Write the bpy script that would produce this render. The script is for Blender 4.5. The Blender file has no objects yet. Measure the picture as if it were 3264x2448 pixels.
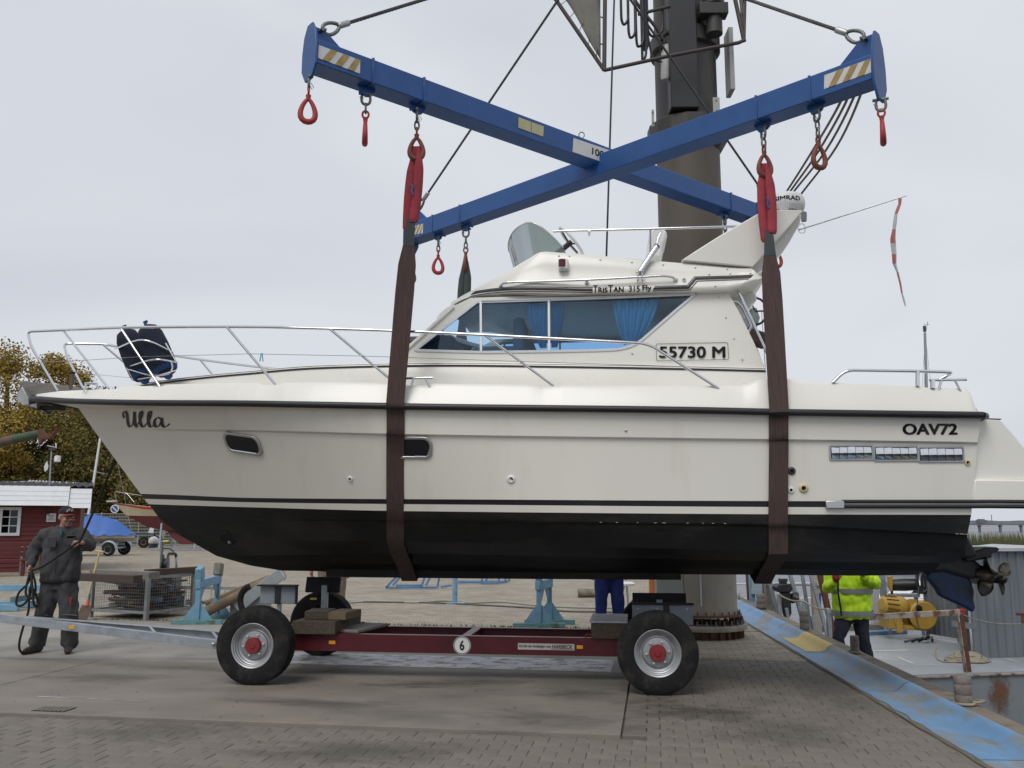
import bpy, bmesh, math, random
import numpy as np
from mathutils import Vector, Matrix, noise
from mathutils.bvhtree import BVHTree
R = math.radians
SC = bpy.context.scene
COL = SC.collection
random.seed(7)

# ------------------------------------------------------------------ camera, sky, sun, exposure
FPX, CX, CY, CAM_H = 2850.0, 1632.0, 1224.0, 1.56      # photo is 3264 x 2448
PITCH = math.atan((1664 - CY) / FPX)
cam = bpy.data.cameras.new('camera')
cam.sensor_width = 36.0
cam.lens = 36.0 * FPX / 3264.0
cam.clip_start = 0.05
cam.clip_end = 8000
camo = bpy.data.objects.new('camera', cam)
COL.objects.link(camo)
camo.location = (0, 0, CAM_H)
camo.rotation_euler = (R(90) + PITCH, 0, 0)
SC.camera = camo

SUN_EL, SUN_AZ = 52.0, 205.0        # high soft sun behind the camera, a little to its left
world = bpy.data.worlds.new('World')
SC.world = world
world.use_nodes = True
wn = world.node_tree
wn.nodes.clear()
def N(tree, t, **kw):
    n = tree.nodes.new(t)
    for k, v in kw.items():
        setattr(n, k, v)
    return n
sky = N(wn, 'ShaderNodeTexSky', sky_type='NISHITA', sun_disc=False)
sky.sun_elevation = R(SUN_EL)
sky.sun_rotation = R(SUN_AZ)
sky.air_density = 1.0
sky.dust_density = 3.0
skyb = N(wn, 'ShaderNodeBackground')
skyb.inputs[1].default_value = 0.06
wn.links.new(sky.outputs[0], skyb.inputs[0])
tc = N(wn, 'ShaderNodeTexCoord')
mp = N(wn, 'ShaderNodeMapping')
mp.inputs['Scale'].default_value = (1.0, 1.0, 2.6)
wn.links.new(tc.outputs['Generated'], mp.inputs[0])
cl = N(wn, 'ShaderNodeTexNoise')
cl.inputs['Scale'].default_value = 1.3
cl.inputs['Detail'].default_value = 3.5
cl.inputs['Roughness'].default_value = 0.48
cl.inputs['Distortion'].default_value = 0.6
wn.links.new(mp.outputs[0], cl.inputs['Vector'])
cr = N(wn, 'ShaderNodeValToRGB')
cr.color_ramp.elements[0].position = 0.28
cr.color_ramp.elements[0].color = (0.59, 0.63, 0.705, 1)
cr.color_ramp.elements[1].position = 0.72
cr.color_ramp.elements[1].color = (0.76, 0.785, 0.835, 1)
wn.links.new(cl.outputs['Fac'], cr.inputs[0])
clb = N(wn, 'ShaderNodeBackground')
clb.inputs[1].default_value = 1.0
wn.links.new(cr.outputs[0], clb.inputs[0])
wmix = N(wn, 'ShaderNodeMixShader')
wmix.inputs[0].default_value = 0.95            # the overcast lets little of the clear sky through
wn.links.new(skyb.outputs[0], wmix.inputs[1])
wn.links.new(clb.outputs[0], wmix.inputs[2])
wo = N(wn, 'ShaderNodeOutputWorld')
wn.links.new(wmix.outputs[0], wo.inputs[0])

sun = bpy.data.lights.new('sun', 'SUN')
sun.energy = 1.5
sun.angle = R(32)
sun.color = (1.0, 0.965, 0.91)
suno = bpy.data.objects.new('sun', sun)
COL.objects.link(suno)
_az = R(SUN_AZ)
_sd = Vector((math.sin(_az) * math.cos(R(SUN_EL)), math.cos(_az) * math.cos(R(SUN_EL)), math.sin(R(SUN_EL))))
suno.rotation_euler = _sd.to_track_quat('Z', 'Y').to_euler()
suno.location = (0, 0, 30)

SC.view_settings.view_transform = 'Standard'
SC.view_settings.look = 'None'
SC.view_settings.exposure = 0.0
SC.view_settings.gamma = 1.0
SC.view_settings.use_curve_mapping = False
SC.render.engine = 'CYCLES'
SC.cycles.max_bounces = 8
SC.cycles.transparent_max_bounces = 16
SC.cycles.caustics_reflective = False
SC.cycles.caustics_refractive = False

# ------------------------------------------------------------------ measuring helpers (photo pixel -> place)
CAM = Vector((0, 0, CAM_H))
def ray(px, py):
    a = (px - CX) / FPX
    b = (CY - py) / FPX
    return Vector((a, math.cos(PITCH) - b * math.sin(PITCH), math.sin(PITCH) + b * math.cos(PITCH)))
def G(px, py, z=0.0):
    d = ray(px, py)
    return CAM + d * ((z - CAM_H) / d.z)
def WY(px, py, Y):
    d = ray(px, py)
    return CAM + d * (Y / d.y)
def V(*a):
    return Vector(a)

# ------------------------------------------------------------------ materials
MATS = {}
def mat(name, col, rough=0.6, metal=0.0, var=0.12, scale=6.0, bump=0.0, bscale=60.0, spec=0.5, col2=None, c2amt=0.5, c2scale=2.0,
        coat=0.0, stretch=None, attr=None, objrand=0.0, sub=0.0):
    if name in MATS:
        return MATS[name]
    m = bpy.data.materials.new(name)
    m.use_nodes = True
    t = m.node_tree
    b = t.nodes['Principled BSDF']
    tcn = N(t, 'ShaderNodeTexCoord')
    src = tcn.outputs['Object']
    if stretch:
        mpn = N(t, 'ShaderNodeMapping')
        mpn.inputs['Scale'].default_value = stretch
        t.links.new(src, mpn.inputs[0])
        src = mpn.outputs[0]
    nz = N(t, 'ShaderNodeTexNoise')
    nz.inputs['Scale'].default_value = scale
    nz.inputs['Detail'].default_value = 6.0
    t.links.new(src, nz.inputs['Vector'])
    mr = N(t, 'ShaderNodeMapRange')
    mr.inputs[1].default_value = 0.25
    mr.inputs[2].default_value = 0.75
    mr.inputs[3].default_value = 1 - var
    mr.inputs[4].default_value = 1 + var
    t.links.new(nz.outputs['Fac'], mr.inputs[0])
    base = N(t, 'ShaderNodeRGB')
    base.outputs[0].default_value = (*col, 1)
    cout = base.outputs[0]
    if col2 is not None:
        n2 = N(t, 'ShaderNodeTexNoise')
        n2.inputs['Scale'].default_value = c2scale
        n2.inputs['Detail'].default_value = 8.0
        n2.inputs['Roughness'].default_value = 0.65
        t.links.new(src, n2.inputs['Vector'])
        r2 = N(t, 'ShaderNodeMapRange')
        r2.inputs[1].default_value = 1.0 - c2amt - 0.06
        r2.inputs[2].default_value = 1.0 - c2amt + 0.06
        t.links.new(n2.outputs['Fac'], r2.inputs[0])
        mx = N(t, 'ShaderNodeMix', data_type='RGBA')
        t.links.new(r2.outputs[0], mx.inputs[0])
        t.links.new(cout, mx.inputs[6])
        mx.inputs[7].default_value = (*col2, 1)
        cout = mx.outputs[2]
    if attr:
        at = N(t, 'ShaderNodeAttribute', attribute_name=attr)
        mx = N(t, 'ShaderNodeMix', data_type='RGBA', blend_type='MULTIPLY')
        mx.inputs[0].default_value = 1.0
        t.links.new(cout, mx.inputs[6])
        t.links.new(at.outputs['Color'], mx.inputs[7])
        cout = mx.outputs[2]
    if objrand:
        oi = N(t, 'ShaderNodeObjectInfo')
        ro = N(t, 'ShaderNodeMapRange')
        ro.inputs[3].default_value = 1 - objrand
        ro.inputs[4].default_value = 1 + objrand
        t.links.new(oi.outputs['Random'], ro.inputs[0])
        mm = N(t, 'ShaderNodeMath', operation='MULTIPLY')
        t.links.new(mr.outputs[0], mm.inputs[0])
        t.links.new(ro.outputs[0], mm.inputs[1])
        mrout = mm.outputs[0]
    else:
        mrout = mr.outputs[0]
    vm = N(t, 'ShaderNodeVectorMath', operation='SCALE')
    t.links.new(cout, vm.inputs[0])
    t.links.new(mrout, vm.inputs['Scale'])
    t.links.new(vm.outputs[0], b.inputs['Base Color'])
    b.inputs['Roughness'].default_value = rough
    b.inputs['Metallic'].default_value = metal
    b.inputs['Specular IOR Level'].default_value = spec
    if coat:
        b.inputs['Coat Weight'].default_value = coat
        b.inputs['Coat Roughness'].default_value = 0.12
    if rough > 0.12:
        rr = N(t, 'ShaderNodeMapRange')
        rr.inputs[3].default_value = max(0.03, rough - 0.10)
        rr.inputs[4].default_value = min(1, rough + 0.10)
        t.links.new(nz.outputs['Fac'], rr.inputs[0])
        t.links.new(rr.outputs[0], b.inputs['Roughness'])
    if bump:
        nb = N(t, 'ShaderNodeTexNoise')
        nb.inputs['Scale'].default_value = bscale
        nb.inputs['Detail'].default_value = 4.0
        t.links.new(src, nb.inputs['Vector'])
        bp = N(t, 'ShaderNodeBump')
        bp.inputs['Strength'].default_value = bump
        bp.inputs['Distance'].default_value = 0.01
        t.links.new(nb.outputs['Fac'], bp.inputs['Height'])
        t.links.new(bp.outputs[0], b.inputs['Normal'])
    MATS[name] = m
    return m

def glass_mat(name, tint, ior=1.45, rough=0.0, haze=None):
    if name in MATS:
        return MATS[name]
    m = bpy.data.materials.new(name)
    m.use_nodes = True
    t = m.node_tree
    t.nodes.clear()
    tr = N(t, 'ShaderNodeBsdfTransparent')
    tr.inputs[0].default_value = (*tint, 1)
    gl = N(t, 'ShaderNodeBsdfGlossy')
    gl.inputs['Roughness'].default_value = rough
    gl.inputs[0].default_value = (0.9, 0.95, 1, 1)
    fr = N(t, 'ShaderNodeFresnel')
    fr.inputs[0].default_value = ior
    mx = N(t, 'ShaderNodeMixShader')
    t.links.new(fr.outputs[0], mx.inputs[0])
    t.links.new(tr.outputs[0], mx.inputs[1])
    t.links.new(gl.outputs[0], mx.inputs[2])
    if haze:                                  # crazed, weathered acrylic
        df = N(t, 'ShaderNodeBsdfDiffuse')
        df.inputs[0].default_value = (*haze, 1)
        m2 = N(t, 'ShaderNodeMixShader')
        m2.inputs[0].default_value = .6
        t.links.new(mx.outputs[0], m2.inputs[1])
        t.links.new(df.outputs[0], m2.inputs[2])
        mx = m2
    o = N(t, 'ShaderNodeOutputMaterial')
    t.links.new(mx.outputs[0], o.inputs[0])
    MATS[name] = m
    return m

# ------------------------------------------------------------------ mesh helpers
PM = {}                                   # parent object name -> matrix
def thing(name, label, cat, loc=(0, 0, 0), rz=0.0, group=None, rot=None):
    o = bpy.data.objects.new(name, None)
    COL.objects.link(o)
    o.empty_display_size = 0.2
    o.location = loc
    o.rotation_euler = rot if rot else (0, 0, rz)
    o['label'] = label
    o['category'] = cat
    if group:
        o['group'] = group
    M = Matrix.LocRotScale(Vector(loc), o.rotation_euler, None)
    PM[o.name] = M
    return o
def tag(o, label, cat, group=None):
    o['label'] = label
    o['category'] = cat
    if group:
        o['group'] = group
    return o
def struct(o):
    o['kind'] = 'structure'
    return o

class MB:
    def __init__(s):
        s.v = []; s.f = []; s.m = []; s.mi = 0
    def add(s, verts, faces):
        n = len(s.v)
        s.v += [Vector(p) for p in verts]
        s.f += [tuple(i + n for i in f) for f in faces]
        s.m += [s.mi] * len(faces)
        return s
    def box(s, c, size, rot=None):
        hx, hy, hz = size[0] / 2, size[1] / 2, size[2] / 2
        vs = [Vector((x, y, z)) for x in (-hx, hx) for y in (-hy, hy) for z in (-hz, hz)]
        if rot is not None:
            if not isinstance(rot, Matrix):
                rot = Matrix.Rotation(rot, 3, 'Z')
            vs = [rot @ q for q in vs]
        c = Vector(c)
        return s.add([q + c for q in vs], [(0, 1, 3, 2), (4, 6, 7, 5), (0, 4, 5, 1), (2, 3, 7, 6), (0, 2, 6, 4), (1, 5, 7, 3)])
    def bar(s, a, b, w, h, up=(0, 0, 1)):
        a = Vector(a); b = Vector(b)
        d = (b - a).normalized()
        u = Vector(up)
        sd = d.cross(u)
        if sd.length < 1e-5:
            sd = d.cross(Vector((1, 0, 0)))
        sd.normalize()
        u = sd.cross(d).normalized()
        vs = []
        for q in (a, b):
            for i, j in ((-1, -1), (1, -1), (1, 1), (-1, 1)):
                vs.append(q + sd * (i * w / 2) + u * (j * h / 2))
        return s.add(vs, [(3, 2, 1, 0), (4, 5, 6, 7), (0, 1, 5, 4), (1, 2, 6, 5), (2, 3, 7, 6), (3, 0, 4, 7)])
    def tube(s, pts, r, seg=8, closed=False, cap=True, flat=1.0):
        pts = [Vector(q) for q in pts]
        n = len(pts)
        rs = r if isinstance(r, (list, tuple)) else [r] * n
        T = []
        for i in range(n):
            if closed:
                d = pts[(i + 1) % n] - pts[i - 1]
            else:
                d = pts[min(i + 1, n - 1)] - pts[max(i - 1, 0)]
            T.append(d.normalized() if d.length > 1e-9 else Vector((0, 0, 1)))
        ref = Vector((0, 0, 1)) if abs(T[0].z) < 0.9 else Vector((1, 0, 0))
        nn = (ref - T[0] * ref.dot(T[0])).normalized()
        vs = []
        for i in range(n):
            nn = nn - T[i] * nn.dot(T[i])
            nn = nn.normalized() if nn.length > 1e-6 else T[i].orthogonal().normalized()
            bb = T[i].cross(nn)
            for k in range(seg):
                a = 2 * math.pi * k / seg
                vs.append(pts[i] + nn * (math.cos(a) * rs[i]) + bb * (math.sin(a) * rs[i] * flat))
        fs = []
        for i in range(n if closed else n - 1):
            j = (i + 1) % n
            for k in range(seg):
                l = (k + 1) % seg
                fs.append((i * seg + k, i * seg + l, j * seg + l, j * seg + k))
        if cap and not closed:
            fs.append(tuple(reversed(range(seg))))
            fs.append(tuple((n - 1) * seg + k for k in range(seg)))
        return s.add(vs, fs)
    def lathe(s, prof, origin=(0, 0, 0), axis=(0, 0, 1), seg=24, cap=True):
        """prof: list of (radius, along)"""
        ax = Vector(axis).normalized()
        u = ax.orthogonal().normalized()
        w = ax.cross(u)
        o = Vector(origin)
        vs = []
        for r, t in prof:
            for k in range(seg):
                a = 2 * math.pi * k / seg
                vs.append(o + ax * t + u * (r * math.cos(a)) + w * (r * math.sin(a)))
        fs = []
        for i in range(len(prof) - 1):
            for k in range(seg):
                l = (k + 1) % seg
                fs.append((i * seg + k, i * seg + l, (i + 1) * seg + l, (i + 1) * seg + k))
        if cap:
            fs.append(tuple(reversed(range(seg))))
            fs.append(tuple((len(prof) - 1) * seg + k for k in range(seg)))
        return s.add(vs, fs)
    def prism(s, poly, off):
        """poly: list of 3D points, off: extrusion vector"""
        off = Vector(off)
        n = len(poly)
        a = [Vector(q) for q in poly]
        vs = a + [q + off for q in a]
        fs = [tuple(reversed(range(n))), tuple(range(n, 2 * n))]
        fs += [(i, (i + 1) % n, n + (i + 1) % n, n + i) for i in range(n)]
        return s.add(vs, fs)
    def grid(s, rows, closed_u=False):
        nr = len(rows); nc = len(rows[0])
        vs = [q for row in rows for q in row]
        fs = []
        for i in range(nr - 1):
            for j in range(nc if closed_u else nc - 1):
                k = (j + 1) % nc
                fs.append((i * nc + j, i * nc + k, (i + 1) * nc + k, (i + 1) * nc + j))
        return s.add(vs, fs)
    def ring(s, outer, inner):
        """flat ring between two same-count loops"""
        n = len(outer)
        return s.add(list(outer) + list(inner), [(i, (i + 1) % n, n + (i + 1) % n, n + i) for i in range(n)])
    def mesh(s, name, M=None):
        me = bpy.data.meshes.new(name)
        vs = [M @ q for q in s.v] if M is not None else s.v
        me.from_pydata([tuple(q) for q in vs], [], s.f)
        me.update()
        return me
    def build(s, name, mats, parent=None, world=True, smooth=30, bevel=0.0, bseg=2, fixn=True):
        M = None
        if parent is not None and world:
            M = PM[parent.name].inverted()
        me = s.mesh(name, M)
        if fixn:
            bm = bmesh.new()
            bm.from_mesh(me)
            bmesh.ops.recalc_face_normals(bm, faces=bm.faces)
            bm.to_mesh(me)
            bm.free()
        if not isinstance(mats, (list, tuple)):
            mats = [mats]
        for q in mats:
            me.materials.append(q)
        if len(mats) > 1:
            me.polygons.foreach_set('material_index', s.m)
        if smooth:
            me.polygons.foreach_set('use_smooth', [True] * len(me.polygons))
            me.set_sharp_from_angle(angle=R(smooth))
        o = bpy.data.objects.new(name, me)
        COL.objects.link(o)
        if parent is not None:
            o.parent = parent
            PM[o.name] = PM[parent.name].copy() if parent.name in PM else Matrix()
        else:
            PM[o.name] = Matrix()
        if bevel:
            bv = o.modifiers.new('bevel', 'BEVEL')
            bv.width = bevel
            bv.segments = bseg
            bv.limit_method = 'ANGLE'
            bv.angle_limit = R(40)
            bv.harden_normals = False
        return o

def cr_path(pts, n=6, closed=False):
    """Catmull-Rom through the points"""
    P = [Vector(q) for q in pts]
    out = []
    m = len(P)
    rng = range(m if closed else m - 1)
    for i in rng:
        if closed:
            a, b, c, d = P[i - 1], P[i], P[(i + 1) % m], P[(i + 2) % m]
        else:
            a = P[i - 1] if i > 0 else P[i] * 2 - P[i + 1]
            b, c = P[i], P[i + 1]
            d = P[i + 2] if i + 2 < m else P[i + 1] * 2 - P[i]
        for k in range(n):
            t = k / n
            out.append(0.5 * ((2 * b) + (c - a) * t + (2 * a - 5 * b + 4 * c - d) * t * t + (3 * b - a - 3 * c + d) * t ** 3))
    if not closed:
        out.append(P[-1])
    return out
def fillet(pts, r, n=4):
    P = [Vector(q) for q in pts]
    out = [P[0]]
    for i in range(1, len(P) - 1):
        a = (P[i - 1] - P[i]); b = (P[i + 1] - P[i])
        ra = min(r, a.length * 0.48, b.length * 0.48)
        p0 = P[i] + a.normalized() * ra
        p2 = P[i] + b.normalized() * ra
        for k in range(n + 1):
            t = k / n
            out.append(p0 * (1 - t) ** 2 + P[i] * (2 * t * (1 - t)) + p2 * t * t)
    out.append(P[-1])
    return out
def sag(a, b, s, n=12):
    a = Vector(a); b = Vector(b)
    return [a.lerp(b, k / n) - Vector((0, 0, s * 4 * (k / n) * (1 - k / n))) for k in range(n + 1)]
def rrect(w, h, r, n=5, skew=0.0):
    out = []
    for cx, cy, a0 in ((w / 2 - r, h / 2 - r, 0), (-w / 2 + r, h / 2 - r, 90), (-w / 2 + r, -h / 2 + r, 180), (w / 2 - r, -h / 2 + r, 270)):
        for k in range(n + 1):
            a = R(a0 + 90 * k / n)
            y = cy + r * math.sin(a)
            out.append((cx + r * math.cos(a) + skew * y, y))
    return out
def basis(o, x, z):
    """matrix with origin o, x axis along x, z axis along z"""
    z = Vector(z).normalized()
    x = Vector(x)
    x = (x - z * x.dot(z)).normalized()
    y = z.cross(x)
    M = Matrix.Identity(4)
    for i in range(3):
        M[i][0] = x[i]; M[i][1] = y[i]; M[i][2] = z[i]; M[i][3] = o[i]
    return M
def text_mesh(body, size, bold=0.0, shear=0.0, extrude=0.0, space=1.0, align='LEFT'):
    c = bpy.data.curves.new('text', 'FONT')
    c.body = body
    c.size = size
    c.shear = shear
    c.extrude = extrude
    c.space_character = space
    c.align_x = align
    c.resolution_u = 4
    c.fill_mode = 'FRONT' if extrude == 0 else 'BOTH'
    o = bpy.data.objects.new('text_tmp', c)
    COL.objects.link(o)
    dg = bpy.context.evaluated_depsgraph_get()
    me = bpy.data.meshes.new_from_object(o.evaluated_get(dg))
    vs = [v.co.copy() for v in me.vertices]
    fs = [tuple(p.vertices) for p in me.polygons]
    bpy.data.objects.remove(o)
    bpy.data.curves.remove(c)
    bpy.data.meshes.remove(me)
    return vs, fs
def fit_text(body, w, h, **kw):
    """text vertices scaled into a w x h box whose lower left corner is 0,0"""
    bold = kw.pop('bold', 0)
    vs, fs = text_mesh(body, 1.0, **kw)
    if bold:                                  # heavier strokes: the same outline repeated a hair apart
        n, v0, f0 = len(vs), list(vs), list(fs)
        for k, (dx, dy) in enumerate(((-1, 0), (1, 0), (0, .6), (0, -.6), (-.7, .5), (.7, -.5), (.7, .5), (-.7, -.5))):
            vs += [q + Vector((dx * bold, dy * bold, 0)) for q in v0]
            fs += [tuple(i + n * (k + 1) for i in f) for f in f0]
    x0 = min(q.x for q in vs); x1 = max(q.x for q in vs)
    y0 = min(q.y for q in vs); y1 = max(q.y for q in vs)
    return [Vector(((q.x - x0) / (x1 - x0) * w, (q.y - y0) / (y1 - y0) * h, 0)) for q in vs], fs
def remeshed(mb, name, voxel=0.015, smooth=6, mats=None, parent=None, world=True, wrinkle=0.0, wscale=9.0, seed=0):
    """fuse overlapping closed pieces into one continuous skin"""
    me = mb.mesh('tmp')
    o = bpy.data.objects.new('tmp', me)
    COL.objects.link(o)
    rm = o.modifiers.new('r', 'REMESH')
    rm.mode = 'VOXEL'
    rm.voxel_size = voxel
    sm = o.modifiers.new('s', 'SMOOTH')
    sm.iterations = smooth
    sm.factor = 0.5
    dg = bpy.context.evaluated_depsgraph_get()
    m2 = bpy.data.meshes.new_from_object(o.evaluated_get(dg))
    bpy.data.objects.remove(o)
    bpy.data.meshes.remove(me)
    m2.name = name
    if wrinkle:
        nr = [v.normal.copy() for v in m2.vertices]
        for v, n in zip(m2.vertices, nr):
            q = v.co * wscale + Vector((seed, seed * 1.7, 0))
            q.z *= 0.62
            a = abs(noise.noise(q)) * 1.6 - 0.45 + 0.5 * noise.noise(q * 2.3)
            v.co += n * (a * wrinkle)
    if parent is not None and world:
        m2.transform(PM[parent.name].inverted())
    for q in (mats if isinstance(mats, (list, tuple)) else [mats]):
        m2.materials.append(q)
    m2.polygons.foreach_set('use_smooth', [True] * len(m2.polygons))
    m2.update()
    r = bpy.data.objects.new(name, m2)
    COL.objects.link(r)
    if parent is not None:
        r.parent = parent
    PM[r.name] = PM[parent.name].copy() if parent is not None else Matrix()
    return r
def loft(mb, secs, seg=14):
    """secs: (center, rx, ry, rot matrix or None) closed elliptical sections along a body or limb"""
    rows = []
    for c, rx, ry, M in secs:
        row = []
        for k in range(seg):
            a = 2 * math.pi * k / seg
            q = Vector((rx * math.cos(a), ry * math.sin(a), 0))
            row.append(Vector(c) + (M @ q if M is not None else q))
        rows.append(row)
    n0 = len(mb.v)
    mb.grid(rows, closed_u=True)
    mb.f.append(tuple(n0 + k for k in reversed(range(seg)))); mb.m.append(mb.mi)
    e = n0 + (len(rows) - 1) * seg
    mb.f.append(tuple(e + k for k in range(seg))); mb.m.append(mb.mi)
def copy_tree(o, parent=None):
    c = o.copy()
    COL.objects.link(c)
    c.parent = parent
    for ch in list(o.children):
        if ch.name != c.name:
            copy_tree(ch, c)
    return c
# ================================================================== GROUND, QUAY, WATER
TH = R(9)
U = Vector((math.cos(TH), -math.sin(TH), 0))
WV = Vector((math.sin(TH), math.cos(TH), 0))
def L(s, t, z=0.0):
    return U * s + WV * t + Vector((0, 0, z))
def QX(Y):                          # inner edge of the blue quay strip
    return 3.06 + 0.072 * (Y - 6.18)
QDIR = Vector((0.072, 1, 0)).normalized()
QN = Vector((1, -0.072, 0)).normalized()
def Q(Y, q, z=0.0):                  # q metres outward from the inner edge
    return Vector((QX(Y), Y, 0)) + QN * q + Vector((0, 0, z))

def paver_sheet_mat():
    m = mat('paver_sheet', (0.31, 0.275, 0.22), rough=0.78, var=0.18, scale=0.9)
    t = m.node_tree
    b = t.nodes['Principled BSDF']
    tcn = N(t, 'ShaderNodeTexCoord')
    mpn = N(t, 'ShaderNodeMapping')
    mpn.inputs['Rotation'].default_value = (0, 0, TH)
    t.links.new(tcn.outputs['Object'], mpn.inputs[0])
    br = N(t, 'ShaderNodeTexBrick')
    br.inputs['Scale'].default_value = 1.0
    br.inputs['Brick Width'].default_value = 0.20
    br.inputs['Row Height'].default_value = 0.14
    br.inputs['Mortar Size'].default_value = 0.006
    br.inputs['Mortar Smooth'].default_value = 0.4
    br.inputs['Bias'].default_value = 0.0
    br.inputs['Color1'].default_value = (0.82, 0.80, 0.78, 1)
    br.inputs['Color2'].default_value = (1.12, 1.10, 1.06, 1)
    br.inputs['Mortar'].default_value = (0.42, 0.40, 0.36, 1)
    t.links.new(mpn.outputs[0], br.inputs['Vector'])
    old = b.inputs['Base Color'].links[0].from_socket
    mx = N(t, 'ShaderNodeMix', data_type='RGBA', blend_type='MULTIPLY')
    mx.inputs[0].default_value = 1.0
    t.links.new(old, mx.inputs[6])
    t.links.new(br.outputs['Color'], mx.inputs[7])
    t.links.new(mx.outputs[2], b.inputs['Base Color'])
    bp = N(t, 'ShaderNodeBump')
    bp.inputs['Strength'].default_value = 0.5
    bp.inputs['Distance'].default_value = 0.006
    bp.invert = True
    t.links.new(br.outputs['Fac'], bp.inputs['Height'])
    t.links.new(bp.outputs[0], b.inputs['Normal'])
    return m
M_SHEET = paver_sheet_mat()
M_JOINT = mat('joint_sand', (0.15, 0.135, 0.112), rough=0.95, var=0.3, scale=9, bump=0.4, bscale=150)
M_PAVER = mat('paver_stone', (0.186, 0.165, 0.138), rough=0.74, var=0.24, scale=3.0, bump=0.35, bscale=240, col2=(0.15, 0.134, 0.112), c2amt=0.44, c2scale=0.8, objrand=0.08)
M_CONC = mat('concrete_slab', (0.22, 0.196, 0.165), rough=0.72, var=0.20, scale=1.3, bump=0.25, bscale=120, col2=(0.165, 0.15, 0.13), c2amt=0.42, c2scale=0.55, stretch=(1, 1.6, 1))
M_CONC2 = mat('concrete_slab_pale', (0.30, 0.28, 0.25), rough=0.75, var=0.18, scale=1.6, bump=0.2, bscale=120, col2=(0.21, 0.195, 0.17), c2amt=0.42, c2scale=0.7)
M_WPAINT = mat('worn_white_paint', (0.66, 0.67, 0.70), rough=0.7, var=0.12, scale=4, col2=(0.24, 0.22, 0.19), c2amt=0.455, c2scale=4.5, stretch=(1, 1.5, 1))
M_EARTH = mat('earth', (0.13, 0.115, 0.085), rough=0.95, var=0.3, scale=1.5, bump=0.4, bscale=30)

gm = MB()
gm.add([V(-900, -40, -.03), Q(-40, .30, -.03), Q(48, .30, -.03), V(-12, 60, -.03), V(-60, 900, -.03), V(-900, 900, -.03)], [(0, 1, 2, 3, 4, 5)])
ground = struct(gm.build('ground', M_JOINT, smooth=0))
ym = MB()
ym.add([L(-60, 13.65, .0), L(1.55, 13.65, .0), Q(13.3, .03, .0), Q(47, .03, .0), V(-12, 58, .0), V(-60, 90, 0), V(-80, 90, .0)], [(0, 1, 2, 3, 4, 5, 6)])
ym.add([L(-.115, 10.965, .0), Q(10.45, .03, .0), Q(13.3, .03, .0), L(1.55, 13.65, .0), L(-.115, 13.65, .0)], [(0, 1, 2, 3, 4)])
yard = struct(ym.build('yard_paving', M_SHEET, smooth=0))
# the concrete lanes the trailers run on, slab by slab
lane = struct(MB().box(L(-13.12, 10.35, -.06), (26, 6.7, .05), -TH).build('concrete_lane', M_CONC, smooth=0))
for t0, t1, cuts, m in ((6.985, 9.735, (-26, -12.4, -6.3, -.29), M_CONC), (9.755, 11.05, (-26, -9.5, -3.9, -.13), M_CONC2), (11.07, 13.64, (-26, -13, -7.2, -1.9, -.13), M_CONC2)):
    for a, b in zip(cuts, cuts[1:]):
        mbx = MB().box(L((a + b) / 2 + .004, (t0 + t1) / 2, -.049), (b - a - .016, t1 - t0, .1), -TH)
        o = mbx.build('slab', m, lane, bevel=0.003, bseg=1)
# the row of header stones along the lane's end and front
hm = MB().box(L(0, 0, 0), (.29, .138, .09))
for k in range(19, 47):
    e_ = -.107 if k % 2 == 0 else -.006
    o = MB().box(L((-.277 + e_) / 2, 4.4 + k * .14, -.0455), (e_ + .277, .136, .09), -TH + random.uniform(-.006, .006)).build('header_stone', M_PAVER, lane, bevel=.004, bseg=1)
wp = MB()
wp.add([L(-4.6, 9.80, .0035), L(-.5, 9.79, .0035), L(-.5, 10.62, .0035), L(-4.3, 10.66, .0035)], [(0, 1, 2, 3)])
wp.build('white_paint', M_WPAINT, lane, smooth=0)
a, b = G(120, 2219, .0035), G(470, 2235, .0035)
n = (b - a).normalized().cross(V(0, 0, 1))
wp = MB()
wp.add([a - n * .006, b - n * .004, b + n * .006, a + n * .010], [(0, 1, 2, 3)])
wp.build('paint_mark', M_WPAINT, lane, smooth=0)
# slotted drain grate
dg0 = G(172, 2262, 0)
drain = thing('drain_grate', 'small slotted iron drain grate in the concrete at lower left', 'drain', tuple(dg0))
M_IRON = mat('cast_iron', (0.06, 0.055, 0.05), rough=0.6, metal=0.6, var=.3, scale=20)
M_BLACKHOLE = mat('dark_gap', (0.008, 0.008, 0.008), rough=1, var=0)
MB().box(dg0 + V(0, 0, .0025), (.30, .17, .005), -TH).build('pit', M_BLACKHOLE, drain, smooth=0)
for k in range(8):
    MB().box(dg0 + U * (-.135 + k * .0385) + V(0, 0, .0075), (.021, .165, .006), -TH - .5 * 0).build('grate_bar', M_CONC, drain, smooth=0)

# pavers: double-T stones with real joints
HL, HW, NW = .0990, .0820, .0574
PO = [(-HL, -HW), (-.052, -HW), (-.034, -NW), (.034, -NW), (.052, -HW), (HL, -HW), (HL, HW), (.052, HW), (.034, NW), (-.034, NW), (-.052, HW), (-HL, HW)]
def paver_geo(mb, M, tilt=None):
    n = len(PO)
    vs = []
    for x, y in PO:
        vs.append(M @ Vector((x - .004 * (1 if x > 0 else -1), y - .004 * (1 if y > 0 else -1), 0)))
    for x, y in PO:
        vs.append(M @ Vector((x, y, -.004)))
    for x, y in PO:
        vs.append(M @ Vector((x, y, -.03)))
    fs = [tuple(range(n))]
    for r in (0, n):
        fs += [(r + i, r + n + i, r + n + (i + 1) % n, r + (i + 1) % n) for i in range(n)]
    mb.add(vs, fs)
pv = []
rot = Matrix.Rotation(-TH, 4, 'Z')
row = 0
t = 4.4
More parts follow.
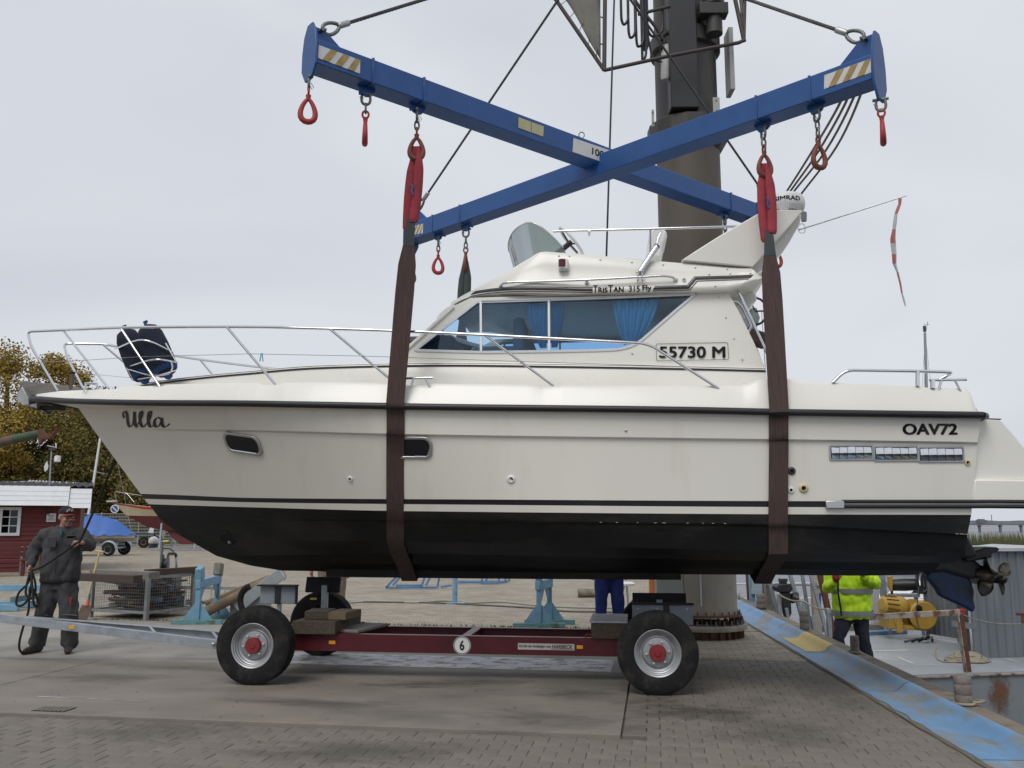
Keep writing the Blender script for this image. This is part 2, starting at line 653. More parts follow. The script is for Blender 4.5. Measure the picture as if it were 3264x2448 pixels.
while t < 10.95:
    s = -6.0 + (0.1 if row % 2 else 0.0)
    while s < 6.5:
        p = L(s, t)
        lim = QX(p.y) + .12
        ok = p.x < lim and (t < 6.90 or s > -.01)
        if ok and 5.2 < p.y and abs(p.x) < p.y * .72 + .3:
            pv.append((p, s, t))
        s += 0.2
    row += 1
    t += 0.14
# ones in view, nearest first
cy_ = [q for q in pv if abs(q[0].x) < q[0].y * .575 and q[0].y > 6.0]
cy_.sort(key=lambda q: q[0].y)
near = set(id(q) for q in cy_[:300])
pmesh = []
for k in range(4):
    mb = MB()
    paver_geo(mb, Matrix.Identity(4))
    me = mb.mesh('paver')
    me.materials.append(M_PAVER)
    pmesh.append(me)
rest = MB()
paving = struct(MB().box(L(-2.5, 5.6, -.05), (9, 2.6, .03), -TH).build('pavement', M_JOINT, smooth=0))
cnt = 0
for q in pv:
    p = q[0]
    dz = random.uniform(-.003, .0015) + .004 * noise.noise(p * .9)
    T = Matrix.Translation(p + V(0, 0, dz - .001)) @ Matrix.Rotation(-TH + random.uniform(-.012, .012), 4, 'Z') @ Matrix.Rotation(random.uniform(-.012, .012), 4, 'X')
    if id(q) in near:
        o = bpy.data.objects.new('paver', pmesh[cnt % 4])
        o.matrix_world = T
        COL.objects.link(o)
        o.parent = paving
        cnt += 1
    else:
        paver_geo(rest, T)
ro = rest.build('paver_field', M_PAVER, paving, smooth=0, fixn=False)
ro['kind'] = 'stuff'

# oil and water stains soaked into the surface
def stain_mat(name, col, amt):
    m = bpy.data.materials.new(name)
    m.use_nodes = True
    t = m.node_tree
    b = t.nodes['Principled BSDF']
    b.inputs['Base Color'].default_value = (*col, 1)
    b.inputs['Roughness'].default_value = .55
    tcn = N(t, 'ShaderNodeTexCoord')
    ln = N(t, 'ShaderNodeVectorMath', operation='LENGTH')
    t.links.new(tcn.outputs['Object'], ln.inputs[0])
    nz = N(t, 'ShaderNodeTexNoise')
    nz.inputs['Scale'].default_value = 2.6
    nz.inputs['Detail'].default_value = 8
    nz.inputs['Roughness'].default_value = .7
    t.links.new(tcn.outputs['Object'], nz.inputs['Vector'])
    ad = N(t, 'ShaderNodeMath', operation='MULTIPLY_ADD')
    ad.inputs[1].default_value = 1.7
    t.links.new(nz.outputs['Fac'], ad.inputs[0])
    t.links.new(ln.outputs['Value'], ad.inputs[2])
    mr = N(t, 'ShaderNodeMapRange')
    mr.inputs[1].default_value = 1.55
    mr.inputs[2].default_value = 1.0
    mr.inputs[3].default_value = 0
    mr.inputs[4].default_value = amt
    t.links.new(ad.outputs[0], mr.inputs[0])
    t.links.new(mr.outputs[0], b.inputs['Alpha'])
    return m
ST1, ST2 = stain_mat('oil_stain', (.06, .055, .05), .6), stain_mat('damp_stain', (.11, .099, .086), .4)
for px, py, sx, sy, m in ((1370, 2180, 1.05, .16, ST1), (1560, 2172, .8, .14, ST2), (900, 2160, .9, .22, ST2), (2230, 2270, .9, .22, ST1), (2080, 2235, .6, .25, ST2), (1850, 2210, .7, .2, ST2), (500, 2330, 1.0, .25, ST2), (1150, 2395, 1.3, .22, ST2), (2500, 2330, .9, .35, ST2), (2650, 2200, .5, .6, ST2), (330, 2160, 1.2, .2, ST2), (1750, 2290, 1.1, .2, ST2), (1000, 2240, 1.3, .12, ST2)):
    p = G(px, py, .0048)
    o = MB().add([V(-1.4, -1.4, 0), V(1.4, -1.4, 0), V(1.4, 1.4, 0), V(-1.4, 1.4, 0)], [(0, 1, 2, 3)]).build('stain', m, lane, smooth=0)
    o.location = p
    o.rotation_euler = (0, 0, -TH + random.uniform(-.15, .15))
    o.scale = (sx, sy * 2.2, 1)
# litter: specks of leaf and grit
lit = MB()
for k in range(260):
    p = L(random.uniform(-7, 3), random.uniform(6.1, 13.4), .006)
    if p.x > QX(p.y):
        continue
    a = random.uniform(0, 6.28)
    r = random.uniform(.004, .017)
    vs = [p + V(math.cos(a + i * 1.57 + random.uniform(-.4, .4)) * r * random.uniform(.5, 1.2), math.sin(a + i * 1.57) * r, random.uniform(0, .008)) for i in range(4)]
    lit.add(vs, [(0, 1, 2, 3)])
lo = lit.build('leaf_litter', mat('litter', (0.10, 0.07, 0.04), rough=.9, var=.5, scale=3), smooth=0, fixn=False)
lo['kind'] = 'stuff'
tag(lo, 'scattered specks of leaf and grit on the quay', 'litter')

# blue quay strip with its rounded ridge
M_BLUE = mat('worn_blue_paint', (0.15, 0.295, 0.49), rough=0.55, var=0.14, scale=5, bump=.15, bscale=60, col2=(0.215, 0.235, 0.235), c2amt=0.48, c2scale=2.2, stretch=(1.6, .7, 1))
M_YEL = mat('worn_yellow_paint', (0.62, 0.47, 0.14), rough=0.6, var=0.12, scale=6, col2=(.4, .33, .16), c2amt=.36, c2scale=5)
M_KERBSTONE = mat('quay_cap_stone', (0.215, 0.18, 0.135), rough=0.85, var=0.25, scale=2.5, bump=.4, bscale=70, col2=(.13, .11, .085), c2amt=.45, c2scale=3)
prof = [(0, .002), (.006, .012), (.30, .014), (.345, .03), (.375, .062), (.405, .088), (.44, .096), (.475, .088), (.50, .06), (.515, .0), (.515, -.05)]
strip = thing('quay_edge', 'worn blue painted kerb strip along the quay edge with a rounded ridge', 'kerb', (3.06, 6.18, 0))
Y0 = -6.0
sections = []
while Y0 < 40:
    Y1 = Y0 + 2.44
    rows = []
    for k in range(7):
        Y = Y0 + .006 + (Y1 - Y0 - .012) * k / 6
        rows.append([Q(Y, q + .004 * noise.noise(V(Y * 2, q, 0)), z + (.003 * noise.noise(V(Y * 3, q * 4, 3)) if 0.2 < q < .51 else 0)) for q, z in prof])
    MB().grid(rows).build('kerb_section', M_BLUE, strip, smooth=50)
    MB().box(Q((Y0 + Y1) / 2, .655, -.10), (.215, Y1 - Y0 - .012, .27), Matrix.Rotation(-math.atan(.072), 3, 'Z')).build('cap_stone', M_KERBSTONE, strip, bevel=.012)
    Y0 = Y1
rows = []
for k in range(9):
    Y = 11.15 + 1.3 * k / 8
    rows.append([Q(Y + (.25 if q < .2 else 0) * (1 if k == 8 else 0), q, z + .0042) for q, z in prof[2:9] if True])
for r in rows:
    r.insert(0, r[0] - QN * .17 + V(0, 0, -.0006))
MB().grid(rows).build('yellow_paint', M_YEL, strip, smooth=50)
MB().box(Q(17, .53, -.04), (.05, 60, .06), Matrix.Rotation(-math.atan(.072), 3, 'Z')).build('dirt_gap', M_EARTH, strip, smooth=0)
ra_, rb_ = [], []
for k in range(160):
    Y = 5.0 + k * .1
    ra_.append(Q(Y, -.012 - .02 * abs(noise.noise(V(Y * 3, 0, 0))), .006)); rb_.append(Q(Y, .012 + .045 * abs(noise.noise(V(Y * 2.3, 5, 0))), .0165))
MB().grid([ra_, rb_]).build('dirt_line', M_EARTH, strip, smooth=0)
wall = MB()
wall.add([Q(-40, .74, -.02), Q(48, .74, -.02), Q(48, .74, -3.5), Q(-40, .74, -3.5), V(-12, 60, -.03), V(-12, 60, -3.5)], [(0, 1, 2, 3), (1, 4, 5, 2)])
wall.add([Q(-40, .29, -.031), Q(48, .29, -.031), Q(48, .74, -.02), Q(-40, .74, -.02)], [(0, 1, 2, 3)])
struct(wall.build('quay_wall', M_KERBSTONE, smooth=0))

# water
def water_mat():
    m = mat('water', (0.085, 0.09, 0.11), rough=0.3, var=.1, scale=.05, spec=.28)
    t = m.node_tree
    b = t.nodes['Principled BSDF']
    tcn = N(t, 'ShaderNodeTexCoord')
    w1 = N(t, 'ShaderNodeTexNoise')
    w1.inputs['Scale'].default_value = 1.4
    w1.inputs['Detail'].default_value = 7
    t.links.new(tcn.outputs['Object'], w1.inputs['Vector'])
    bp = N(t, 'ShaderNodeBump')
    bp.inputs['Strength'].default_value = .6
    bp.inputs['Distance'].default_value = .12
    t.links.new(w1.outputs['Fac'], bp.inputs['Height'])
    t.links.new(bp.outputs[0], b.inputs['Normal'])
    return m
wm = MB()
wm.add([V(-3000, -200, -1.75), V(4000, -200, -1.75), V(4000, 5000, -1.75), V(-3000, 5000, -1.75)], [(0, 1, 2, 3)])
struct(wm.build('water', water_mat(), smooth=0))
# ================================================================== MOTOR YACHT
BY, BPSI = 9.60, R(6)
yacht = thing('motor_yacht', 'white flybridge motor yacht with black bottom hanging in two lifting slings', 'yacht', (0, BY, 0), -BPSI)
BM = PM[yacht.name]
BMI = BM.inverted()
CL = BMI @ CAM
def lray(px, py):
    return (BMI.to_3x3() @ ray(px, py))
def bl(px, py, hb):
    """boat-local point seen at the pixel on the near-side surface y = -hb(x, z)"""
    d = lray(px, py)
    y = 0.0 if callable(hb) else -hb
    p = None
    for _ in range(40 if callable(hb) else 1):
        p = CL + d * ((y - CL.y) / d.y)
        if callable(hb):
            y = 0.5 * y + 0.5 * (-hb(p.x, p.z))
    return p
def hbf(H, x0, Lr, p, st=0.06, off=0.0):
    def f(x, z=0):
        u = min(1, max(0, (x - x0) / Lr))
        k = max(0, (x - 0.5) / 3.6)
        return off + (H - off) * (1 - (1 - u) ** p) * (1 - st * k * k)
    return f
def herm(xs, zs):
    """smooth interpolation through sorted samples"""
    n = len(xs)
    m = []
    for i in range(n):
        if i == 0: m.append((zs[1] - zs[0]) / (xs[1] - xs[0]))
        elif i == n - 1: m.append((zs[-1] - zs[-2]) / (xs[-1] - xs[-2]))
        else:
            a = (zs[i] - zs[i - 1]) / (xs[i] - xs[i - 1]); b = (zs[i + 1] - zs[i]) / (xs[i + 1] - xs[i])
            m.append(0 if a * b < 0 else 2 * a * b / (a + b) if a + b else 0)
    def f(x):
        if x <= xs[0]: return zs[0] + m[0] * (x - xs[0])
        if x >= xs[-1]: return zs[-1] + m[-1] * (x - xs[-1])
        i = max(j for j in range(n - 1) if xs[j] <= x)
        hgt = xs[i + 1] - xs[i]
        t = (x - xs[i]) / hgt
        return ((1 + 2 * t) * (1 - t) ** 2 * zs[i] + t * (1 - t) ** 2 * hgt * m[i] + t * t * (3 - 2 * t) * zs[i + 1] + t * t * (t - 1) * hgt * m[i + 1])
    return f
class Row:
    def __init__(s, pix, H, Lr, p, st=0.06, off=0.0, xe=None, dx0=0.0):
        a = bl(pix[0][0], pix[0][1], off)
        s.hb = hbf(H, a.x + dx0, Lr, p, st, off)
        pts = [a] + [bl(x, y, s.hb) for x, y in pix[1:]]
        s.x0 = a.x
        s.x1 = xe if xe is not None else pts[-1].x
        s.zf = herm([q.x for q in pts], [q.z for q in pts])
    def at(s, x, dz=0.0, dy=0.0):
        return Vector((x, -(s.hb(x) + dy), s.zf(x) + dz))
    def line(s, n, dz=0.0, dy=0.0, a=1.35):
        return [s.at(s.x0 + (s.x1 - s.x0) * (k / (n - 1)) ** a, dz, dy if k else 0) for k in range(n)]

M_GEL = mat('gelcoat_white', (0.785, 0.77, 0.705), rough=0.26, var=0.04, scale=1.2, spec=.5, coat=.15)
M_HULLW = mat('hull_gelcoat', (0.765, 0.742, 0.668), rough=0.33, var=0.03, scale=.9, spec=.5, col2=(.72, .69, .61), c2amt=.40, c2scale=1.5, stretch=(1.6, 1, .35))
M_STRIPE = mat('boot_stripe_black', (0.010, 0.011, 0.014), rough=0.35, var=.2, scale=4)
M_ANTI = mat('antifouling_black', (0.0065, 0.007, 0.0078), rough=0.5, var=.4, scale=2.5, bump=.25, bscale=90, col2=(.022, .021, .019), c2amt=.47, c2scale=1.6, spec=.3, stretch=(.5, 1, 1.6))
M_RUB = mat('black_rubber', (0.014, 0.014, 0.016), rough=0.42, var=.2, scale=3)
M_CHROME = mat('polished_steel', (0.72, 0.73, 0.75), rough=0.10, metal=1.0, var=.05, scale=9)
M_STEEL = mat('brushed_steel', (0.55, 0.55, 0.55), rough=0.32, metal=1.0, var=.08, scale=9)
M_ALU = mat('white_aluminium', (0.66, 0.68, 0.70), rough=0.35, metal=.35, var=.04, scale=9)
M_BLACK = mat('black_vinyl', (0.012, 0.012, 0.014), rough=0.5, var=.1)
M_CREAM = mat('cream_plastic', (0.62, 0.52, 0.30), rough=0.5, var=.05)
M_WPLAST = mat('white_plastic', (0.74, 0.74, 0.73), rough=0.4, var=.03)
M_GLASS = glass_mat('tinted_glass', (0.70, 0.85, 0.975))
M_SMOKE = glass_mat('smoked_screen', (0.50, 0.58, 0.55), haze=(.19, .23, .215))
M_PORT = mat('porthole_dark', (0.006, 0.006, 0.010), rough=0.08, var=0)
M_TEAK = mat('brown_interior', (0.06, 0.04, 0.028), rough=.6, var=.2)

NS = 44
r0 = Row([(104, 1271), (253, 1280), (506, 1285), (800, 1287), (962, 1290), (1233, 1295), (1400, 1298), (2200, 1308), (2515, 1315), (3130, 1324)], 1.60, 4.6, 2.1, .06, off=.17)
r1 = Row([(250, 1301), (400, 1302), (506, 1303), (800, 1306), (1233, 1314), (1400, 1317), (2200, 1328), (3126, 1342)], 1.565, 4.3, 2.25)
r2 = Row([(289, 1356), (506, 1367), (800, 1371), (1233, 1382), (1400, 1385), (2200, 1396), (2515, 1400), (3116, 1409)], 1.548, 4.5, 2.1)
r2b = Row([(291, 1360), (506, 1373), (800, 1377), (1233, 1389), (1400, 1392), (2200, 1403), (2515, 1407), (3116, 1416)], 1.516, 4.5, 2.07)
r3 = Row([(448, 1574), (542, 1577), (800, 1587), (1288, 1591), (2446, 1597), (3100, 1598)], 1.475, 4.9, 1.9)
r4 = Row([(459, 1590), (560, 1593), (800, 1601), (1288, 1607), (2446, 1616), (3098, 1618)], 1.47, 4.9, 1.88)
r5 = Row([(474, 1607), (560, 1610), (800, 1617), (1288, 1629), (2446, 1639), (3096, 1641)], 1.462, 4.9, 1.86)
c1 = Row([(505, 1648), (800, 1652), (1288, 1656), (2023, 1666), (2352, 1669), (3084, 1703)], 1.44, 4.9, 1.8)
c1b = Row([(512, 1656), (800, 1659), (1288, 1664), (2023, 1674), (2352, 1678), (3083, 1710)], 1.405, 4.9, 1.8)
c2 = Row([(575, 1707), (900, 1720), (1288, 1726), (2434, 1758), (2732, 1768), (3074, 1775)], 1.34, 4.9, 1.7)
s1 = Row([(690, 1772), (1000, 1768), (1288, 1764), (2400, 1787), (2732, 1792), (2990, 1794)], .95, 4.3, 1.7, .0, xe=c2.x1)
s2 = Row([(800, 1803), (1000, 1800), (1288, 1797), (2400, 1812), (2732, 1817), (2940, 1819)], .50, 3.8, 1.7, .0, xe=c2.x1)
kl = Row([(900, 1819), (1234, 1824), (1670, 1828), (2411, 1832), (2732, 1835), (2870, 1833)], .015, 1, 1, 0, xe=c2.x1)
def strake(rw, dz, dy):
    out = []
    for q in rw.line(NS):
        f = min(1, max(0, (-q.y - .05) / .25))
        out.append(Vector((q.x, min(0, q.y + dy * f), q.z + dz * f)))
    return out
rows = [r0.line(NS), r1.line(NS), r2.line(NS), r2b.line(NS), r3.line(NS), r4.line(NS), r5.line(NS), c1.line(NS), c1b.line(NS), c2.line(NS),
        s1.line(NS), strake(s1, -.004, .10), strake(s1, .05, .108), s2.line(NS), strake(s2, -.004, .10), strake(s2, .05, .108), kl.line(NS)]
bandm = [0, 0, 0, 0, 1, 0, 2, 2, 2, 2, 2, 2, 2, 2, 2, 2]
for rr in rows[1:]:
    rr[0].y = 0.0
hull = MB()
for sgn in (1, -1):
    for i in range(len(rows) - 1):
        hull.mi = bandm[i]
        A = [Vector((q.x, q.y * sgn, q.z)) for q in rows[i]]
        B = [Vector((q.x, q.y * sgn, q.z)) for q in rows[i + 1]]
        hull.grid([A, B])
for i in range(len(rows) - 1):             # transom
    hull.mi = bandm[i]
    a, b = rows[i][-1], rows[i + 1][-1]
    hull.add([a, b, Vector((b.x, -b.y, b.z)), Vector((a.x, -a.y, a.z))], [(0, 1, 2, 3)])
a, b = rows[0][0], rows[1][0]
hull.mi = 0
hull.add([a, Vector((a.x, -a.y, a.z)), b], [(0, 1, 2)])
hullo = hull.build('hull', [M_HULLW, M_STRIPE, M_ANTI], yacht, world=False, smooth=32)
# casts onto the hull skin
HV = [q.copy() for q in hull.v]
HBVH = BVHTree.FromPolygons([tuple(q) for q in HV], hull.f)
def hcast(px, py):
    d = lray(px, py).normalized()
    loc, nor, idx, dist = HBVH.ray_cast(CL, d)
    if nor.y > 0:
        nor = -nor
    return loc, nor, dist
def hside(x, z):
    loc, nor, idx, dist = HBVH.ray_cast(Vector((x, -6, z)), Vector((0, 1, 0)))
    if loc is None:
        return None, None
    if nor.y > 0:
        nor = -nor
    return loc, nor
def hframe(px, py):
    loc, nor, dist = hcast(px, py)
    return basis(loc, Vector((1, 0, 0)), nor), dist / FPX * 1.02       # matrix (x aft, y up, z out), metres per pixel
# keel skid
ks = MB()
A = [kl.at(x, .02) for x in np.linspace(kl.x0 + .5, 1.75, 24)]
ks.grid([[Vector((q.x, -.05, q.z + .01)) for q in A], [Vector((q.x, -.035, q.z - .075)) for q in A], [Vector((q.x, .035, q.z - .075)) for q in A], [Vector((q.x, .05, q.z + .01)) for q in A]])
ks.build('keel', M_ANTI, yacht, world=False)
# rub rail
rl = r0.line(60, 0, .012)
rb = MB()
rb.tube(rl, .031, 10)
rb.tube([Vector((q.x, -q.y, q.z)) for q in rl], .031, 10)
rb.tube([rl[0], Vector((rl[0].x - .05, rl[0].y * .4, rl[0].z)), Vector((rl[0].x - .05, -rl[0].y * .4, rl[0].z)), Vector((rl[0].x, -rl[0].y, rl[0].z))], .031, 10)
e = rl[-1]
rb.tube([e, Vector((e.x + .05, e.y * .96, e.z)), Vector((e.x + .05, -e.y * .96, e.z)), Vector((e.x, -e.y, e.z))], .031, 10)
rb.build('rub_rail', M_RUB, yacht, world=False, smooth=60)

# ---- bulwark and deck
def hd(x, z=0):
    return max(.10, r0.hb(x) - .075)
d0px = [(119, 1255), (181, 1247), (365, 1239), (383, 1231), (480, 1230), (494, 1232), (508, 1232), (524, 1225), (800, 1220), (824, 1221), (838, 1226), (888, 1226), (900, 1219), (1233, 1220), (1283, 1221),
        (1296, 1227), (1368, 1227), (1382, 1222), (1711, 1226), (1727, 1231), (1780, 1231), (1793, 1227), (2200, 1230), (2361, 1229), (2385, 1221), (2408, 1211), (2427, 1208), (2508, 1206), (2531, 1207), (2555, 1215),
        (2937, 1231), (2957, 1235), (3074, 1238), (3086, 1242), (3094, 1252), (3112, 1300)]
D0 = [bl(x, y, hd) for x, y in d0px]
D0x = [q.x for q in D0]
D0z = [q.z for q in D0]
def d0z(x):
    return float(np.interp(x, D0x, D0z))
xs = sorted(set(D0x + list(np.linspace(D0x[0], D0x[-1], 60))))
bw = MB()
for sg in (-1, 1):
    ra, rb_, rc, rd, re = [], [], [], [], []
    for x in xs:
        zt = d0z(x); zb = r0.zf(x); h0 = r0.hb(x); h1 = hd(x)
        ra.append(Vector((x, sg * h0, zb)))
        rb_.append(Vector((x, sg * (h1 + .008), zt - .03)))
        rc.append(Vector((x, sg * (h1 - .014), zt)))
        rd.append(Vector((x, sg * max(.03, h1 - .10), zt + .004)))
        re.append(Vector((x, sg * max(.02, h1 - .14), min(zt - .03, zb + .12))))
    bw.grid([ra, rb_, rc, rd, re])
last = [(ra[-1], rd[-1])]
bw.build('bulwark', M_GEL, yacht, world=False, smooth=50)
dk = MB()
dk.grid([[Vector((x, -max(.02, hd(x) - .14), min(d0z(x) - .03, r0.zf(x) + .12))) for x in xs], [Vector((x, 0, min(d0z(x) - .03, r0.zf(x) + .12) + .02)) for x in xs],
         [Vector((x, max(.02, hd(x) - .14), min(d0z(x) - .03, r0.zf(x) + .12))) for x in xs]])
x = xs[-1]
dk.add([Vector((x, -r0.hb(x), r0.zf(x))), Vector((x, -hd(x), d0z(x))), Vector((x, hd(x), d0z(x))), Vector((x, r0.hb(x), r0.zf(x)))], [(0, 1, 2, 3)])
x = xs[0]
dk.add([Vector((x, -r0.hb(x), r0.zf(x))), Vector((x, -hd(x), d0z(x))), Vector((x, hd(x), d0z(x))), Vector((x, r0.hb(x), r0.zf(x)))], [(0, 1, 2, 3)])
dk.build('deck', M_GEL, yacht, world=False)
# ---- coachroof
tx0 = bl(405, 1228, .2).x
ht = hbf(1.16, tx0 - .25, 3.6, 2.0, .03, .05)
t0px = [(416, 1226), (500, 1214), (579, 1203), (690, 1191), (800, 1181), (900, 1171), (998, 1164), (1110, 1160), (1233, 1157), (1400, 1155), (1800, 1159), (2200, 1166), (2440, 1172)]
T0 = [bl(x, y, ht) for x, y in t0px]
tzf = herm([q.x for q in T0], [q.z for q in T0])
tx = np.linspace(T0[0].x, T0[-1].x, 40)
tr = MB()
sec = []
for x in tx:
    zt = tzf(x) + .012; w = ht(x)
    zb = min(r0.zf(x) + .10, zt - .05)
    sec.append([Vector((x, -w - .03, zb)), Vector((x, -w, zt - .05)), Vector((x, -w + .02, zt - .01)), Vector((x, -w + .06, zt)), Vector((x, 0, zt + .03)), Vector((x, w - .06, zt)), Vector((x, w - .02, zt - .01)), Vector((x, w, zt - .05)), Vector((x, w + .03, zb))])
tr.grid(sec)
n = len(tr.v) - 9
tr.add([q.copy() for q in tr.v[n:n + 9]], [tuple(range(9))])
tr.add([q.copy() for q in tr.v[0:9]], [tuple(range(9))])
tr.build('coachroof', M_GEL, yacht, world=False, smooth=45)
for za, zb in ((.004, .010), (.020, .038)):
    st = MB()
    for sg in (-1, 1):
        st.grid([[Vector((x, sg * (ht(x) + .0042), tzf(x) - za - .004)) for x in tx[1:]], [Vector((x, sg * (ht(x) + .0055), tzf(x) - zb - .004)) for x in tx[1:]]])
    st.build('pinstripe', M_BLACK, yacht, world=False, smooth=60)

# ---- cabin with its openings
ZC0 = tzf(0.0)
def hc(x, z):
    return 1.115 - .13 * max(0, z - ZC0)
def cpoly(px):
    return [bl(x, y, hc) for x, y in px]
c_out = [(1262, 1170), (1285, 1122), (1355, 1054), (1445, 976), (1500, 950), (1800, 941), (2165, 932), (2318, 927), (2352, 988), (2400, 1085), (2442, 1178), (1850, 1168)]
c_hole = [(1318, 1120), (1424, 1036), (1522, 960), (1650, 957), (1753, 954), (2000, 945), (2222, 936), (2160, 988), (2052, 1084), (2018, 1104), (1968, 1117), (1900, 1120), (1753, 1122), (1535, 1126)]
def holed(outer, inner, name, m, parent, thick=.035, flip=False):
    bm = bmesh.new()
    for loop in (outer, inner):
        vs = [bm.verts.new(q) for q in loop]
        for i in range(len(vs)):
            bm.edges.new((vs[i], vs[(i + 1) % len(vs)]))
    bmesh.ops.triangle_fill(bm, edges=bm.edges[:], use_beauty=True)
    bmesh.ops.recalc_face_normals(bm, faces=bm.faces)
    me = bpy.data.meshes.new(name)
    bm.to_mesh(me)
    bm.free()
    me.materials.append(m)
    o = bpy.data.objects.new(name, me)
    COL.objects.link(o)
    o.parent = parent
    sd = o.modifiers.new('s', 'SOLIDIFY')
    sd.thickness = thick
    sd.offset = 0
    PM[o.name] = BM.copy()
    return o
def mir(pts):
    return [Vector((q.x, -q.y, q.z)) for q in pts]
CO, CHo = cpoly(c_out), cpoly(c_hole)
inset = lambda pts, d: [q + Vector((0, d, 0)) for q in pts]
cab = holed(inset(CO, .018), inset(CHo, .018), 'cabin_side', M_GEL, yacht)
cab2 = holed(mir(inset(CO, .018)), mir(inset(CHo, .018)), 'cabin_side', M_GEL, yacht)
panes = [[(1330, 1115), (1424, 1041), (1518, 966), (1529, 965), (1530, 1114)],
         [(1536, 963), (1745, 959), (1745, 1116), (1536, 1120)],
         [(1754, 957), (2000, 949), (2206, 941), (2150, 988), (2044, 1080), (2012, 1099), (1966, 1111), (1900, 1114), (1754, 1117)]]
for sg in (1, -1):
    for P in panes:
        q = inset(cpoly(P), .012)
        if sg < 0:
            q = mir(q)
        MB().prism(q, Vector((0, .005 * sg, 0))).build('window_pane', M_GLASS, cab if sg > 0 else cab2, world=False, smooth=0)
    fr = MB()
    loop = cpoly([(1324, 1117), (1424, 1038), (1521, 963), (1650, 959), (1753, 956), (2000, 947), (2216, 938), (2156, 988), (2048, 1082), (2028, 1096), (2000, 1107), (1968, 1114), (1900, 1117), (1753, 1120), (1535, 1123)])
    loop = inset(loop, -.004)
    if sg < 0:
        loop = mir(loop)
    for i in range(len(loop)):
        fr.bar(loop[i], loop[(i + 1) % len(loop)], .026, .014, up=(0, 1, 0))
    fr.build('window_frame', M_ALU, cab if sg > 0 else cab2, world=False, smooth=0, bevel=.002, bseg=1)
    for xa in (1532.5, 1749.5):
        a, b = cpoly([(xa, 958), (xa + 1, 1121)])
        q = inset([a, b], -.003)
        if sg < 0:
            q = mir(q)
        MB().bar(q[0], q[1], .024, .016, up=(0, 1, 0)).build('window_post', M_ALU, cab if sg > 0 else cab2, world=False, smooth=0, bevel=.002, bseg=1)
# sliding track above the panes
a, b = cpoly([(1535, 960), (1935, 947)])
MB().bar(a + V(0, -.012, 0), b + V(0, -.012, 0), .012, .014, up=(0, 1, 0)).build('window_track', M_STEEL, cab, world=False, smooth=0)
# windscreen, roof lining, cabin sole, helm and seats
ws = MB(); wfr = MB()
pa, pb = bl(1288, 1122, hc), bl(1447, 978, hc)
rowsW = []
for k in range(7):
    f = k / 6
    q = pa.lerp(pb, f)
    rowsW.append([Vector((q.x - .34 * (1 - (yy / abs(q.y)) ** 2), yy, q.z)) for yy in np.linspace(q.y, -q.y, 13)])
ws.grid(rowsW)
ws.build('windscreen', M_GLASS, yacht, world=False, smooth=60)
for j in (0, 4, 8, 12):
    wfr.bar(rowsW[0][j], rowsW[-1][j], .05, .03, up=(1, 0, 0))
for r_ in (rowsW[0], rowsW[-1]):
    for i in range(12):
        wfr.bar(r_[i], r_[i + 1], .05, .03, up=(1, 0, 0))
wfr.build('windscreen_frame', M_GEL, yacht, world=False, smooth=0, bevel=.004, bseg=1)
wb_ = MB()
q0 = bl(1262, 1170, hc)
wb_.grid([[Vector((q.x, q.y, q.z - .02)) for q in rowsW[0]], [Vector((q.x - .06, q.y * 1.01, ZC0 - .06)) for q in rowsW[0]]])
wb_.build('cabin_front', M_GEL, yacht, world=False)
zr = bl(1800, 941, hc).z
itr = MB()
itr.box(Vector((.35, 0, ZC0 - .02)), (3.2, 2.0, .04))
itr.build('cabin_sole', M_TEAK, yacht, world=False)
MB().box(Vector((-.72, 0, ZC0 + .16)), (.5, 2.0, .32)).build('dashboard', mat('dash', (.05, .05, .055), rough=.6), yacht, world=False, bevel=.05)
for yy, xx in ((-.55, -.05), (.6, -.05), (.62, 1.15), (-.2, 1.6)):
    sb = MB()
    sb.box(Vector((xx, yy, ZC0 + .12)), (.46, .5, .24))
    sb.box(Vector((xx + .2, yy, ZC0 + .35)), (.12, .5, .36))
    sb.build('cabin_seat', mat('seat_blue', (.20, .22, .25), rough=.8), yacht, world=False, bevel=.04)
ab = MB()
xa = bl(2330, 1100, .9).x
ab.box(Vector((xa - .02, 0, (ZC0 + zr) / 2)), (.03, 1.5, zr - ZC0))
ab.build('aft_bulkhead', mat('aft_bulkhead_m', (.30, .30, .30), rough=.3), yacht, world=False)
# curtains
M_CURT = mat('blue_curtain', (.25, .58, .72), rough=.85, var=.15, scale=12, stretch=(6, 6, .6))
for t_, b_ in ((((1678, 968), (1743, 967)), ((1722, 1110), (1743, 1109))), (((1757, 966), (1798, 965)), ((1757, 1108), (1777, 1107))), (((1952, 958), (2098, 954)), ((1990, 1100), (2036, 1086)))):
    ta, tb = bl(*t_[0], lambda x, z: hc(x, z) - .06), bl(*t_[1], lambda x, z: hc(x, z) - .06)
    ba, bb = bl(*b_[0], lambda x, z: hc(x, z) - .06), bl(*b_[1], lambda x, z: hc(x, z) - .06)
    rws = []
    for k in range(9):
        f = k / 8
        g = f ** 1.6
        a_, c_ = ta.lerp(ba, f), tb.lerp(bb, f)
        a_.x = ta.x + (ba.x - ta.x) * g; c_.x = tb.x + (bb.x - tb.x) * g
        rws.append([a_.lerp(c_, j / 40) + Vector((0, .022 * math.sin(j / 40 * 6.28 * 5.5 + f * .7), 0)) for j in range(41)])
    MB().grid(rws).build('curtain', M_CURT, cab, world=False, smooth=80)
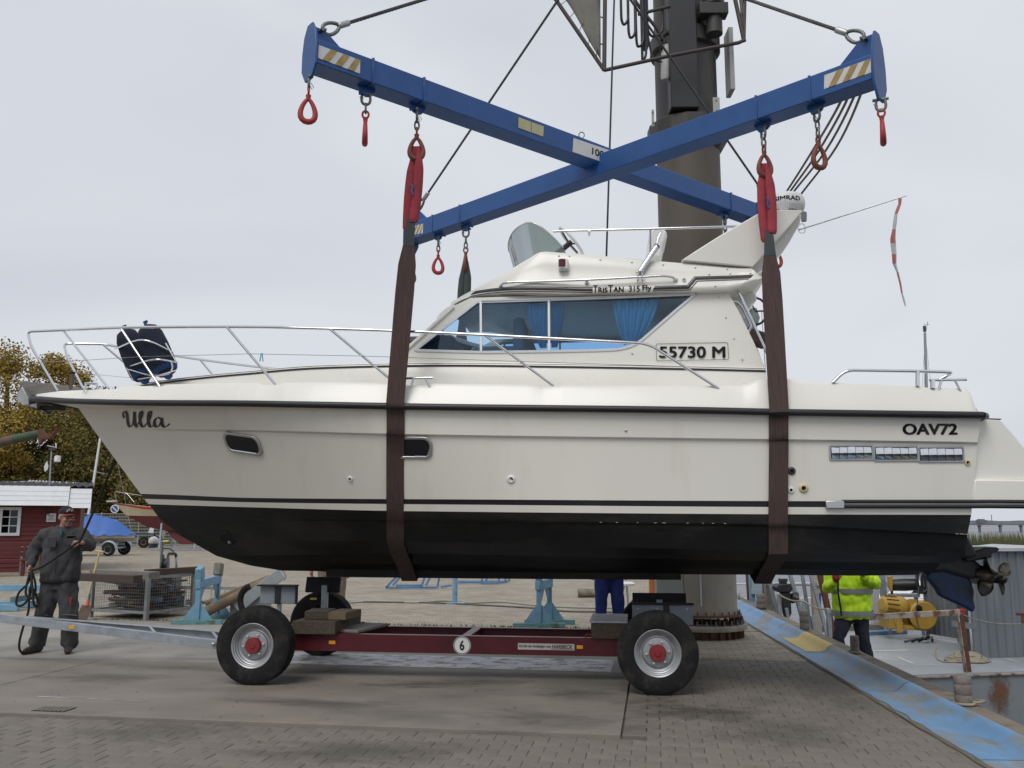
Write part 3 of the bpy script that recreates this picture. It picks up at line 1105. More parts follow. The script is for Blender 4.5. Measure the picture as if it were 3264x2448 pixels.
# name board outline and text on the cabin side
def on_cabin(vs2, px0, py0, px1, py1, off=.004):
    """map unit-box vertices onto the cabin side between two pixel corners (lower left, upper right)"""
    a, b, c_, d_ = bl(px0, py0, hc), bl(px1, py0, hc), bl(px0, py1, hc), bl(px1, py1, hc)
    out = []
    for q in vs2:
        p = a.lerp(b, q.x).lerp(c_.lerp(d_, q.x), q.y)
        x, z = p.x, p.z
        out.append(Vector((x, -hc(x, z) - off, z)))
    return out
vs, fs = fit_text('55730 M', 1, 1, bold=.03)
MB().add(on_cabin(vs, 2101, 1141, 2312, 1104, .0055), fs).build('registration_lettering', M_BLACK, cab, world=False, smooth=0, fixn=False)
a, b = bl(2092, 1151, hc), bl(2320, 1091, hc)
w, h = b.x - a.x, b.z - a.z
c = (a + b) / 2
o_, i_ = rrect(w, h, .02), rrect(w - .008, h - .008, .017)
f_ = lambda L_: [Vector((c.x + x, -hc(c.x, c.z + z) - .0055, c.z + z)) for x, z in L_]
MB().ring(f_(o_), f_(i_)).build('registration_border', M_BLACK, cab, world=False, smooth=0)

# ---- flybridge
xn = bl(1437, 965, .75).x
def hf(x, z=0):
    u = min(1, max(0, (x - xn) / .95))
    return .66 + .46 * (1 - (1 - u) ** 2.2)
ftop = [(1437, 962), (1470, 941), (1500, 924), (1598, 867), (1685, 813), (1705, 800), (1722, 793), (1740, 792), (1923, 806), (2059, 819), (2181, 829), (2300, 839), (2396, 848), (2406, 854), (2415, 868), (2430, 884)]
fbot = [(1437, 976), (1470, 960), (1500, 949), (1800, 941), (2165, 932), (2318, 927), (2364, 918), (2413, 898), (2430, 888)]
FT = [bl(x, y, hf) for x, y in ftop]
FB = [bl(x, y, hf) for x, y in fbot]
ftx, ftz = [q.x for q in FT], [q.z for q in FT]
fbx, fbz = [q.x for q in FB], [q.z for q in FB]
fxs = sorted(set([round(v, 4) for v in ftx + fbx + list(np.linspace(ftx[0], ftx[-1], 40))]))
fxs = [v for v in fxs if ftx[0] <= v <= ftx[-1]]
fl = MB()
loops = []
for x in fxs:
    zt = float(np.interp(x, ftx, ftz)); zb = float(np.interp(x, fbx, fbz)); w = hf(x)
    h = max(zt - zb, .012)
    k = min(1, h / .25)
    half = [(-w + .16 * k, zb - .0 * k), (-w + .012, zb + .012 * k), (-w, zb + .03 * k), (-w - .002, zb + .055 * k), (-w + .012 * k, zb + .075 * k), (-w + .04 * k, zb + .66 * h), (-w + .06 * k, zb + .90 * h), (-w + .085 * k, zt - .006), (-w + .12 * k, zt)]
    loops.append([Vector((x, y, z)) for y, z in half] + [Vector((x, -y, z)) for y, z in reversed(half)])
fl.grid(loops, closed_u=True)
n = len(loops[0])
fl.add([q.copy() for q in loops[0]], [tuple(range(n))])
fl.add([q.copy() for q in loops[-1]], [tuple(range(n))])
fly = fl.build('flybridge', M_GEL, yacht, world=False, smooth=42)
FBVH = BVHTree.FromPolygons([tuple(q) for q in fl.v], fl.f)
def fcast(px, py, off=.004):
    d = lray(px, py).normalized()
    loc, nor, idx, dist = FBVH.ray_cast(CL, d)
    if loc is None:
        loc = bl(px, py, hf)
    return loc + Vector((0, -off, 0))
def fside(x, z, off=.004):
    loc, nor, idx, dist = FBVH.ray_cast(Vector((x, -6, z)), Vector((0, 1, 0)))
    if loc is None:
        return Vector((x, -hf(x) - off, z))
    return loc + Vector((0, -off, 0))
def fstrip(top, bot, n=24):
    """a painted band on the flybridge side between two pixel polylines"""
    ta = [fcast(*q) for q in top]; tb = [fcast(*q) for q in bot]
    rws = []
    for f in (0, .5, 1):
        row_ = []
        for i in range(len(ta) - 1):
            for k in range(n // (len(ta) - 1) + 1):
                t = k / (n // (len(ta) - 1) + 1)
                p = ta[i].lerp(ta[i + 1], t).lerp(tb[i].lerp(tb[i + 1], t), f)
                row_.append(fside(p.x, p.z))
        p = ta[-1].lerp(tb[-1], f)
        row_.append(fside(p.x, p.z))
        rws.append(row_)
    return MB().grid(rws)
fstrip([(1508, 932), (1889, 920)], [(1500, 940), (1889, 929)]).build('side_stripe', M_BLACK, fly, world=False, smooth=0)
fstrip([(1500, 943), (1889, 932)], [(1498, 945.5), (1889, 934.5)]).build('side_stripe', M_BLACK, fly, world=False, smooth=0)
fstrip([(1512, 928.5), (1889, 916)], [(1511, 930.5), (1889, 918)]).build('side_stripe', M_BLACK, fly, world=False, smooth=0)
fstrip([(2084, 916), (2192, 912), (2216, 885), (2400, 878)], [(2081, 924), (2195, 921), (2219, 892), (2392, 886)]).build('side_stripe', M_BLACK, fly, world=False, smooth=0)
fstrip([(2081, 926.5), (2197, 924), (2221, 895), (2388, 888.5)], [(2080, 929), (2199, 926), (2223, 897), (2386, 890.5)]).build('side_stripe', M_BLACK, fly, world=False, smooth=0)
fstrip([(2086, 912), (2189, 909), (2213, 881.5), (2402, 875)], [(2086, 914), (2190, 911), (2214, 883.5), (2402, 877)]).build('side_stripe', M_BLACK, fly, world=False, smooth=0)
for body, (xa, ya, xb, yb), bd in (('T', (1891, 935, 1905, 911), .03), ('RIS', (1907, 935, 1937, 917), .03), ('T', (1938, 934, 1954, 910), .03), ('AN', (1955, 933, 1988, 915), .03), ('315', (2004, 932, 2039, 912), .02), ('Fly', (2047, 937, 2076, 910), .03)):
    vs, fs = fit_text(body, 1, 1, bold=bd)
    A, B, C_, D_ = fcast(xa, ya), fcast(xb, ya), fcast(xa, yb), fcast(xb, yb)
    vs = [A.lerp(B, q.x).lerp(C_.lerp(D_, q.x), q.y) for q in vs]
    MB().add([Vector((q.x, -hf(q.x) - .0075, q.z)) for q in vs], fs).build('model_lettering', M_BLACK, fly, world=False, smooth=0, fixn=False)
# nose visor glass under the tip, nav light
nl = fcast(1797, 848, 0)
nb = MB().box(nl + V(0, -.035, .0), (.10, .08, .115))
nav = nb.build('navigation_light', M_WPLAST, yacht, world=False, bevel=.02)
MB().lathe([(.038, -.035), (.038, .035)], nl + V(-.012, -.056, .012), (0, 0, 1), 14).build('red_lens', mat('red_lens_m', (.10, .012, .02), rough=.15, var=0), nav, world=False)
# screw caps along the moulding
for px, py in ((1782, 816), (1815, 817), (1914, 828), (2014, 836), (2114, 844), (2216, 853), (2318, 858), (2260, 875), (2327, 873), (2392, 871), (2280, 912)):
    p = fcast(px, py, 0)
    MB().lathe([(.009, 0), (.009, .004), (.004, .007)], p, (0, -1, 0), 8).build('screw_cap', M_STEEL, fly, world=False)
for px, py in ((2220, 940), (2290, 947), (2314, 1013), (2340, 1080), (2366, 1146), (2015, 1127)):
    p = bl(px, py, hc)
    MB().lathe([(.008, 0), (.008, .004), (.004, .007)], p, (0, -1, 0), 8).build('screw_cap', M_STEEL, cab, world=False)
# flybridge screen
sc_top = [(1641, 832), (1626, 780), (1621, 750), (1622, 733), (1634, 712), (1652, 706), (1674, 704), (1714, 708), (1745, 717), (1779, 731), (1792, 752), (1815, 797)]
ST = [bl(x, y, .92) for x, y in sc_top]
n_ = 13
scr = MB()
zb_ = bl(1740, 800, .95).z
def scr_pt(a, f):
    # plan: U shape open aft;  a from -1 (near aft end) over 0 (front) to 1 (far aft end)
    s_ = abs(a)
    x_front, x_aft = bl(1650, 770, .3).x, bl(1812, 770, .95).x
    x = x_front + (x_aft - x_front) * s_ ** 1.9
    y = .93 * math.sin(min(1, s_ * 1.25) * math.pi / 2) * (1 if a > 0 else -1)
    top = zb_ + .33 - .02 * (1 - s_) - (max(0, s_ - .62) / .38) ** 1.8 * .30
    lo = min(zb_ - .02, float(np.interp(x + .02, ftx, ftz)) - .02)
    z = lo + (top - lo) * f
    x -= .13 * f * (1 - s_ * .6)
    y *= 1 + .02 * f
    return Vector((x, y, z))
rowsS = [[scr_pt(a, f) for a in np.linspace(-1, 1, 33)] for f in np.linspace(0, 1, 7)]
scr.grid(rowsS)
scr.build('flybridge_screen', M_SMOKE, fly, world=False, smooth=80)
MB().tube(rowsS[-1], .006, 6).build('screen_edge', M_STEEL, fly, world=False)
# steering wheel
wc = bl(1822, 771, .45)
wn_ = Vector((.78, 0, .62)).normalized()
stw = MB()
Mw = basis(wc, (0, 1, 0), wn_)
stw.tube([Mw @ Vector((.19 * math.cos(a), .19 * math.sin(a), 0)) for a in np.linspace(0, 2 * math.pi, 25)[:-1]], .016, 8, closed=True)
sw_ = stw.build('steering_wheel', M_WPLAST, yacht, world=False, smooth=60)
sp = MB()
for a in (R(90), R(210), R(330)):
    sp.tube([Mw @ Vector((0, 0, -.03)), Mw @ Vector((.185 * math.cos(a), .185 * math.sin(a), 0))], .009, 6)
sp.tube([Mw @ Vector((0, 0, 0)), Mw @ Vector((0, 0, -.3))], .03, 8)
sp.build('wheel_spokes', M_BLACK, sw_, world=False)
# helm seat
ss = bl(2095, 823, .55)
seat = MB()
pr = [bl(x, y, .75) for x, y in ((2058, 822), (2066, 780), (2070, 735), (2084, 724), (2112, 723), (2127, 738), (2127, 752), (2115, 780), (2112, 822))]
seat.prism(pr, (0, .55, 0))
seat.build('helm_seat', M_WPLAST, yacht, world=False, bevel=.03, bseg=3)
# arch
def hp(px, y):
    return [bl(a, b, y) for a, b in px]
leg = [(2172, 829), (2230, 791), (2300, 747), (2415, 681), (2438, 673), (2470, 669), (2554, 669), (2558, 674), (2480, 762), (2400, 851)]
leg2 = [(2330, 800), (2540, 676), (2559, 680), (2554, 705), (2541, 729), (2520, 766), (2496, 801), (2457, 836), (2413, 868), (2395, 858)]
arch = MB()
for sg in (1, -1):
    P = hp(leg, 1.08)
    P2 = hp(leg2, 1.0)
    if sg < 0:
        P, P2 = mir(P), mir(P2)
    arch.prism(P, (0, .10 * sg, 0))
    arch.prism([q + V(0, .06 * sg, 0) for q in P2], (0, .16 * sg, 0))
top_ = hp([(2440, 674), (2556, 670), (2530, 705), (2440, 706)], 1.05)
arch.prism(top_, (0, 2.1, 0))
archo = arch.build('radar_arch', M_GEL, yacht, world=False, bevel=.022, bseg=3, smooth=50)
# radar dome with its lettering
rc_ = bl(2499, 668, .12)
rad = MB()
rad.lathe([(.16, -.04), (.205, -.02), (.218, .02), (.220, .06), (.212, .105), (.19, .135), (.14, .155), (.06, .165), (.0, .167)], rc_, (0, 0, 1), 32, cap=False)
rado = rad.build('radar_dome', M_WPLAST, yacht, world=False, smooth=60)
vs, fs = fit_text('SIMRAD', .285, .05, bold=.03)
def dome(q):
    a = (q.x - .1425) / .222
    return rc_ + Vector((.222 * math.sin(a), -.222 * math.cos(a), .028 + q.y))
MB().add([dome(q) for q in vs], fs).build('radar_lettering', M_BLACK, rado, world=False, smooth=0, fixn=False)
gp = bl(2499, 668, .80)
MB().lathe([(.03, -.03), (.045, 0), (.05, .05), (.048, .075), (.035, .098), (.0, .105)], gp, (0, 0, 1), 18, cap=False).build('gps_dome', M_WPLAST, yacht, world=False, smooth=60)
lamp = bl(2562, 690, .8)
MB().lathe([(.025, -.05), (.03, 0), (.03, .04), (.012, .05)], lamp, (0, 0, 1), 12).build('mast_light', mat('lamp_grey', (.25, .25, .25), rough=.3), yacht, world=False)
ring = bl(2556, 728, .8)
MB().tube([ring + Vector((.035 * math.cos(a), 0, .05 * math.sin(a))) for a in np.linspace(0, 6.28, 17)[:-1]], .006, 6, closed=True).build('arch_eye', M_CHROME, yacht, world=False)
# flag pole with its plastic tape
pa, pb = bl(2545, 733, .8), bl(2889, 624, .8)
MB().tube([pa, pb], [.008, .005], 8).build('whip_pole', M_STEEL, yacht, world=False)

# ---- rails
def pipe(name, pts, r=.0125, parent=yacht, m=None, seg=8, **kw):
    return MB().tube(pts, r, seg).build(name, m or M_CHROME, parent, world=False, smooth=60, **kw)
def hrail(x, z=0):
    return max(.34, r0.hb(x) - .02)
top_px = [(362, 1045), (560, 1042), (800, 1042), (947, 1045), (1244, 1054), (1544, 1068), (1800, 1081), (2062, 1094)]
near = [bl(x, y, hrail) for x, y in top_px]
f0 = bl(87, 1057, .34); f1 = bl(183, 1246, .30); fb = bl(80, 1072, .34)
n1 = bl(200, 1052, .40)
e1, e2 = bl(2065, 1095, hrail), bl(2290, 1238, hd)
for sg in (1, -1):
    path = [f1, bl(100, 1105, .34), f0, n1] + near[:-1] + [e1, e2]
    path = fillet(path[:4], .06) + cr_path([path[3]] + path[4:-1], 5)[1:-1] + fillet([path[-3], path[-2], path[-1]], .10)[1:]
    if sg < 0:
        path = mir(path)
    pipe('bow_rail', path, .0145)
    for (xa, ya), (xb, yb) in (((203, 1055), (347, 1239)), ((385, 1046), (510, 1233)), ((724, 1043), (878, 1226)), ((1052, 1049), (1262, 1224)), ((1546, 1069), (1765, 1231))):
        a = bl(xa, ya, hrail if xa > 300 else .40); b = bl(xb, yb, lambda x, z: hd(x) - .03)
        q = [a, b]
        if sg < 0:
            q = mir(q)
        pipe('stanchion', q, .0125)
    wl_ = [bl(127, 1155, .35), bl(275, 1148, lambda x, z: hrail(x) - .02)] + [bl(x, y, lambda x, z: hrail(x) - .03) for x, y in ((450, 1137), (796, 1128), (1160, 1135), (1400, 1143), (1650, 1152), (2163, 1168))]
    if sg < 0:
        wl_ = mir(wl_)
    pipe('guard_wire', wl_, .003, m=M_STEEL, seg=5)
# clothes peg on the wire
pg = bl(834, 1131, lambda x, z: hrail(x) - .03)
cp_ = MB()
cp_.bar(pg + V(-.004, 0, .015), pg + V(-.016, 0, -.065), .008, .009)
cp_.bar(pg + V(.004, 0, .015), pg + V(.016, 0, -.065), .008, .009)
tag(cp_.build('clothes_peg', mat('peg_blue', (.25, .42, .5), rough=.5), None, world=False), 'small pale blue clothes peg clipped on the bow guard wire', 'clothes peg').matrix_world = BM
# flybridge top rail, brace, handrail on the side
for sg in (1, -1):
    pth = [bl(1764, 738, .98), bl(1800, 736, 1.0), bl(2059, 730, 1.06), bl(2398, 720, 1.06), bl(2412, 721, 1.06)]
    pipe('flybridge_rail', pth if sg > 0 else mir(pth), .013)
    q = [bl(2073, 731, 1.05), bl(2073, 806, 1.0)]
    pipe('rail_post', q if sg > 0 else mir(q), .012)
    q = [bl(1596, 914, lambda x, z: hf(x) - .02), bl(1598, 905, lambda x, z: hf(x) + .03), bl(1618, 900, lambda x, z: hf(x) + .03), bl(1871, 892, lambda x, z: hf(x) + .03), bl(2118, 879, lambda x, z: hf(x) + .03), bl(2146, 884, lambda x, z: hf(x) + .02), bl(2153, 894, lambda x, z: hf(x) - .02)]
    q = fillet(q, .04)
    pipe('grab_rail', q if sg > 0 else mir(q), .0125)
    for px, py in ((1871, 902), (1597, 912), (2154, 892)):
        p = fcast(px, py, 0)
        if sg < 0: p.y = -p.y
        MB().lathe([(.024, 0), (.022, .006), (.012, .012), (.010, .035)], p, (0, -sg, .15), 12).build('rail_foot', M_CHROME, yacht, world=False)
MB().tube([bl(1878, 738, 1.02) + V(0, 0, .0), bl(1878, 752, 1.02)], [.017, .008], 8).build('rail_clip', M_CHROME, yacht, world=False)
bs, bm_, bt_ = bl(2040, 866, 1.12), bl(2093, 786, 1.08), bl(2105, 744, 1.06)
br_ = pipe('brace_cylinder', [bs, bm_], .027, seg=14)
pipe('brace_rod', [bm_, bl(2097, 762, 1.07), bt_], .013, parent=br_)
pipe('brace_collar', [bm_, bm_ + (bm_ - bs).normalized() * .012], .030, parent=br_, m=M_BLACK, seg=14)
cl_ = MB()
for dx in (-.022, .022):
    cl_.box(bl(2040, 882, 1.15) + V(dx, 0, -.005), (.014, .05, .075))
cl_.tube([bs + V(-.04, 0, 0), bs + V(.04, 0, 0)], .012, 8)
cl_.build('brace_clamp', M_STEEL, br_, world=False, bevel=.004)
p = fcast(2180, 892, 0)
MB().lathe([(.02, 0), (.018, .01), (.008, .03), (.0, .034)], p, (0, -1, .2), 12, cap=False).build('deck_fitting', M_CHROME, yacht, world=False)
# stern rail and cleats
sr = fillet([bl(2655, 1219, hd), bl(2694, 1180, hd), bl(2921, 1183, hd), bl(3030, 1186, hd), bl(3032, 1190, .95), bl(2990, 1212, .95)], .09)
for sg in (1, -1):
    pipe('stern_rail', sr if sg > 0 else mir(sr), .015)
    q = [bl(2925, 1184, hd), bl(2925, 1230, hd)]
    pipe('rail_post', q if sg > 0 else mir(q), .018)
def cleat(px, py0, py1, w0, nm='cleat'):
    a = bl(px, py0, hd); b = bl(px, py1, hd)
    c_ = MB()
    c_.tube([a + V(-w0, 0, 0), a + V(w0, 0, 0)], .012, 8)
    for d in (-.07, .07):
        c_.tube([a + V(d * .8, 0, 0), Vector((b.x + d * 1.3 + .01, b.y, b.z - .02))], .011, 8)
    c_.build(nm, M_CHROME, yacht, world=False, smooth=60)
cleat(1337, 1205, 1228, .125)
cleat(3022, 1211, 1238, .155)
cleat(290, 1222, 1245, .07)
cc = MB()
cc.tube([bl(2973, 1209, hd), bl(2973, 1238, hd)], .02, 10)
cc.build('stern_post', M_CHROME, yacht, world=False)

# ---- hull fittings
def ring_solid(mb, M, outer, inner, z0, z1):
    a = [M @ Vector((x, y, z0)) for x, y in outer]
    b = [M @ Vector((x, y, z1)) for x, y in outer]
    c_ = [M @ Vector((x, y, z1)) for x, y in inner]
    d_ = [M @ Vector((x, y, z0)) for x, y in inner]
    n = len(a)
    mb.grid([a, b, c_, d_], closed_u=True)
for px, py, w, h, sk in ((776, 1413, 126, 64, -.28), (1313, 1427, 126, 70, 0)):
    M, s = hframe(px, py)
    M = M @ Matrix.Translation(V(0, 0, .010 if px < 1000 else .002))
    W_, H_ = w * s * 1.05, h * s
    po = MB()
    ring_solid(po, M, rrect(W_, H_, H_ * .36, 6, sk * .6), rrect(W_ - .05, H_ - .05, H_ * .28, 6, sk * .6), -.03, .014)
    pho = po.build('porthole', M_STEEL, yacht, world=False, smooth=40, bevel=.004)
    g = MB()
    g.add([M @ Vector((x, y, .0085)) for x, y in rrect(W_ - .045, H_ - .045, H_ * .29, 6, sk * .6)], [tuple(range(24))])
    g.build('porthole_glass', M_PORT, pho, world=False, smooth=0)
    li = MB()
    li.bar(M @ Vector((-W_ * .30 if px < 1000 else .03, -H_ * .37, .016)), M @ Vector((W_ * .36, -H_ * .37, .016)), .008, .008)
    li.build('porthole_lip', M_CHROME, pho, world=False)
for px, py, r_, m_ in ((1117, 1526, 9.5, M_WPLAST), (1629, 1528, 14, M_WPLAST), (2561, 1556, 14, M_CREAM), (2523, 1501, 12, mat('dark_grey_plastic', (.05, .055, .06), rough=.5)), (2521, 1562, 9.5, M_WPLAST), (3083, 1474, 8.5, M_CREAM)):
    M, s = hframe(px, py)
    r_ *= s
    o_ = M @ Vector((0, 0, 0)); ax = (M.to_3x3() @ Vector((0, 0, 1)))
    t_ = MB().lathe([(r_, -.005), (r_, .006), (r_ * .85, .014), (r_ * .5, .016), (r_ * .46, .004), (r_ * .42, -.004)], o_, ax, 20, cap=False)
    th_ = t_.build('through_hull', m_, yacht, world=False, smooth=50)
    MB().lathe([(r_ * .46, .003), (.0001, .0031)], o_, ax, 16, cap=False).build('outlet_hole', M_BLACKHOLE, th_, world=False, smooth=0)
M, s = hframe(1995, 1372)
MB().lathe([(.012, 0), (.012, .008), (.005, .013)], M @ V(0, 0, 0), M.to_3x3() @ V(0, 0, 1), 8).build('hull_stud', M_STEEL, yacht, world=False)
# engine air louvres
for px, py in ((2713, 1443), (2855.5, 1446), (2999, 1449)):
    M, s = hframe(px, py)
    W_, H_ = 126 * s, 45 * s
    lv = MB()
    ring_solid(lv, M, rrect(W_, H_, .012, 3), rrect(W_ - .028, H_ - .028, .006, 3), -.02, .010)
    lvo = lv.build('air_louvre', M_STEEL, yacht, world=False, smooth=30, bevel=.002, bseg=1)
    MB().add([M @ Vector((x, y, .002)) for x, y in ((-W_ / 2 + .01, -H_ / 2 + .01), (W_ / 2 - .01, -H_ / 2 + .01), (W_ / 2 - .01, H_ / 2 - .01), (-W_ / 2 + .01, H_ / 2 - .01))], [(0, 1, 2, 3)]).build('louvre_back', mat('louvre_back', (.09, .085, .08), rough=.25, metal=.8), lvo, world=False, smooth=0)
    w5 = (W_ - .034) / 5
    for k in range(5):
        x0 = -W_ / 2 + .017 + k * w5
        tl = random.uniform(-.05, .05)
        b_ = MB()
        b_.add([M @ Vector((x0 + .002, H_ * .36, .0065)), M @ Vector((x0 + w5 * .98, H_ * (.36 + tl), .0045)), M @ Vector((x0 + w5 * .98, -H_ * .0, .016)), M @ Vector((x0 + .004, -H_ * .02, .010))], [(0, 1, 2, 3)])
        b_.add([M @ Vector((x0 + .002, -H_ * .12, .024)), M @ Vector((x0 + w5 * .98, -H_ * .20, .024)), M @ Vector((x0 + w5 * .98, -H_ * .37, .004)), M @ Vector((x0 + .004, -H_ * .37, .004))], [(0, 1, 2, 3)])
        b_.build('louvre_blade', M_CHROME, lvo, world=False, smooth=0)
# lettering on the hull
def hull_text(vs2, fs, px0, py0, px1, py1, name, off=.004):
    A, B, C_, D_ = hcast(px0, py0)[0], hcast(px1, py0)[0], hcast(px0, py1)[0], hcast(px1, py1)[0]
    out = []
    for q in vs2:
        p = A.lerp(B, q.x).lerp(C_.lerp(D_, q.x), q.y)
        x, z = p.x, p.z
        l_, n_ = hside(x, z)
        out.append((l_ if l_ else Vector((x, A.y, z))) + (n_ if n_ else Vector((0, -1, 0))) * off)
    return MB().add(out, fs).build(name, M_BLACK, yacht, world=False, smooth=0, fixn=False)
vs, fs = fit_text('OAV72', 1, 1, bold=.045)
hull_text(vs, fs, 2876, 1386, 3052, 1350, 'hull_lettering')
# script name drawn with a brush of changing width
def brush(pts, wmin, wmax):
    P = cr_path([Vector((x, y, 0)) for x, y in pts], 7)
    vs, fs = [], []
    for i, q in enumerate(P):
        d = (P[min(i + 1, len(P) - 1)] - P[max(i - 1, 0)])
        a = math.atan2(d.y, d.x)
        w = wmin + (wmax - wmin) * abs(math.sin(a - .35)) ** 1.3 * (1.0 if d.y < 0 else .55)
        nrm = Vector((-math.sin(a), math.cos(a), 0))
        vs += [q + nrm * w, q - nrm * w]
        if i:
            fs.append((2 * i - 2, 2 * i - 1, 2 * i + 1, 2 * i))
    return vs, fs
SX, SY = 415.0, 140.0          # drawn in the letter box of the name, x 1085..1500, y 1000..860
strokes = [
    [(1100, 918), (1090, 900), (1086, 878), (1096, 863), (1112, 864), (1124, 880), (1128, 910), (1132, 950), (1140, 980), (1156, 994), (1174, 984), (1186, 950), (1190, 905), (1194, 866)],
    [(1196, 864), (1198, 910), (1201, 955), (1206, 984), (1220, 996), (1236, 990)],
    [(1214, 985), (1232, 965), (1254, 930), (1268, 895), (1270, 868), (1258, 862), (1247, 885), (1246, 930), (1254, 972), (1268, 993), (1284, 995), (1298, 984)],
    [(1290, 985), (1312, 960), (1334, 925), (1345, 892), (1346, 868), (1334, 862), (1322, 885), (1320, 930), (1326, 972), (1338, 993), (1354, 994), (1368, 980)],
    [(1424, 925), (1408, 915), (1388, 922), (1374, 948), (1376, 980), (1392, 996), (1412, 985), (1426, 955), (1433, 920)],
    [(1434, 916), (1434, 950), (1440, 982), (1456, 996), (1476, 988), (1498, 966)],
]
for stx in strokes:
    vs, fs = brush([((x - 1085) / SX, (1000 - y) / SX) for x, y in stx], .008, .032)
    vs = [Vector((q.x, q.y * SX / SY, 0)) for q in vs]
    hull_text(vs, fs, 392.4, 1361.7, 542.5, 1311, 'name_lettering', .0045)
# bow thruster tunnel
M, s = hframe(725, 1720)
bt = MB().lathe([(.10, -.02), (.10, .004), (.088, .006), (.086, -.10)], M @ V(0, 0, 0), M.to_3x3() @ V(0, 0, 1), 24, cap=False)
bto = bt.build('bow_thruster_tunnel', M_ANTI, yacht, world=False)
MB().lathe([(.087, .0035), (.0001, .0036)], M @ V(0, 0, 0), M.to_3x3() @ V(0, 0, 1), 20, cap=False).build('tunnel_opening', M_BLACKHOLE, bto, world=False, smooth=0)
MB().lathe([(.0, .03), (.02, .012), (.022, -.02)], M @ V(.02, -.03, 0), M.to_3x3() @ V(0, 0, 1), 10, cap=False).build('thruster_hub', M_STEEL, bto, world=False)
# scuffs along the chine
scf = MB()
for k in range(20):
    px = random.uniform(1900, 2350) if k < 12 else random.uniform(3040, 3080)
    x = hcast(px, 1640)[0].x
    p = c1.at(x, .0, .004)
    w_ = random.uniform(.006, .02)
    scf.add([p + V(0, -.002, .0015), p + V(w_, -.002, .001), p + V(w_ * .9, -.002, -.0015), p + V(0, -.002, -.001)], [(0, 1, 2, 3)])
scf.build('chine_scuffs', M_HULLW, hullo, world=False, smooth=0)

# ---- stern moulding, bathing platform, platform rail
stn = MB()
sp_ = [(3124, 1336), (3180, 1338), (3192, 1342), (3230, 1385), (3268, 1432), (3310, 1486), (3345, 1520), (3420, 1526), (3420, 1530), (3102, 1530)]
stn.prism(hp(sp_, 1.36), (0, 2.72, 0))
stn.build('stern_moulding', M_GEL, yacht, world=False, bevel=.03, bseg=3)
plat = MB()
plat.prism(hp([(3106, 1528), (3440, 1532), (3440, 1600), (3100, 1598)], 1.40), (0, 2.80, 0))
plat.build('bathing_platform', M_GEL, yacht, world=False, bevel=.012)
a, b = hcast(2684, 1607)[0], hcast(3090, 1607)[0]
c_ = bl(3440, 1609, 1.42)
prl = MB()
for dz, rr in ((.022, .016), (-.020, .017)):
    prl.tube([a + V(0, -.02, dz), b + V(0, -.02, dz), Vector((b.x + .15, -1.43, b.z + dz)), c_ + V(0, -.02, dz)], rr, 8)
prl_o = prl.build('platform_fender', M_RUB, yacht, world=False, smooth=60)
MB().tube([a + V(0, -.022, 0), b + V(0, -.022, 0), Vector((b.x + .15, -1.434, b.z)), c_ + V(0, -.022, 0)], .012, 6).build('fender_insert', mat('grey_insert', (.16, .16, .165), rough=.4), prl_o, world=False)
M, s = hframe(2659, 1608)
MB().box(M @ V(0, 0, .015), (52 * s, .04, 22 * s)).build('fender_end_plate', M_STEEL, prl_o, world=False, bevel=.006)
MB().bar(bl(3128, 1336, 1.30), bl(3184, 1338, 1.30), .1, .008).build('stern_lid', M_RUB, yacht, world=False)

# ---- stern drive with two propellers
M_DRIVE = mat('drive_paint', (.022, .022, .024), rough=.5, var=.35, scale=8, col2=(.05, .042, .03), c2amt=.4, c2scale=6)
M_DBLUE = mat('drive_blue', (.013, .042, .125), rough=.5, var=.3, scale=6, col2=(.02, .02, .025), c2amt=.45, c2scale=3)
M_BRONZE = mat('propeller_bronze', (.16, .135, .105), rough=.38, metal=.7, var=.4, scale=10, col2=(.035, .03, .026), c2amt=.5, c2scale=6)
dr = MB()
leg_ = hp([(2880, 1745), (2990, 1768), (3060, 1764), (3110, 1785), (3150, 1815), (3128, 1845), (3090, 1846), (3010, 1822), (2950, 1830), (2925, 1800), (2880, 1790)], .11)
dr.prism(leg_, (0, .22, 0))
dro = dr.build('stern_drive', M_DRIVE, yacht, world=False, bevel=.035, bseg=3, smooth=60)
sk = MB()
sk.prism(hp([(2952, 1838), (2972, 1798), (3010, 1790), (3062, 1818), (3098, 1850), (3108, 1885), (3106, 1912), (3112, 1938), (3103, 1955), (3085, 1940), (3030, 1916), (2996, 1900), (2985, 1878)], .07), (0, .10, 0))
sk.build('drive_skeg', M_DBLUE, dro, world=False, bevel=.025, bseg=2)
cvp = MB()
cvp.prism(hp([(3060, 1772), (3088, 1757), (3118, 1754), (3140, 1745), (3178, 1744), (3188, 1750), (3180, 1759), (3162, 1765), (3165, 1776), (3150, 1780), (3118, 1786), (3085, 1790)], .16), (0, .32, 0))
cvp.build('cavitation_plate', M_DRIVE, dro, world=False, bevel=.012)
MB().prism(hp([(3055, 1700), (3086, 1706), (3120, 1770), (3096, 1782), (3060, 1776)], .25), (0, .5, 0)).build('transom_shield', M_DRIVE, dro, world=False, bevel=.03)
ax0, ax1 = bl(3095, 1820, 0), bl(3200, 1846, .22)
axd = (ax1 - ax0).normalized()
Lx = (ax1 - ax0).length
MB().lathe([(.02, -.12), (.075, -.02), (.085, .10), (.08, .2), (.062, Lx * .75), (.05, Lx * 1.0), (.03, Lx * 1.08), (.0, Lx * 1.1)], ax0, axd, 18, cap=False).build('propeller_hub', M_BRONZE, dro, world=False)
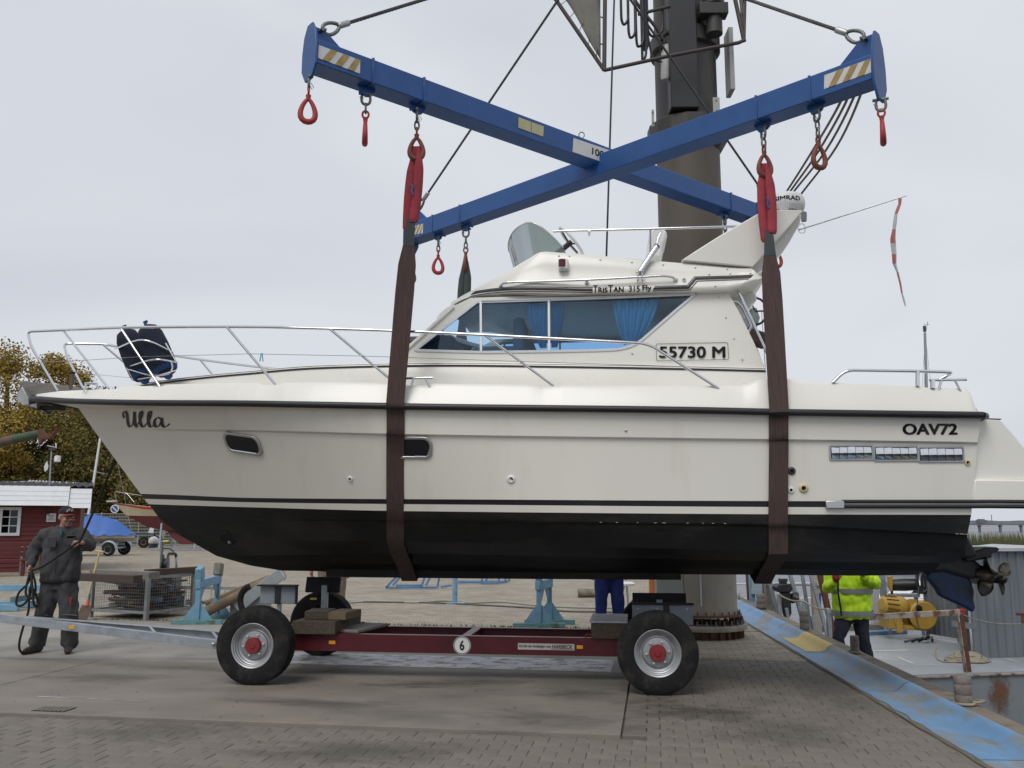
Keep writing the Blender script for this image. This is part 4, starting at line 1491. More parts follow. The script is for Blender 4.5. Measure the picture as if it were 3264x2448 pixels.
def blade(c0, ang, rad, tw, wd):
    Mb = basis(c0, axd.orthogonal(), axd)
    rws = []
    for i in range(8):
        f = i / 7
        r_ = .05 + (rad - .05) * f
        w_ = wd * (math.sin(math.pi * (0.16 + .80 * f)) ** .7) * (1 if f < .97 else .35)
        tws = tw * (1.15 - .5 * f)
        row_ = []
        for j in range(7):
            g = (j / 6 - .5) * 2
            lat = g * w_ * math.cos(tws); al = g * w_ * math.sin(tws) + .012 * (1 - g * g)
            a = ang + lat / max(r_, .08) * .9
            row_.append(Mb @ Vector((r_ * math.cos(a), r_ * math.sin(a), al)))
        rws.append(row_)
    o_ = MB().grid(rws).build('propeller_blade', M_BRONZE, dro, world=False, smooth=80)
    sd_ = o_.modifiers.new('s', 'SOLIDIFY')
    sd_.thickness = .009
for k in range(3):
    blade(ax0 + axd * (Lx * .56), R(22 + 120 * k), .225, .85, .080)
    blade(ax0 + axd * (Lx * .92), R(75 + 120 * k), .185, -.8, .066)
an = bl(3085, 1843, .02)
for k in range(6):
    MB().lathe([(.03, -.006), (.042, 0), (.03, .006)], an + axd * (k * .022), axd, 12).build('anode_ring', mat('zinc', (.4, .4, .38), rough=.6, metal=.5), dro, world=False)

# ---- bow gear: roller, anchor, pulpit plank
plk = MB()
plk.prism(hp([(60, 1219), (75, 1214), (245, 1232), (252, 1242), (240, 1262), (98, 1262), (62, 1236)], .02), (0, .16, 0))
plk.build('bow_plank', mat('weathered_teak', (.20, .185, .165), rough=.85, var=.3, scale=9, bump=.4, bscale=40, stretch=(1, 8, 8)), yacht, world=False, bevel=.008)
anc = MB()
anc.prism(hp([(54, 1268), (58, 1248), (70, 1232), (88, 1264), (93, 1290), (70, 1292)], .12), (0, .24, 0))
anc.prism(hp([(118, 1282), (92, 1292), (118, 1303), (152, 1319), (134, 1307), (118, 1303)], .12), (0, .10, 0))
anco = anc.build('anchor', mat('galvanised_anchor', (.42, .42, .41), rough=.45, metal=.7, var=.25, scale=12), yacht, world=False, bevel=.01)
MB().bar(bl(75, 1270, 0), bl(240, 1234, 0), .03, .05).build('anchor_shank', M_STEEL, anco, world=False, bevel=.006)
MB().box(bl(165, 1302, .0), (.26, .13, .05)).build('roller_bracket', M_BLACK, yacht, world=False, bevel=.01)
MB().lathe([(.04, -.01), (.04, .01)], bl(229, 1188, .0), (0, 0, 1), 10).build('windlass_cap', M_BLACK, yacht, world=False)
MB().tube([bl(229, 1188, 0), bl(229, 1240, 0)], .03, 8).build('windlass', mat('windlass_bronze', (.12, .1, .07), rough=.5, metal=.6), yacht, world=False)
# cockpit roof, ladder tubes and davit behind the cabin
MB().prism(hp([(2330, 928), (2405, 930), (2414, 942), (2412, 956), (2392, 974), (2345, 976), (2325, 945)], .75), (0, 1.5, 0)).build('cockpit_roof', M_GEL, yacht, world=False, bevel=.02)
MB().prism(hp([(2330, 918), (2380, 905), (2392, 930), (2330, 931)], .55), (0, 1.1, 0)).build('roof_riser', M_GEL, yacht, world=False, bevel=.01)
pipe('ladder_rail', [bl(2354, 928, 1.0), bl(2446, 1128, 1.06)], .014)
pipe('grab_handle', fillet([bl(2332, 962, 1.0), bl(2348, 960, 1.0), bl(2366, 978, 1.0), bl(2395, 1040, 1.0), bl(2384, 1060, 1.0)], .05), .013)
M_DAV = mat('davit_grey', (.30, .33, .33), rough=.45, var=.15, scale=8)
dv = MB()
dv.tube([bl(2398, 985, -.9), bl(2403, 1010, -.9), bl(2385, 1080, -.9), bl(2430, 1190, -.9)], [.05, .07, .06, .05], 10)
dv.lathe([(.11, -.06), (.12, 0), (.11, .06)], bl(2376, 1032, -.85), (0, 1, 0), 14)
dvo = dv.build('davit', M_DAV, yacht, world=False)
hw = bl(2408, 992, -.85)
h_ = MB()
h_.tube([hw + Vector((.13 * math.cos(a), 0, .16 * math.sin(a))) for a in np.linspace(0, 6.28, 19)[:-1]], .014, 6, closed=True)
for a in (0, 2.1, 4.2):
    h_.tube([hw, hw + Vector((.13 * math.cos(a), 0, .16 * math.sin(a)))], .01, 5)
h_.build('davit_hand_wheel', mat('dark_iron', (.05, .055, .06), rough=.4, metal=.5), dvo, world=False)
MB().box(bl(2408, 1078, -.8), (.26, .2, .16), Matrix.Rotation(.35, 3, 'Y')).build('davit_motor_box', mat('brown_box', (.05, .028, .022), rough=.5), dvo, world=False, bevel=.02)
MB().tube([hw + V(.07, 0, 0), hw + V(.09, 0, -1.0)], .005, 5).build('davit_wire', M_STEEL, dvo, world=False)

# ---- fenders in their rack on the bow rail (things of their own)
M_NAVY = mat('navy_fender_cover', (.010, .013, .032), rough=.92, var=.25, scale=40, bump=.3, bscale=200)
M_NAVYB = mat('fender_blue_end', (.012, .05, .16), rough=.7, var=.2, scale=20)
for i, (a_, b_, yy) in enumerate((((398, 1052), (462, 1212), .62), ((466, 1038), (536, 1196), .80))):
    A, B = bl(*a_, yy), bl(*b_, yy)
    fo = thing('fender', ('navy blue fabric fender in the bow rack, the one nearer the bow' if i == 0 else 'navy blue fabric fender in the bow rack with a blue drawstring end'), 'fender', tuple(BM @ B), 0, 'fenders in the bow rack')
    A, B = BM @ A, BM @ B
    ax = (A - B).normalized(); Lf = (A - B).length
    MB().lathe([(.03, 0), (.09, .02), (.128, .08), (.135, .18), (.137, Lf * .55), (.128, Lf * .8), (.10, Lf * .93), (.05, Lf * .985), (.0, Lf)], B, ax, 20).build('fender_body', M_NAVY, fo, smooth=60)
    MB().lathe([(.0, -.05), (.035, -.03), (.05, .0), (.118, .05), (.131, .09)], B, ax, 18, cap=False).build('fender_end', M_NAVYB, fo, smooth=60)
    MB().tube([B + ax * (Lf * .99), B + ax * (Lf + .045), B + ax * (Lf + .05) + V(.03, 0, 0)], .018, 8).build('fender_loop', M_NAVYB, fo)
rk = MB()
for (xa, ya), (xb, yb), (xm, ym) in (((366, 1112), (553, 1123), (455, 1083)), ((404, 1170), (568, 1155), (490, 1146)), ((404, 1176), (560, 1180), (490, 1196))):
    rk.tube(cr_path([bl(xa, ya, .70), bl(xm, ym, .98), bl(xb, yb, .86)], 6), .008, 6)
rk.tube([bl(528, 1094, .9), bl(560, 1150, .9)], .008, 6)
rk.tube([bl(404, 1172, .72), bl(424, 1210, .72)], .008, 6)
rk.tube(fillet([bl(545, 1152, .9), bl(552, 1172, .9), bl(540, 1192, .9), bl(440, 1208, .8)], .05), .008, 6)
rk.build('fender_rack', M_CHROME, yacht, world=False, smooth=60)
# red and white tape on the pole tip
tp = thing('warning_tape', 'red and white plastic tape fluttering from the pole behind the radar', 'tape', tuple(BM @ bl(2868, 633, .8)))
M_TRED = mat('tape_red', (.58, .17, .13), rough=.5, var=.1)
M_TWH = mat('tape_white', (.66, .66, .68), rough=.5, var=.08)
tpx = [(2869, 632, 8, 0), (2868, 650, 7, 0), (2861, 668, 8, 0), (2856, 682, 7, 1), (2853, 705, 9, 1), (2850, 730, 8, 0), (2846, 760, 12, 0), (2847, 775, 13, 1), (2850, 810, 11, 0), (2851, 840, 9, 1), (2861, 868, 5, 0), (2870, 905, 5, 0), (2875, 935, 4, 1), (2881, 955, 5, 1), (2886, 976, 3, 1)]
for i in range(len(tpx) - 1):
    (xa, ya, wa, m1), (xb, yb, wb, _) = tpx[i], tpx[i + 1]
    q = [BM @ bl(xa - wa * .7, ya, .8), BM @ bl(xa + wa * .3, ya, .86), BM @ bl(xa + wa * .7, ya, .8), BM @ bl(xb + wb * .7, yb, .8), BM @ bl(xb + wb * .3, yb, .86), BM @ bl(xb - wb * .7, yb, .8)]
    MB().add(q, [(0, 1, 4, 5), (1, 2, 3, 4)]).build('tape_band', M_TWH if m1 else M_TRED, tp, smooth=80)
# ================================================================== BOAT TRAILER
def locpt(M, px, py, y):
    MI = M.inverted()
    c = MI @ CAM
    d = MI.to_3x3() @ ray(px, py)
    return c + d * ((y - c.y) / d.y)
trl = thing('boat_trailer', 'dark red four-wheeled boat trailer with galvanised drawbar under the yacht', 'trailer', (-.6, 8.71, 0), -R(7.5))
TM = PM[trl.name]
def tl(px, py, y):
    return locpt(TM, px, py, y)
M_MAROON = mat('maroon_paint', (.085, .010, .016), rough=.38, var=.15, scale=5, col2=(.05, .008, .012), c2amt=.36, c2scale=3, spec=.4)
M_REDHUB = mat('red_hub_paint', (.20, .018, .022), rough=.4, var=.12, scale=10)
M_TYRE = mat('tyre_rubber', (.009, .009, .0095), spec=.3, rough=.82, var=.25, scale=12, bump=.15, bscale=90, col2=(.026, .024, .021), c2amt=.45, c2scale=7)
M_RIM = mat('rim_silver', (.36, .37, .38), rough=.42, metal=.6, var=.12, scale=12)
M_GALV = mat('galvanised', (.36, .40, .43), rough=.5, metal=.55, var=.16, scale=7, col2=(.30, .33, .35), c2amt=.45, c2scale=9)
M_GREYPAD = mat('grey_pad', (.20, .225, .25), rough=.55, var=.15, scale=7)
M_DARKPAD = mat('dark_pad', (.012, .012, .018), rough=.75, var=.2, scale=9, bump=.2, bscale=120)
M_AMBER = mat('amber_reflector', (.85, .33, .02), rough=.25, var=.05)
M_TIMBER = mat('old_timber', (.075, .056, .04), rough=.9, var=.3, scale=5, bump=.5, bscale=40, stretch=(9, 1, 9), col2=(.09, .07, .05), c2amt=.45, c2scale=3)
M_PALEWOOD = mat('pale_timber', (.17, .125, .07), rough=.85, var=.25, scale=6, bump=.4, bscale=40, stretch=(9, 1, 9))
def wheel(c, sgn, first=None):
    """wheel centre c on the outer face plane; sgn -1 faces the camera"""
    ax = Vector((0, sgn, 0))
    if first is not None:
        o = copy_tree(first[0], trl)
        M = Matrix.Translation(c) @ (Matrix.Rotation(math.pi, 4, 'Z') if sgn > 0 else Matrix.Identity(4))
        o.matrix_basis = M
        return o
    r = .372
    t = MB()
    prof_ = [(.205, -.205), (.215, -.215), (.27, -.222), (.335, -.212), (.360, -.198), (.3695, -.185)]
    for k in range(5):
        a = -.18 + k * .033
        prof_ += [(.3715, a), (.3715, a + .022), (.3635, a + .024), (.3635, a + .031)]
    prof_ += [(.371, -.012), (.360, -.004), (.345, .001), (.335, .0045), (.30, .007), (.27, .007), (.235, .003), (.214, -.004), (.205, -.012)]
    t.lathe(prof_, (0, 0, 0), ax, 64, cap=False)
    body = t.build('wheel', M_TYRE, trl, world=False, smooth=35)
    body.location = c
    rm = MB()
    rm.lathe([(.212, -.20), (.212, -.012), (.216, -.004), (.210, .002), (.200, -.004), (.196, -.018), (.186, -.022), (.182, -.040), (.172, -.046), (.168, -.062), (.150, -.070), (.140, -.066), (.132, -.050), (.118, -.046), (.0, -.045)], (0, 0, 0), ax, 48, cap=False)
    rm.build('rim', M_RIM, body, world=False, smooth=40)
    hb_ = MB()
    hb_.lathe([(.078, -.046), (.078, -.012), (.072, -.004), (.030, -.002), (.024, .006), (.0, .006)], (0, 0, 0), ax, 24, cap=False)
    hb_.build('hub_cap', M_REDHUB, body, world=False, smooth=40)
    for k in range(6):
        a = R(60 * k + 8)
        MB().lathe([(.013, -.048), (.013, -.026), (.006, -.024), (.006, -.014)], (math.cos(a) * .103, 0, math.sin(a) * .103), ax, 6).build('wheel_nut', M_STEEL, body, world=False, smooth=20)
    return body
xl, xr = tl(803, 2063, 0).x, tl(2097, 2087, 0).x
w0 = wheel(Vector((xl, 0, .372)), -1)
wheel(Vector((xr, 0, .372)), -1, [w0])
wheel(Vector((xl, 2.12, .372)), 1, [w0])
wheel(Vector((xr, 2.12, .372)), 1, [w0])
# side beams
ta, tb = tl(930, 2018, .55), tl(1975, 2036, .55)
ba, bb = tl(930, 2073, .55), tl(1975, 2094, .55)
zt, zb = (ta.z + tb.z) / 2, (ba.z + bb.z) / 2
for yy in (.55, 1.36):
    s_ = 1 if yy < 1 else -1
    f = MB()
    f.box(Vector(((xl + xr) / 2, yy + .006 * s_, (zt + zb) / 2)), (xr - xl + .7, .012, zt - zb))
    f.box(Vector(((xl + xr) / 2, yy + .048 * s_, zt - .006)), (xr - xl + .7, .072, .0119))
    f.box(Vector(((xl + xr) / 2, yy + .048 * s_, zb + .006)), (xr - xl + .7, .072, .0119))
    f.build('side_beam', M_MAROON, trl, world=False, smooth=0, bevel=.003, bseg=1)
xm = tl(1500, 2015, .9).x
for xx, w_ in ((xm, .09), (xl + .05, .16), (xr - .05, .16), (xl - .33, .08), (xr + .33, .08)):
    MB().box(Vector((xx, .96, zt - .045)), (w_, .80, .085)).build('cross_member', M_MAROON, trl, world=False, smooth=0, bevel=.004)
for xx in (xl, xr):
    a_ = MB()
    a_.tube([Vector((xx, .2, .372)), Vector((xx, 1.92, .372))], .035, 12)
    a_.box(Vector((xx, .96, .33)), (.12, .7, .10))
    a_.build('axle', M_MAROON, trl, world=False, bevel=.004)
for px, py, yy in ((1086, 2016, .60), (1157, 1986, 1.32), (1876, 2030, .60)):
    p = tl(px, py, yy)
    MB().tube([Vector((p.x + .034 * math.cos(a), yy, zt - .01 + .045 * math.sin(a))) for a in np.linspace(0, math.pi, 11)], .007, 6).build('lashing_ring', M_REDHUB, trl, world=False)
MB().box(Vector((tl(925, 2005, .56).x, .56, zt + .02)), (.03, .02, .09)).build('stop_lug', M_REDHUB, trl, world=False)
# stickers and reflectors on the near beam
def on_beam(px0, py0, px1, py1):
    a, b = tl(px0, py0, .5465), tl(px1, py1, .5465)
    return a, b
for x0, y0, x1, y1 in ((1048, 2053, 1069, 2042), (1838, 2068, 1858, 2057)):
    a, b = on_beam(x0, y0, x1, y1)
    MB().box((a + b) / 2, (b.x - a.x, .006, b.z - a.z)).build('side_reflector', M_AMBER, trl, world=False, bevel=.002)
c6 = tl(1473, 2057, .547)
MB().lathe([(.0885, 0), (.0885, .002), (.0, .0021)], c6, (0, -1, 0), 32, cap=False).build('speed_disc', M_WPLAST, trl, world=False, smooth=0)
d6 = MB()
d6.lathe([(.084, .0045), (.078, .0045)], c6, (0, -1, 0), 40, cap=False)
d6.build('speed_disc_ring', M_BLACK, trl, world=False, smooth=0, fixn=False)
vs, fs = fit_text('6', .048, .098, bold=.03)
MB().add([c6 + V(-.024 + q.x, -.005, -.049 + q.y) for q in vs], fs).build('speed_figure', M_BLACK, trl, world=False, smooth=0, fixn=False)
a, b = on_beam(1651, 2070, 1831, 2053)
w_, h_ = b.x - a.x, b.z - a.z
MB().box(Vector(((a.x + b.x) / 2, .547, (a.z + b.z) / 2)), (w_, .004, h_)).build('sticker', mat('sticker_white', (.5, .48, .45), rough=.5, var=.08), trl, world=False, smooth=0)
vs, fs = fit_text('Ich bin ein Anhänger von', w_ * .56, h_ * .58, bold=.03)
MB().add([Vector((a.x + .012 + q.x, .5435, a.z + h_ * .22 + q.y)) for q in vs], fs).build('sticker_lettering', M_BLACK, trl, world=False, smooth=0, fixn=False)
vs, fs = fit_text('HARBECK', w_ * .37, h_ * .62, bold=.025, shear=.25)
MB().add([Vector((a.x + w_ * .60 + q.x, .5435, a.z + h_ * .24 + q.y)) for q in vs], fs).build('sticker_lettering', M_BLACK, trl, world=False, smooth=0, fixn=False)
MB().box(Vector((a.x + w_ * .78, .5438, a.z + h_ * .15)), (w_ * .40, .001, .004)).build('sticker_underline', M_REDHUB, trl, world=False, smooth=0)
# drawbar
dA, dB = tl(700, 2056, .58), tl(-40, 1966, 1.0)
eA, eB = tl(720, 2030, 1.34), tl(-40, 1966, 1.08)
eA.z = dA.z
for p, q in ((dA, dB), (eA, eB)):
    f = MB()
    dd = (q - p).normalized()
    side = dd.cross(V(0, 0, 1)).normalized()
    q2 = q + dd * .7
    f.bar(p, q2, .012, .088)
    f.bar(p + V(0, 0, .039) + V(0, .03 if p is dA else -.03, 0), q2 + V(0, 0, .039) + V(0, .03 if p is dA else -.03, 0), .055, .010)
    f.bar(p + V(0, 0, -.039) + V(0, .03 if p is dA else -.03, 0), q2 + V(0, 0, -.039) + V(0, .03 if p is dA else -.03, 0), .055, .010)
    f.build('drawbar_beam', M_GALV, trl, world=False, smooth=0, bevel=.002, bseg=1)
for f_ in (.04, .30):
    a_, b_ = dA.lerp(dB, f_), eA.lerp(eB, f_)
    MB().bar(a_ + V(.10, 0, .037), b_ + V(-.05, 0, .037), .03, .008).build('drawbar_brace', M_GALV, trl, world=False, smooth=0)
p = tl(224, 2000, .80)
f_ = (p.x - dA.x) / (dB.x - dA.x)
p = dA.lerp(dB, f_)
MB().box(p + V(0, -.010, -.002), (.06, .010, .038)).build('side_reflector', M_AMBER, trl, world=False, bevel=.002)
e_ = dB + (dB - dA).normalized() * .7
cp = MB()
cp.box(e_ + V(-.08, .04, .0), (.3, .14, .11))
cp.tube([e_ + V(.05, .04, -.02), Vector((e_.x + .05, e_.y + .04, .06))], .035, 10)
cp.lathe([(.06, -.03), (.07, 0), (.06, .03)], Vector((e_.x + .05, e_.y + .04, .07)), (0, 1, 0), 16)
cp.build('coupling', M_GALV, trl, world=False, bevel=.006)
for px, py, yy in ((681, 2054, .56),):
    p = tl(px, py, yy)
    MB().lathe([(.022, 0), (.022, .02), (.01, .03)], p, (0, -1, 0), 6).build('drawbar_bolt', M_STEEL, trl, world=False)
# swivelling hull supports
def pad(px0, py0, px1, py1, yy, m, thick=.05, top=None, ribs=True, tilt=0.0):
    a, b = tl(px0, py1, yy), tl(px1, py0, yy)
    c_ = (a + b) / 2
    Rm = Matrix.Rotation(tilt, 3, 'X')
    f = MB().box(c_, (b.x - a.x, thick, b.z - a.z), Rm)
    o = f.build('support_pad', m, trl, world=False, bevel=.005)
    return o, c_, a, b
o, c_, a, b = pad(828, 1868, 946, 1924, .62, M_GREYPAD, .012)
MB().box(Vector((c_.x, .60, b.z + .006)), (b.x - a.x + .03, .10, .014)).build('pad_rubber', M_DARKPAD, o, world=False, bevel=.003)
MB().box(Vector((b.x + .004, .61, c_.z)), (.010, .06, b.z - a.z)).build('pad_rubber', M_DARKPAD, o, world=False)
MB().box(Vector((c_.x, .605, c_.z)), (.055, .025, b.z - a.z)).build('pad_rib', M_RUB, o, world=False)
MB().tube([Vector((c_.x, .66, c_.z)), Vector((c_.x, .66, zt))], .026, 10).build('pad_post', M_GALV, o, world=False)
o, c_, a, b = pad(976, 1840, 1085, 1888, 1.55, M_DARKPAD, .05, tilt=-.25)
MB().box(Vector((tl(1035, 1915, 1.5).x, 1.5, (zt + c_.z) / 2)), (.065, .065, c_.z - zt)).build('pad_post', M_GALV, o, world=False, bevel=.004)
MB().box(Vector((tl(1035, 1915, 1.5).x - .12, 1.46, c_.z - .15)), (.07, .03, .02)).build('pad_lever', mat('lever_yellow', (.5, .45, .1), rough=.5), o, world=False)
o, c_, a, b = pad(2016, 1928, 2208, 1990, .66, M_GREYPAD, .014)
for dx in (-.24, -.05, .05, .24):
    MB().lathe([(.008, 0), (.008, .006)], Vector((c_.x + dx, .65, b.z - .04)), (0, -1, 0), 8).build('pad_screw', M_STEEL, o, world=False)
MB().box(Vector((c_.x + .04, .65, c_.z)), (.06, .02, b.z - a.z)).build('pad_rib', M_RUB, o, world=False)
MB().box(Vector((c_.x, .66, b.z + .008)), (b.x - a.x + .02, .10, .015)).build('pad_rubber', M_DARKPAD, o, world=False, bevel=.003)
MB().tube([Vector((c_.x, .72, c_.z)), Vector((c_.x, .72, zt))], .026, 10).build('pad_post', M_GALV, o, world=False)
o, c_, a, b = pad(2016, 1892, 2186, 1926, 1.60, M_DARKPAD, .06, tilt=-.25)
MB().box(Vector((c_.x, 1.56, (zt + c_.z) / 2)), (.065, .065, c_.z - zt)).build('pad_post', M_GALV, o, world=False, bevel=.004)
# timber blocks lying on the frame
def block(label, c, size, m, rz=0.0, grp='timber blocks on the trailer'):
    o = MB().box((0, 0, 0), size).build('timber_block', m, None, bevel=.006)
    o.matrix_world = TM @ Matrix.Translation(c) @ Matrix.Rotation(rz, 4, 'Z')
    tag(o, label, 'timber', grp)
    return o
xa = tl(1008, 1995, .58).x
xw = tl(1076, 1995, .58).x - tl(941, 1995, .58).x
block('wide dark timber sleeper lying across the trailer behind its front wheel', Vector((xa, .95, zt + .065)), (xw, .95, .13), M_TIMBER, .02)
xa2 = tl(1000, 1962, .60).x
block('dark timber block with a blue-grey face, left one on the sleeper', Vector((xa2, .80, zt + .13 + .043)), (.25, .36, .085), M_TIMBER, .12)
xa3 = tl(1070, 1968, .60).x
block('pale yellow timber block, right one on the sleeper', Vector((xa3, .84, zt + .13 + .038)), (.24, .42, .075), M_PALEWOOD, -.10)
xa4 = tl(1108, 2000, .9).x
block('thin grey board lying flat beside the sleeper on the trailer', Vector((xa4 + .12, 1.0, zt + .014)), (.30, .7, .028), mat('grey_board', (.22, .21, .19), rough=.9, var=.25, scale=8, stretch=(9, 1, 9)), -.2)
xa5 = tl(1941, 2005, .6).x
block('brown timber block by the rear wheel under a grey plate', Vector((xa5, .86, zt + .075)), (.345, .7, .15), M_TIMBER, 0)
MBp = MB().box((0, 0, 0), (.37, .72, .022)).build('steel_plate', M_GALV, None, bevel=.003)
MBp.matrix_world = TM @ Matrix.Translation(Vector((xa5, .86, zt + .1615)))
tag(MBp, 'flat grey steel plate on the brown timber block by the rear wheel', 'steel plate')
# ================================================================== SPREADER BEAM, HOOKS, WIRES, SLINGS
ZS = 5.5
NL, FR = G(992, 178, ZS + .07), G(2470, 709, ZS + .07)
NR, FL = G(2796, 226, ZS - .05), G(1312, 750, ZS - .05)
spc = (NL + FR + NR + FL) / 4
spr = thing('spreader_beam', 'blue steel cross-shaped lifting spreader above the yacht with red hooks', 'spreader beam', tuple(spc))
M_SPB = mat('spreader_blue', (.019, .082, .26), rough=.42, var=.14, scale=4, col2=(.085, .05, .04), c2amt=.315, c2scale=5, spec=.45)
M_HOOK = mat('hook_red', (.38, .03, .03), col2=(.20, .05, .04), c2amt=.40, c2scale=18, rough=.55, var=.15, scale=14)
M_HOOKD = mat('hook_rusty', (.19, .055, .035), rough=.6, var=.3, scale=20)
M_SHACK = mat('shackle_grey', (.17, .18, .18), rough=.45, metal=.6, var=.2, scale=20)
M_WIRE = mat('wire_rope', (.085, .085, .085), rough=.6, metal=.4, var=.3, scale=60)
M_FERR = mat('ferrule_aluminium', (.42, .42, .40), rough=.4, metal=.8, var=.15, scale=20)
M_PLATEW = mat('plate_white', (.62, .62, .60), rough=.5, var=.06, scale=8)
M_PLATEY = mat('plate_yellowed', (.36, .25, .09), rough=.6, var=.3, scale=14, col2=(.12, .09, .05), c2amt=.36, c2scale=9)
M_LABEL = mat('yellowed_label', (.46, .42, .25), rough=.6, var=.08, scale=10)
BW = .232
class Beam:
    def __init__(s, a, b, flip):
        s.a = a; s.b = b
        s.d = (b - a).normalized()
        s.L = (b - a).length
        n = Vector((s.d.y, -s.d.x, 0))
        s.n = n if n.y < 0 else -n            # towards the camera
    def near(s, px, py, off=0.0):
        """point of the pixel on the near face -> (along, dz)"""
        o = s.a + s.n * (BW / 2 + off)
        d = ray(px, py)
        t = (o - CAM).dot(s.n) / d.dot(s.n)
        p = CAM + d * t
        return (p - s.a).dot(s.d), p.z - s.a.z
    def mid(s, px, py):
        d = ray(px, py)
        t = (s.a - CAM).dot(s.n) / d.dot(s.n)
        p = CAM + d * t
        return (p - s.a).dot(s.d), p.z - s.a.z
    def at(s, u, w=0.0, z=0.0):
        return s.a + s.d * u + s.n * w + Vector((0, 0, z))
bA, bB = Beam(NL, FR, 0), Beam(FL, NR, 0)
for bm_, w_ in ((bA, BW - .006), (bB, BW)):
    o = MB().bar(bm_.at(0), bm_.at(bm_.L), w_, w_).build('beam', M_SPB, spr, bevel=.008)
    bm_.o = o
# end plates: tall plates across the beam ends with a gusset carrying the wire shackle
for bm_, u, sg in ((bA, 0, -1), (bA, bA.L, 1), (bB, 0, -1), (bB, bB.L, 1)):
    prof_ = [(-.105, .25), (-.132, .06), (-.132, -.15), (-.06, -.30), (.06, -.30), (.132, -.15), (.132, .06), (.105, .25), (.045, .375), (-.045, .375)]
    MB().prism([bm_.at(u + sg * .002, x, z * (.78 if bm_ is bA else .95)) for x, z in prof_], bm_.d * (.022 * sg)).build('end_plate', M_SPB, spr, bevel=.004, bseg=1)
    g_ = [(0, .114), (-.34, .114), (-.34, .155), (-.12, .35), (0, .35)]
    MB().prism([bm_.at(u + sg * (x), -.012, z * (.8 if bm_ is bA and z > .12 else 1)) for x, z in g_], bm_.n * .024).build('gusset', M_SPB, spr, bevel=.003, bseg=1)
# shackles, links, hooks
def teardrop(c, ax, up, w, h, r, mb):
    """closed eye of a hook: c top, hangs down"""
    pts = []
    for k in range(20):
        a = 2 * math.pi * k / 20
        x = math.sin(a) * w * (1 - .55 * (math.cos(a) + 1) / 2 * 1)
        z = -h / 2 + math.cos(a) * h / 2
        pts.append(c + ax * x + up * z)
    n = len(pts)
    rr = [r * (.8 + .45 * (1 - math.cos(2 * math.pi * k / n)) / 2) for k in range(n)]
    mb.tube(pts, rr, 8, closed=True)
def hook(bm_, u, ang, m, lug=True, drop=0.0, chain=0, z0=None, sc=1.0):
    """a hook hung below the beam; ang turns the hook about its own axis"""
    base = bm_.at(u, 0, -BW / 2 if z0 is None else z0)
    dn = Vector((0, 0, -1))
    if lug:
        MB().prism([bm_.at(u + x, -.012, z - BW / 2) for x, z in ((-.09, .012), (.09, .012), (.085, -.02), (.05, -.075), (0, -.09), (-.05, -.075), (-.085, -.02))], bm_.n * .024).build('lug', M_SPB, spr, bevel=.003, bseg=1)
        cw = BW / 2 + .008
        cl_ = MB()
        cl_.bar(bm_.at(u - .011), bm_.at(u + .011), 2 * cw, 2 * cw)
        cl_.build('beam_collar', M_SPB, spr, bevel=.003, bseg=1)
        pin = base + dn * .06
    else:
        pin = base
    ax = Vector((math.cos(ang), math.sin(ang), 0))
    ay = Vector((-ax.y, ax.x, 0))
    p = pin
    ho = MB()
    # hook body first so that the shackle can be its sub-part
    z = .105 + chain * .075
    tp = p + dn * z
    hm = MB()
    hm.tube([tp + dn * .02 + ay * (.028 * math.cos(a)) + dn * (-.035 * math.sin(a)) for a in np.linspace(0, 2 * math.pi, 15)[:-1]], .010 * sc, 7, closed=True)
    hm.tube([tp + dn * .05, tp + dn * .095], [.024 * sc, .018 * sc], 8)
    teardrop(tp + dn * .088, ax, Vector((0, 0, 1)), .082 * sc, .205 * sc, .0215 * sc, hm)
    hm.tube([tp + dn * .115 + ax * .03, tp + dn * .15 + ax * .055], [.014, .012], 6)
    h_ = hm.build('hook', m, spr, smooth=60)
    sh = MB()
    arc = [pin + ay * (.040 * math.cos(a)) + dn * (.055 + .050 * math.sin(a)) for a in np.linspace(0, math.pi, 11)]
    sh.tube([pin + ay * .034 + dn * -.005] + arc + [pin - ay * .034 + dn * -.005], .0125, 8)
    sh.tube([pin + ay * .066, pin - ay * .066], .014, 8)
    for k in range(chain):
        q = pin + dn * (.105 + k * .075)
        xx = ax if k % 2 == 0 else ay
        sh.tube([q + xx * (.020 * math.cos(a)) + dn * (.035 + .048 * math.sin(a)) for a in np.linspace(0, 2 * math.pi, 13)[:-1]], .0095, 6, closed=True)
    sh.tube([pin + ay * .066 + V(.02, 0, -.01), pin + ay * .066 + V(.045, 0, -.05), pin + ay * .066 + V(.03, 0, -.07), pin + ay * .066 + V(.01, 0, -.03)], .003, 5)
    sh.build('shackle', M_SHACK, h_, smooth=60)
    return tp + dn * .27 * sc
hpos = {}
uA2, uA3 = bA.mid(1168, 260)[0], bA.mid(1330, 330)[0]
uB2, uB3 = bB.mid(2600, 300)[0], bB.mid(2430, 360)[0]
eA, eB = -.012, bB.L + .012
hook(bA, eA, .25, M_HOOK, lug=False, z0=-.215)
hook(bA, uA2, 1.74, M_HOOK, chain=1)
hpos['nl'] = hook(bA, uA3, .1, M_HOOKD, chain=1)
hook(bB, eB, 1.18, M_HOOK, lug=False, z0=-.27)
hook(bB, uB2, .3, M_HOOKD, chain=2)
hpos['nr'] = hook(bB, uB3, .2, M_HOOKD, chain=1)
hook(bB, -.012, .4, M_HOOK, lug=False, z0=-.27)
uF2, uF3 = bB.L - uB2, bB.L - uB3
hook(bB, uF2, .2, M_HOOK, chain=1)
hpos['fl'] = hook(bB, uF3, 1.4, M_HOOKD, chain=2)
hook(bA, bA.L + .012, .3, M_HOOK, lug=False, z0=-.215)
hook(bA, bA.L - uA2, 1.2, M_HOOK, chain=1)
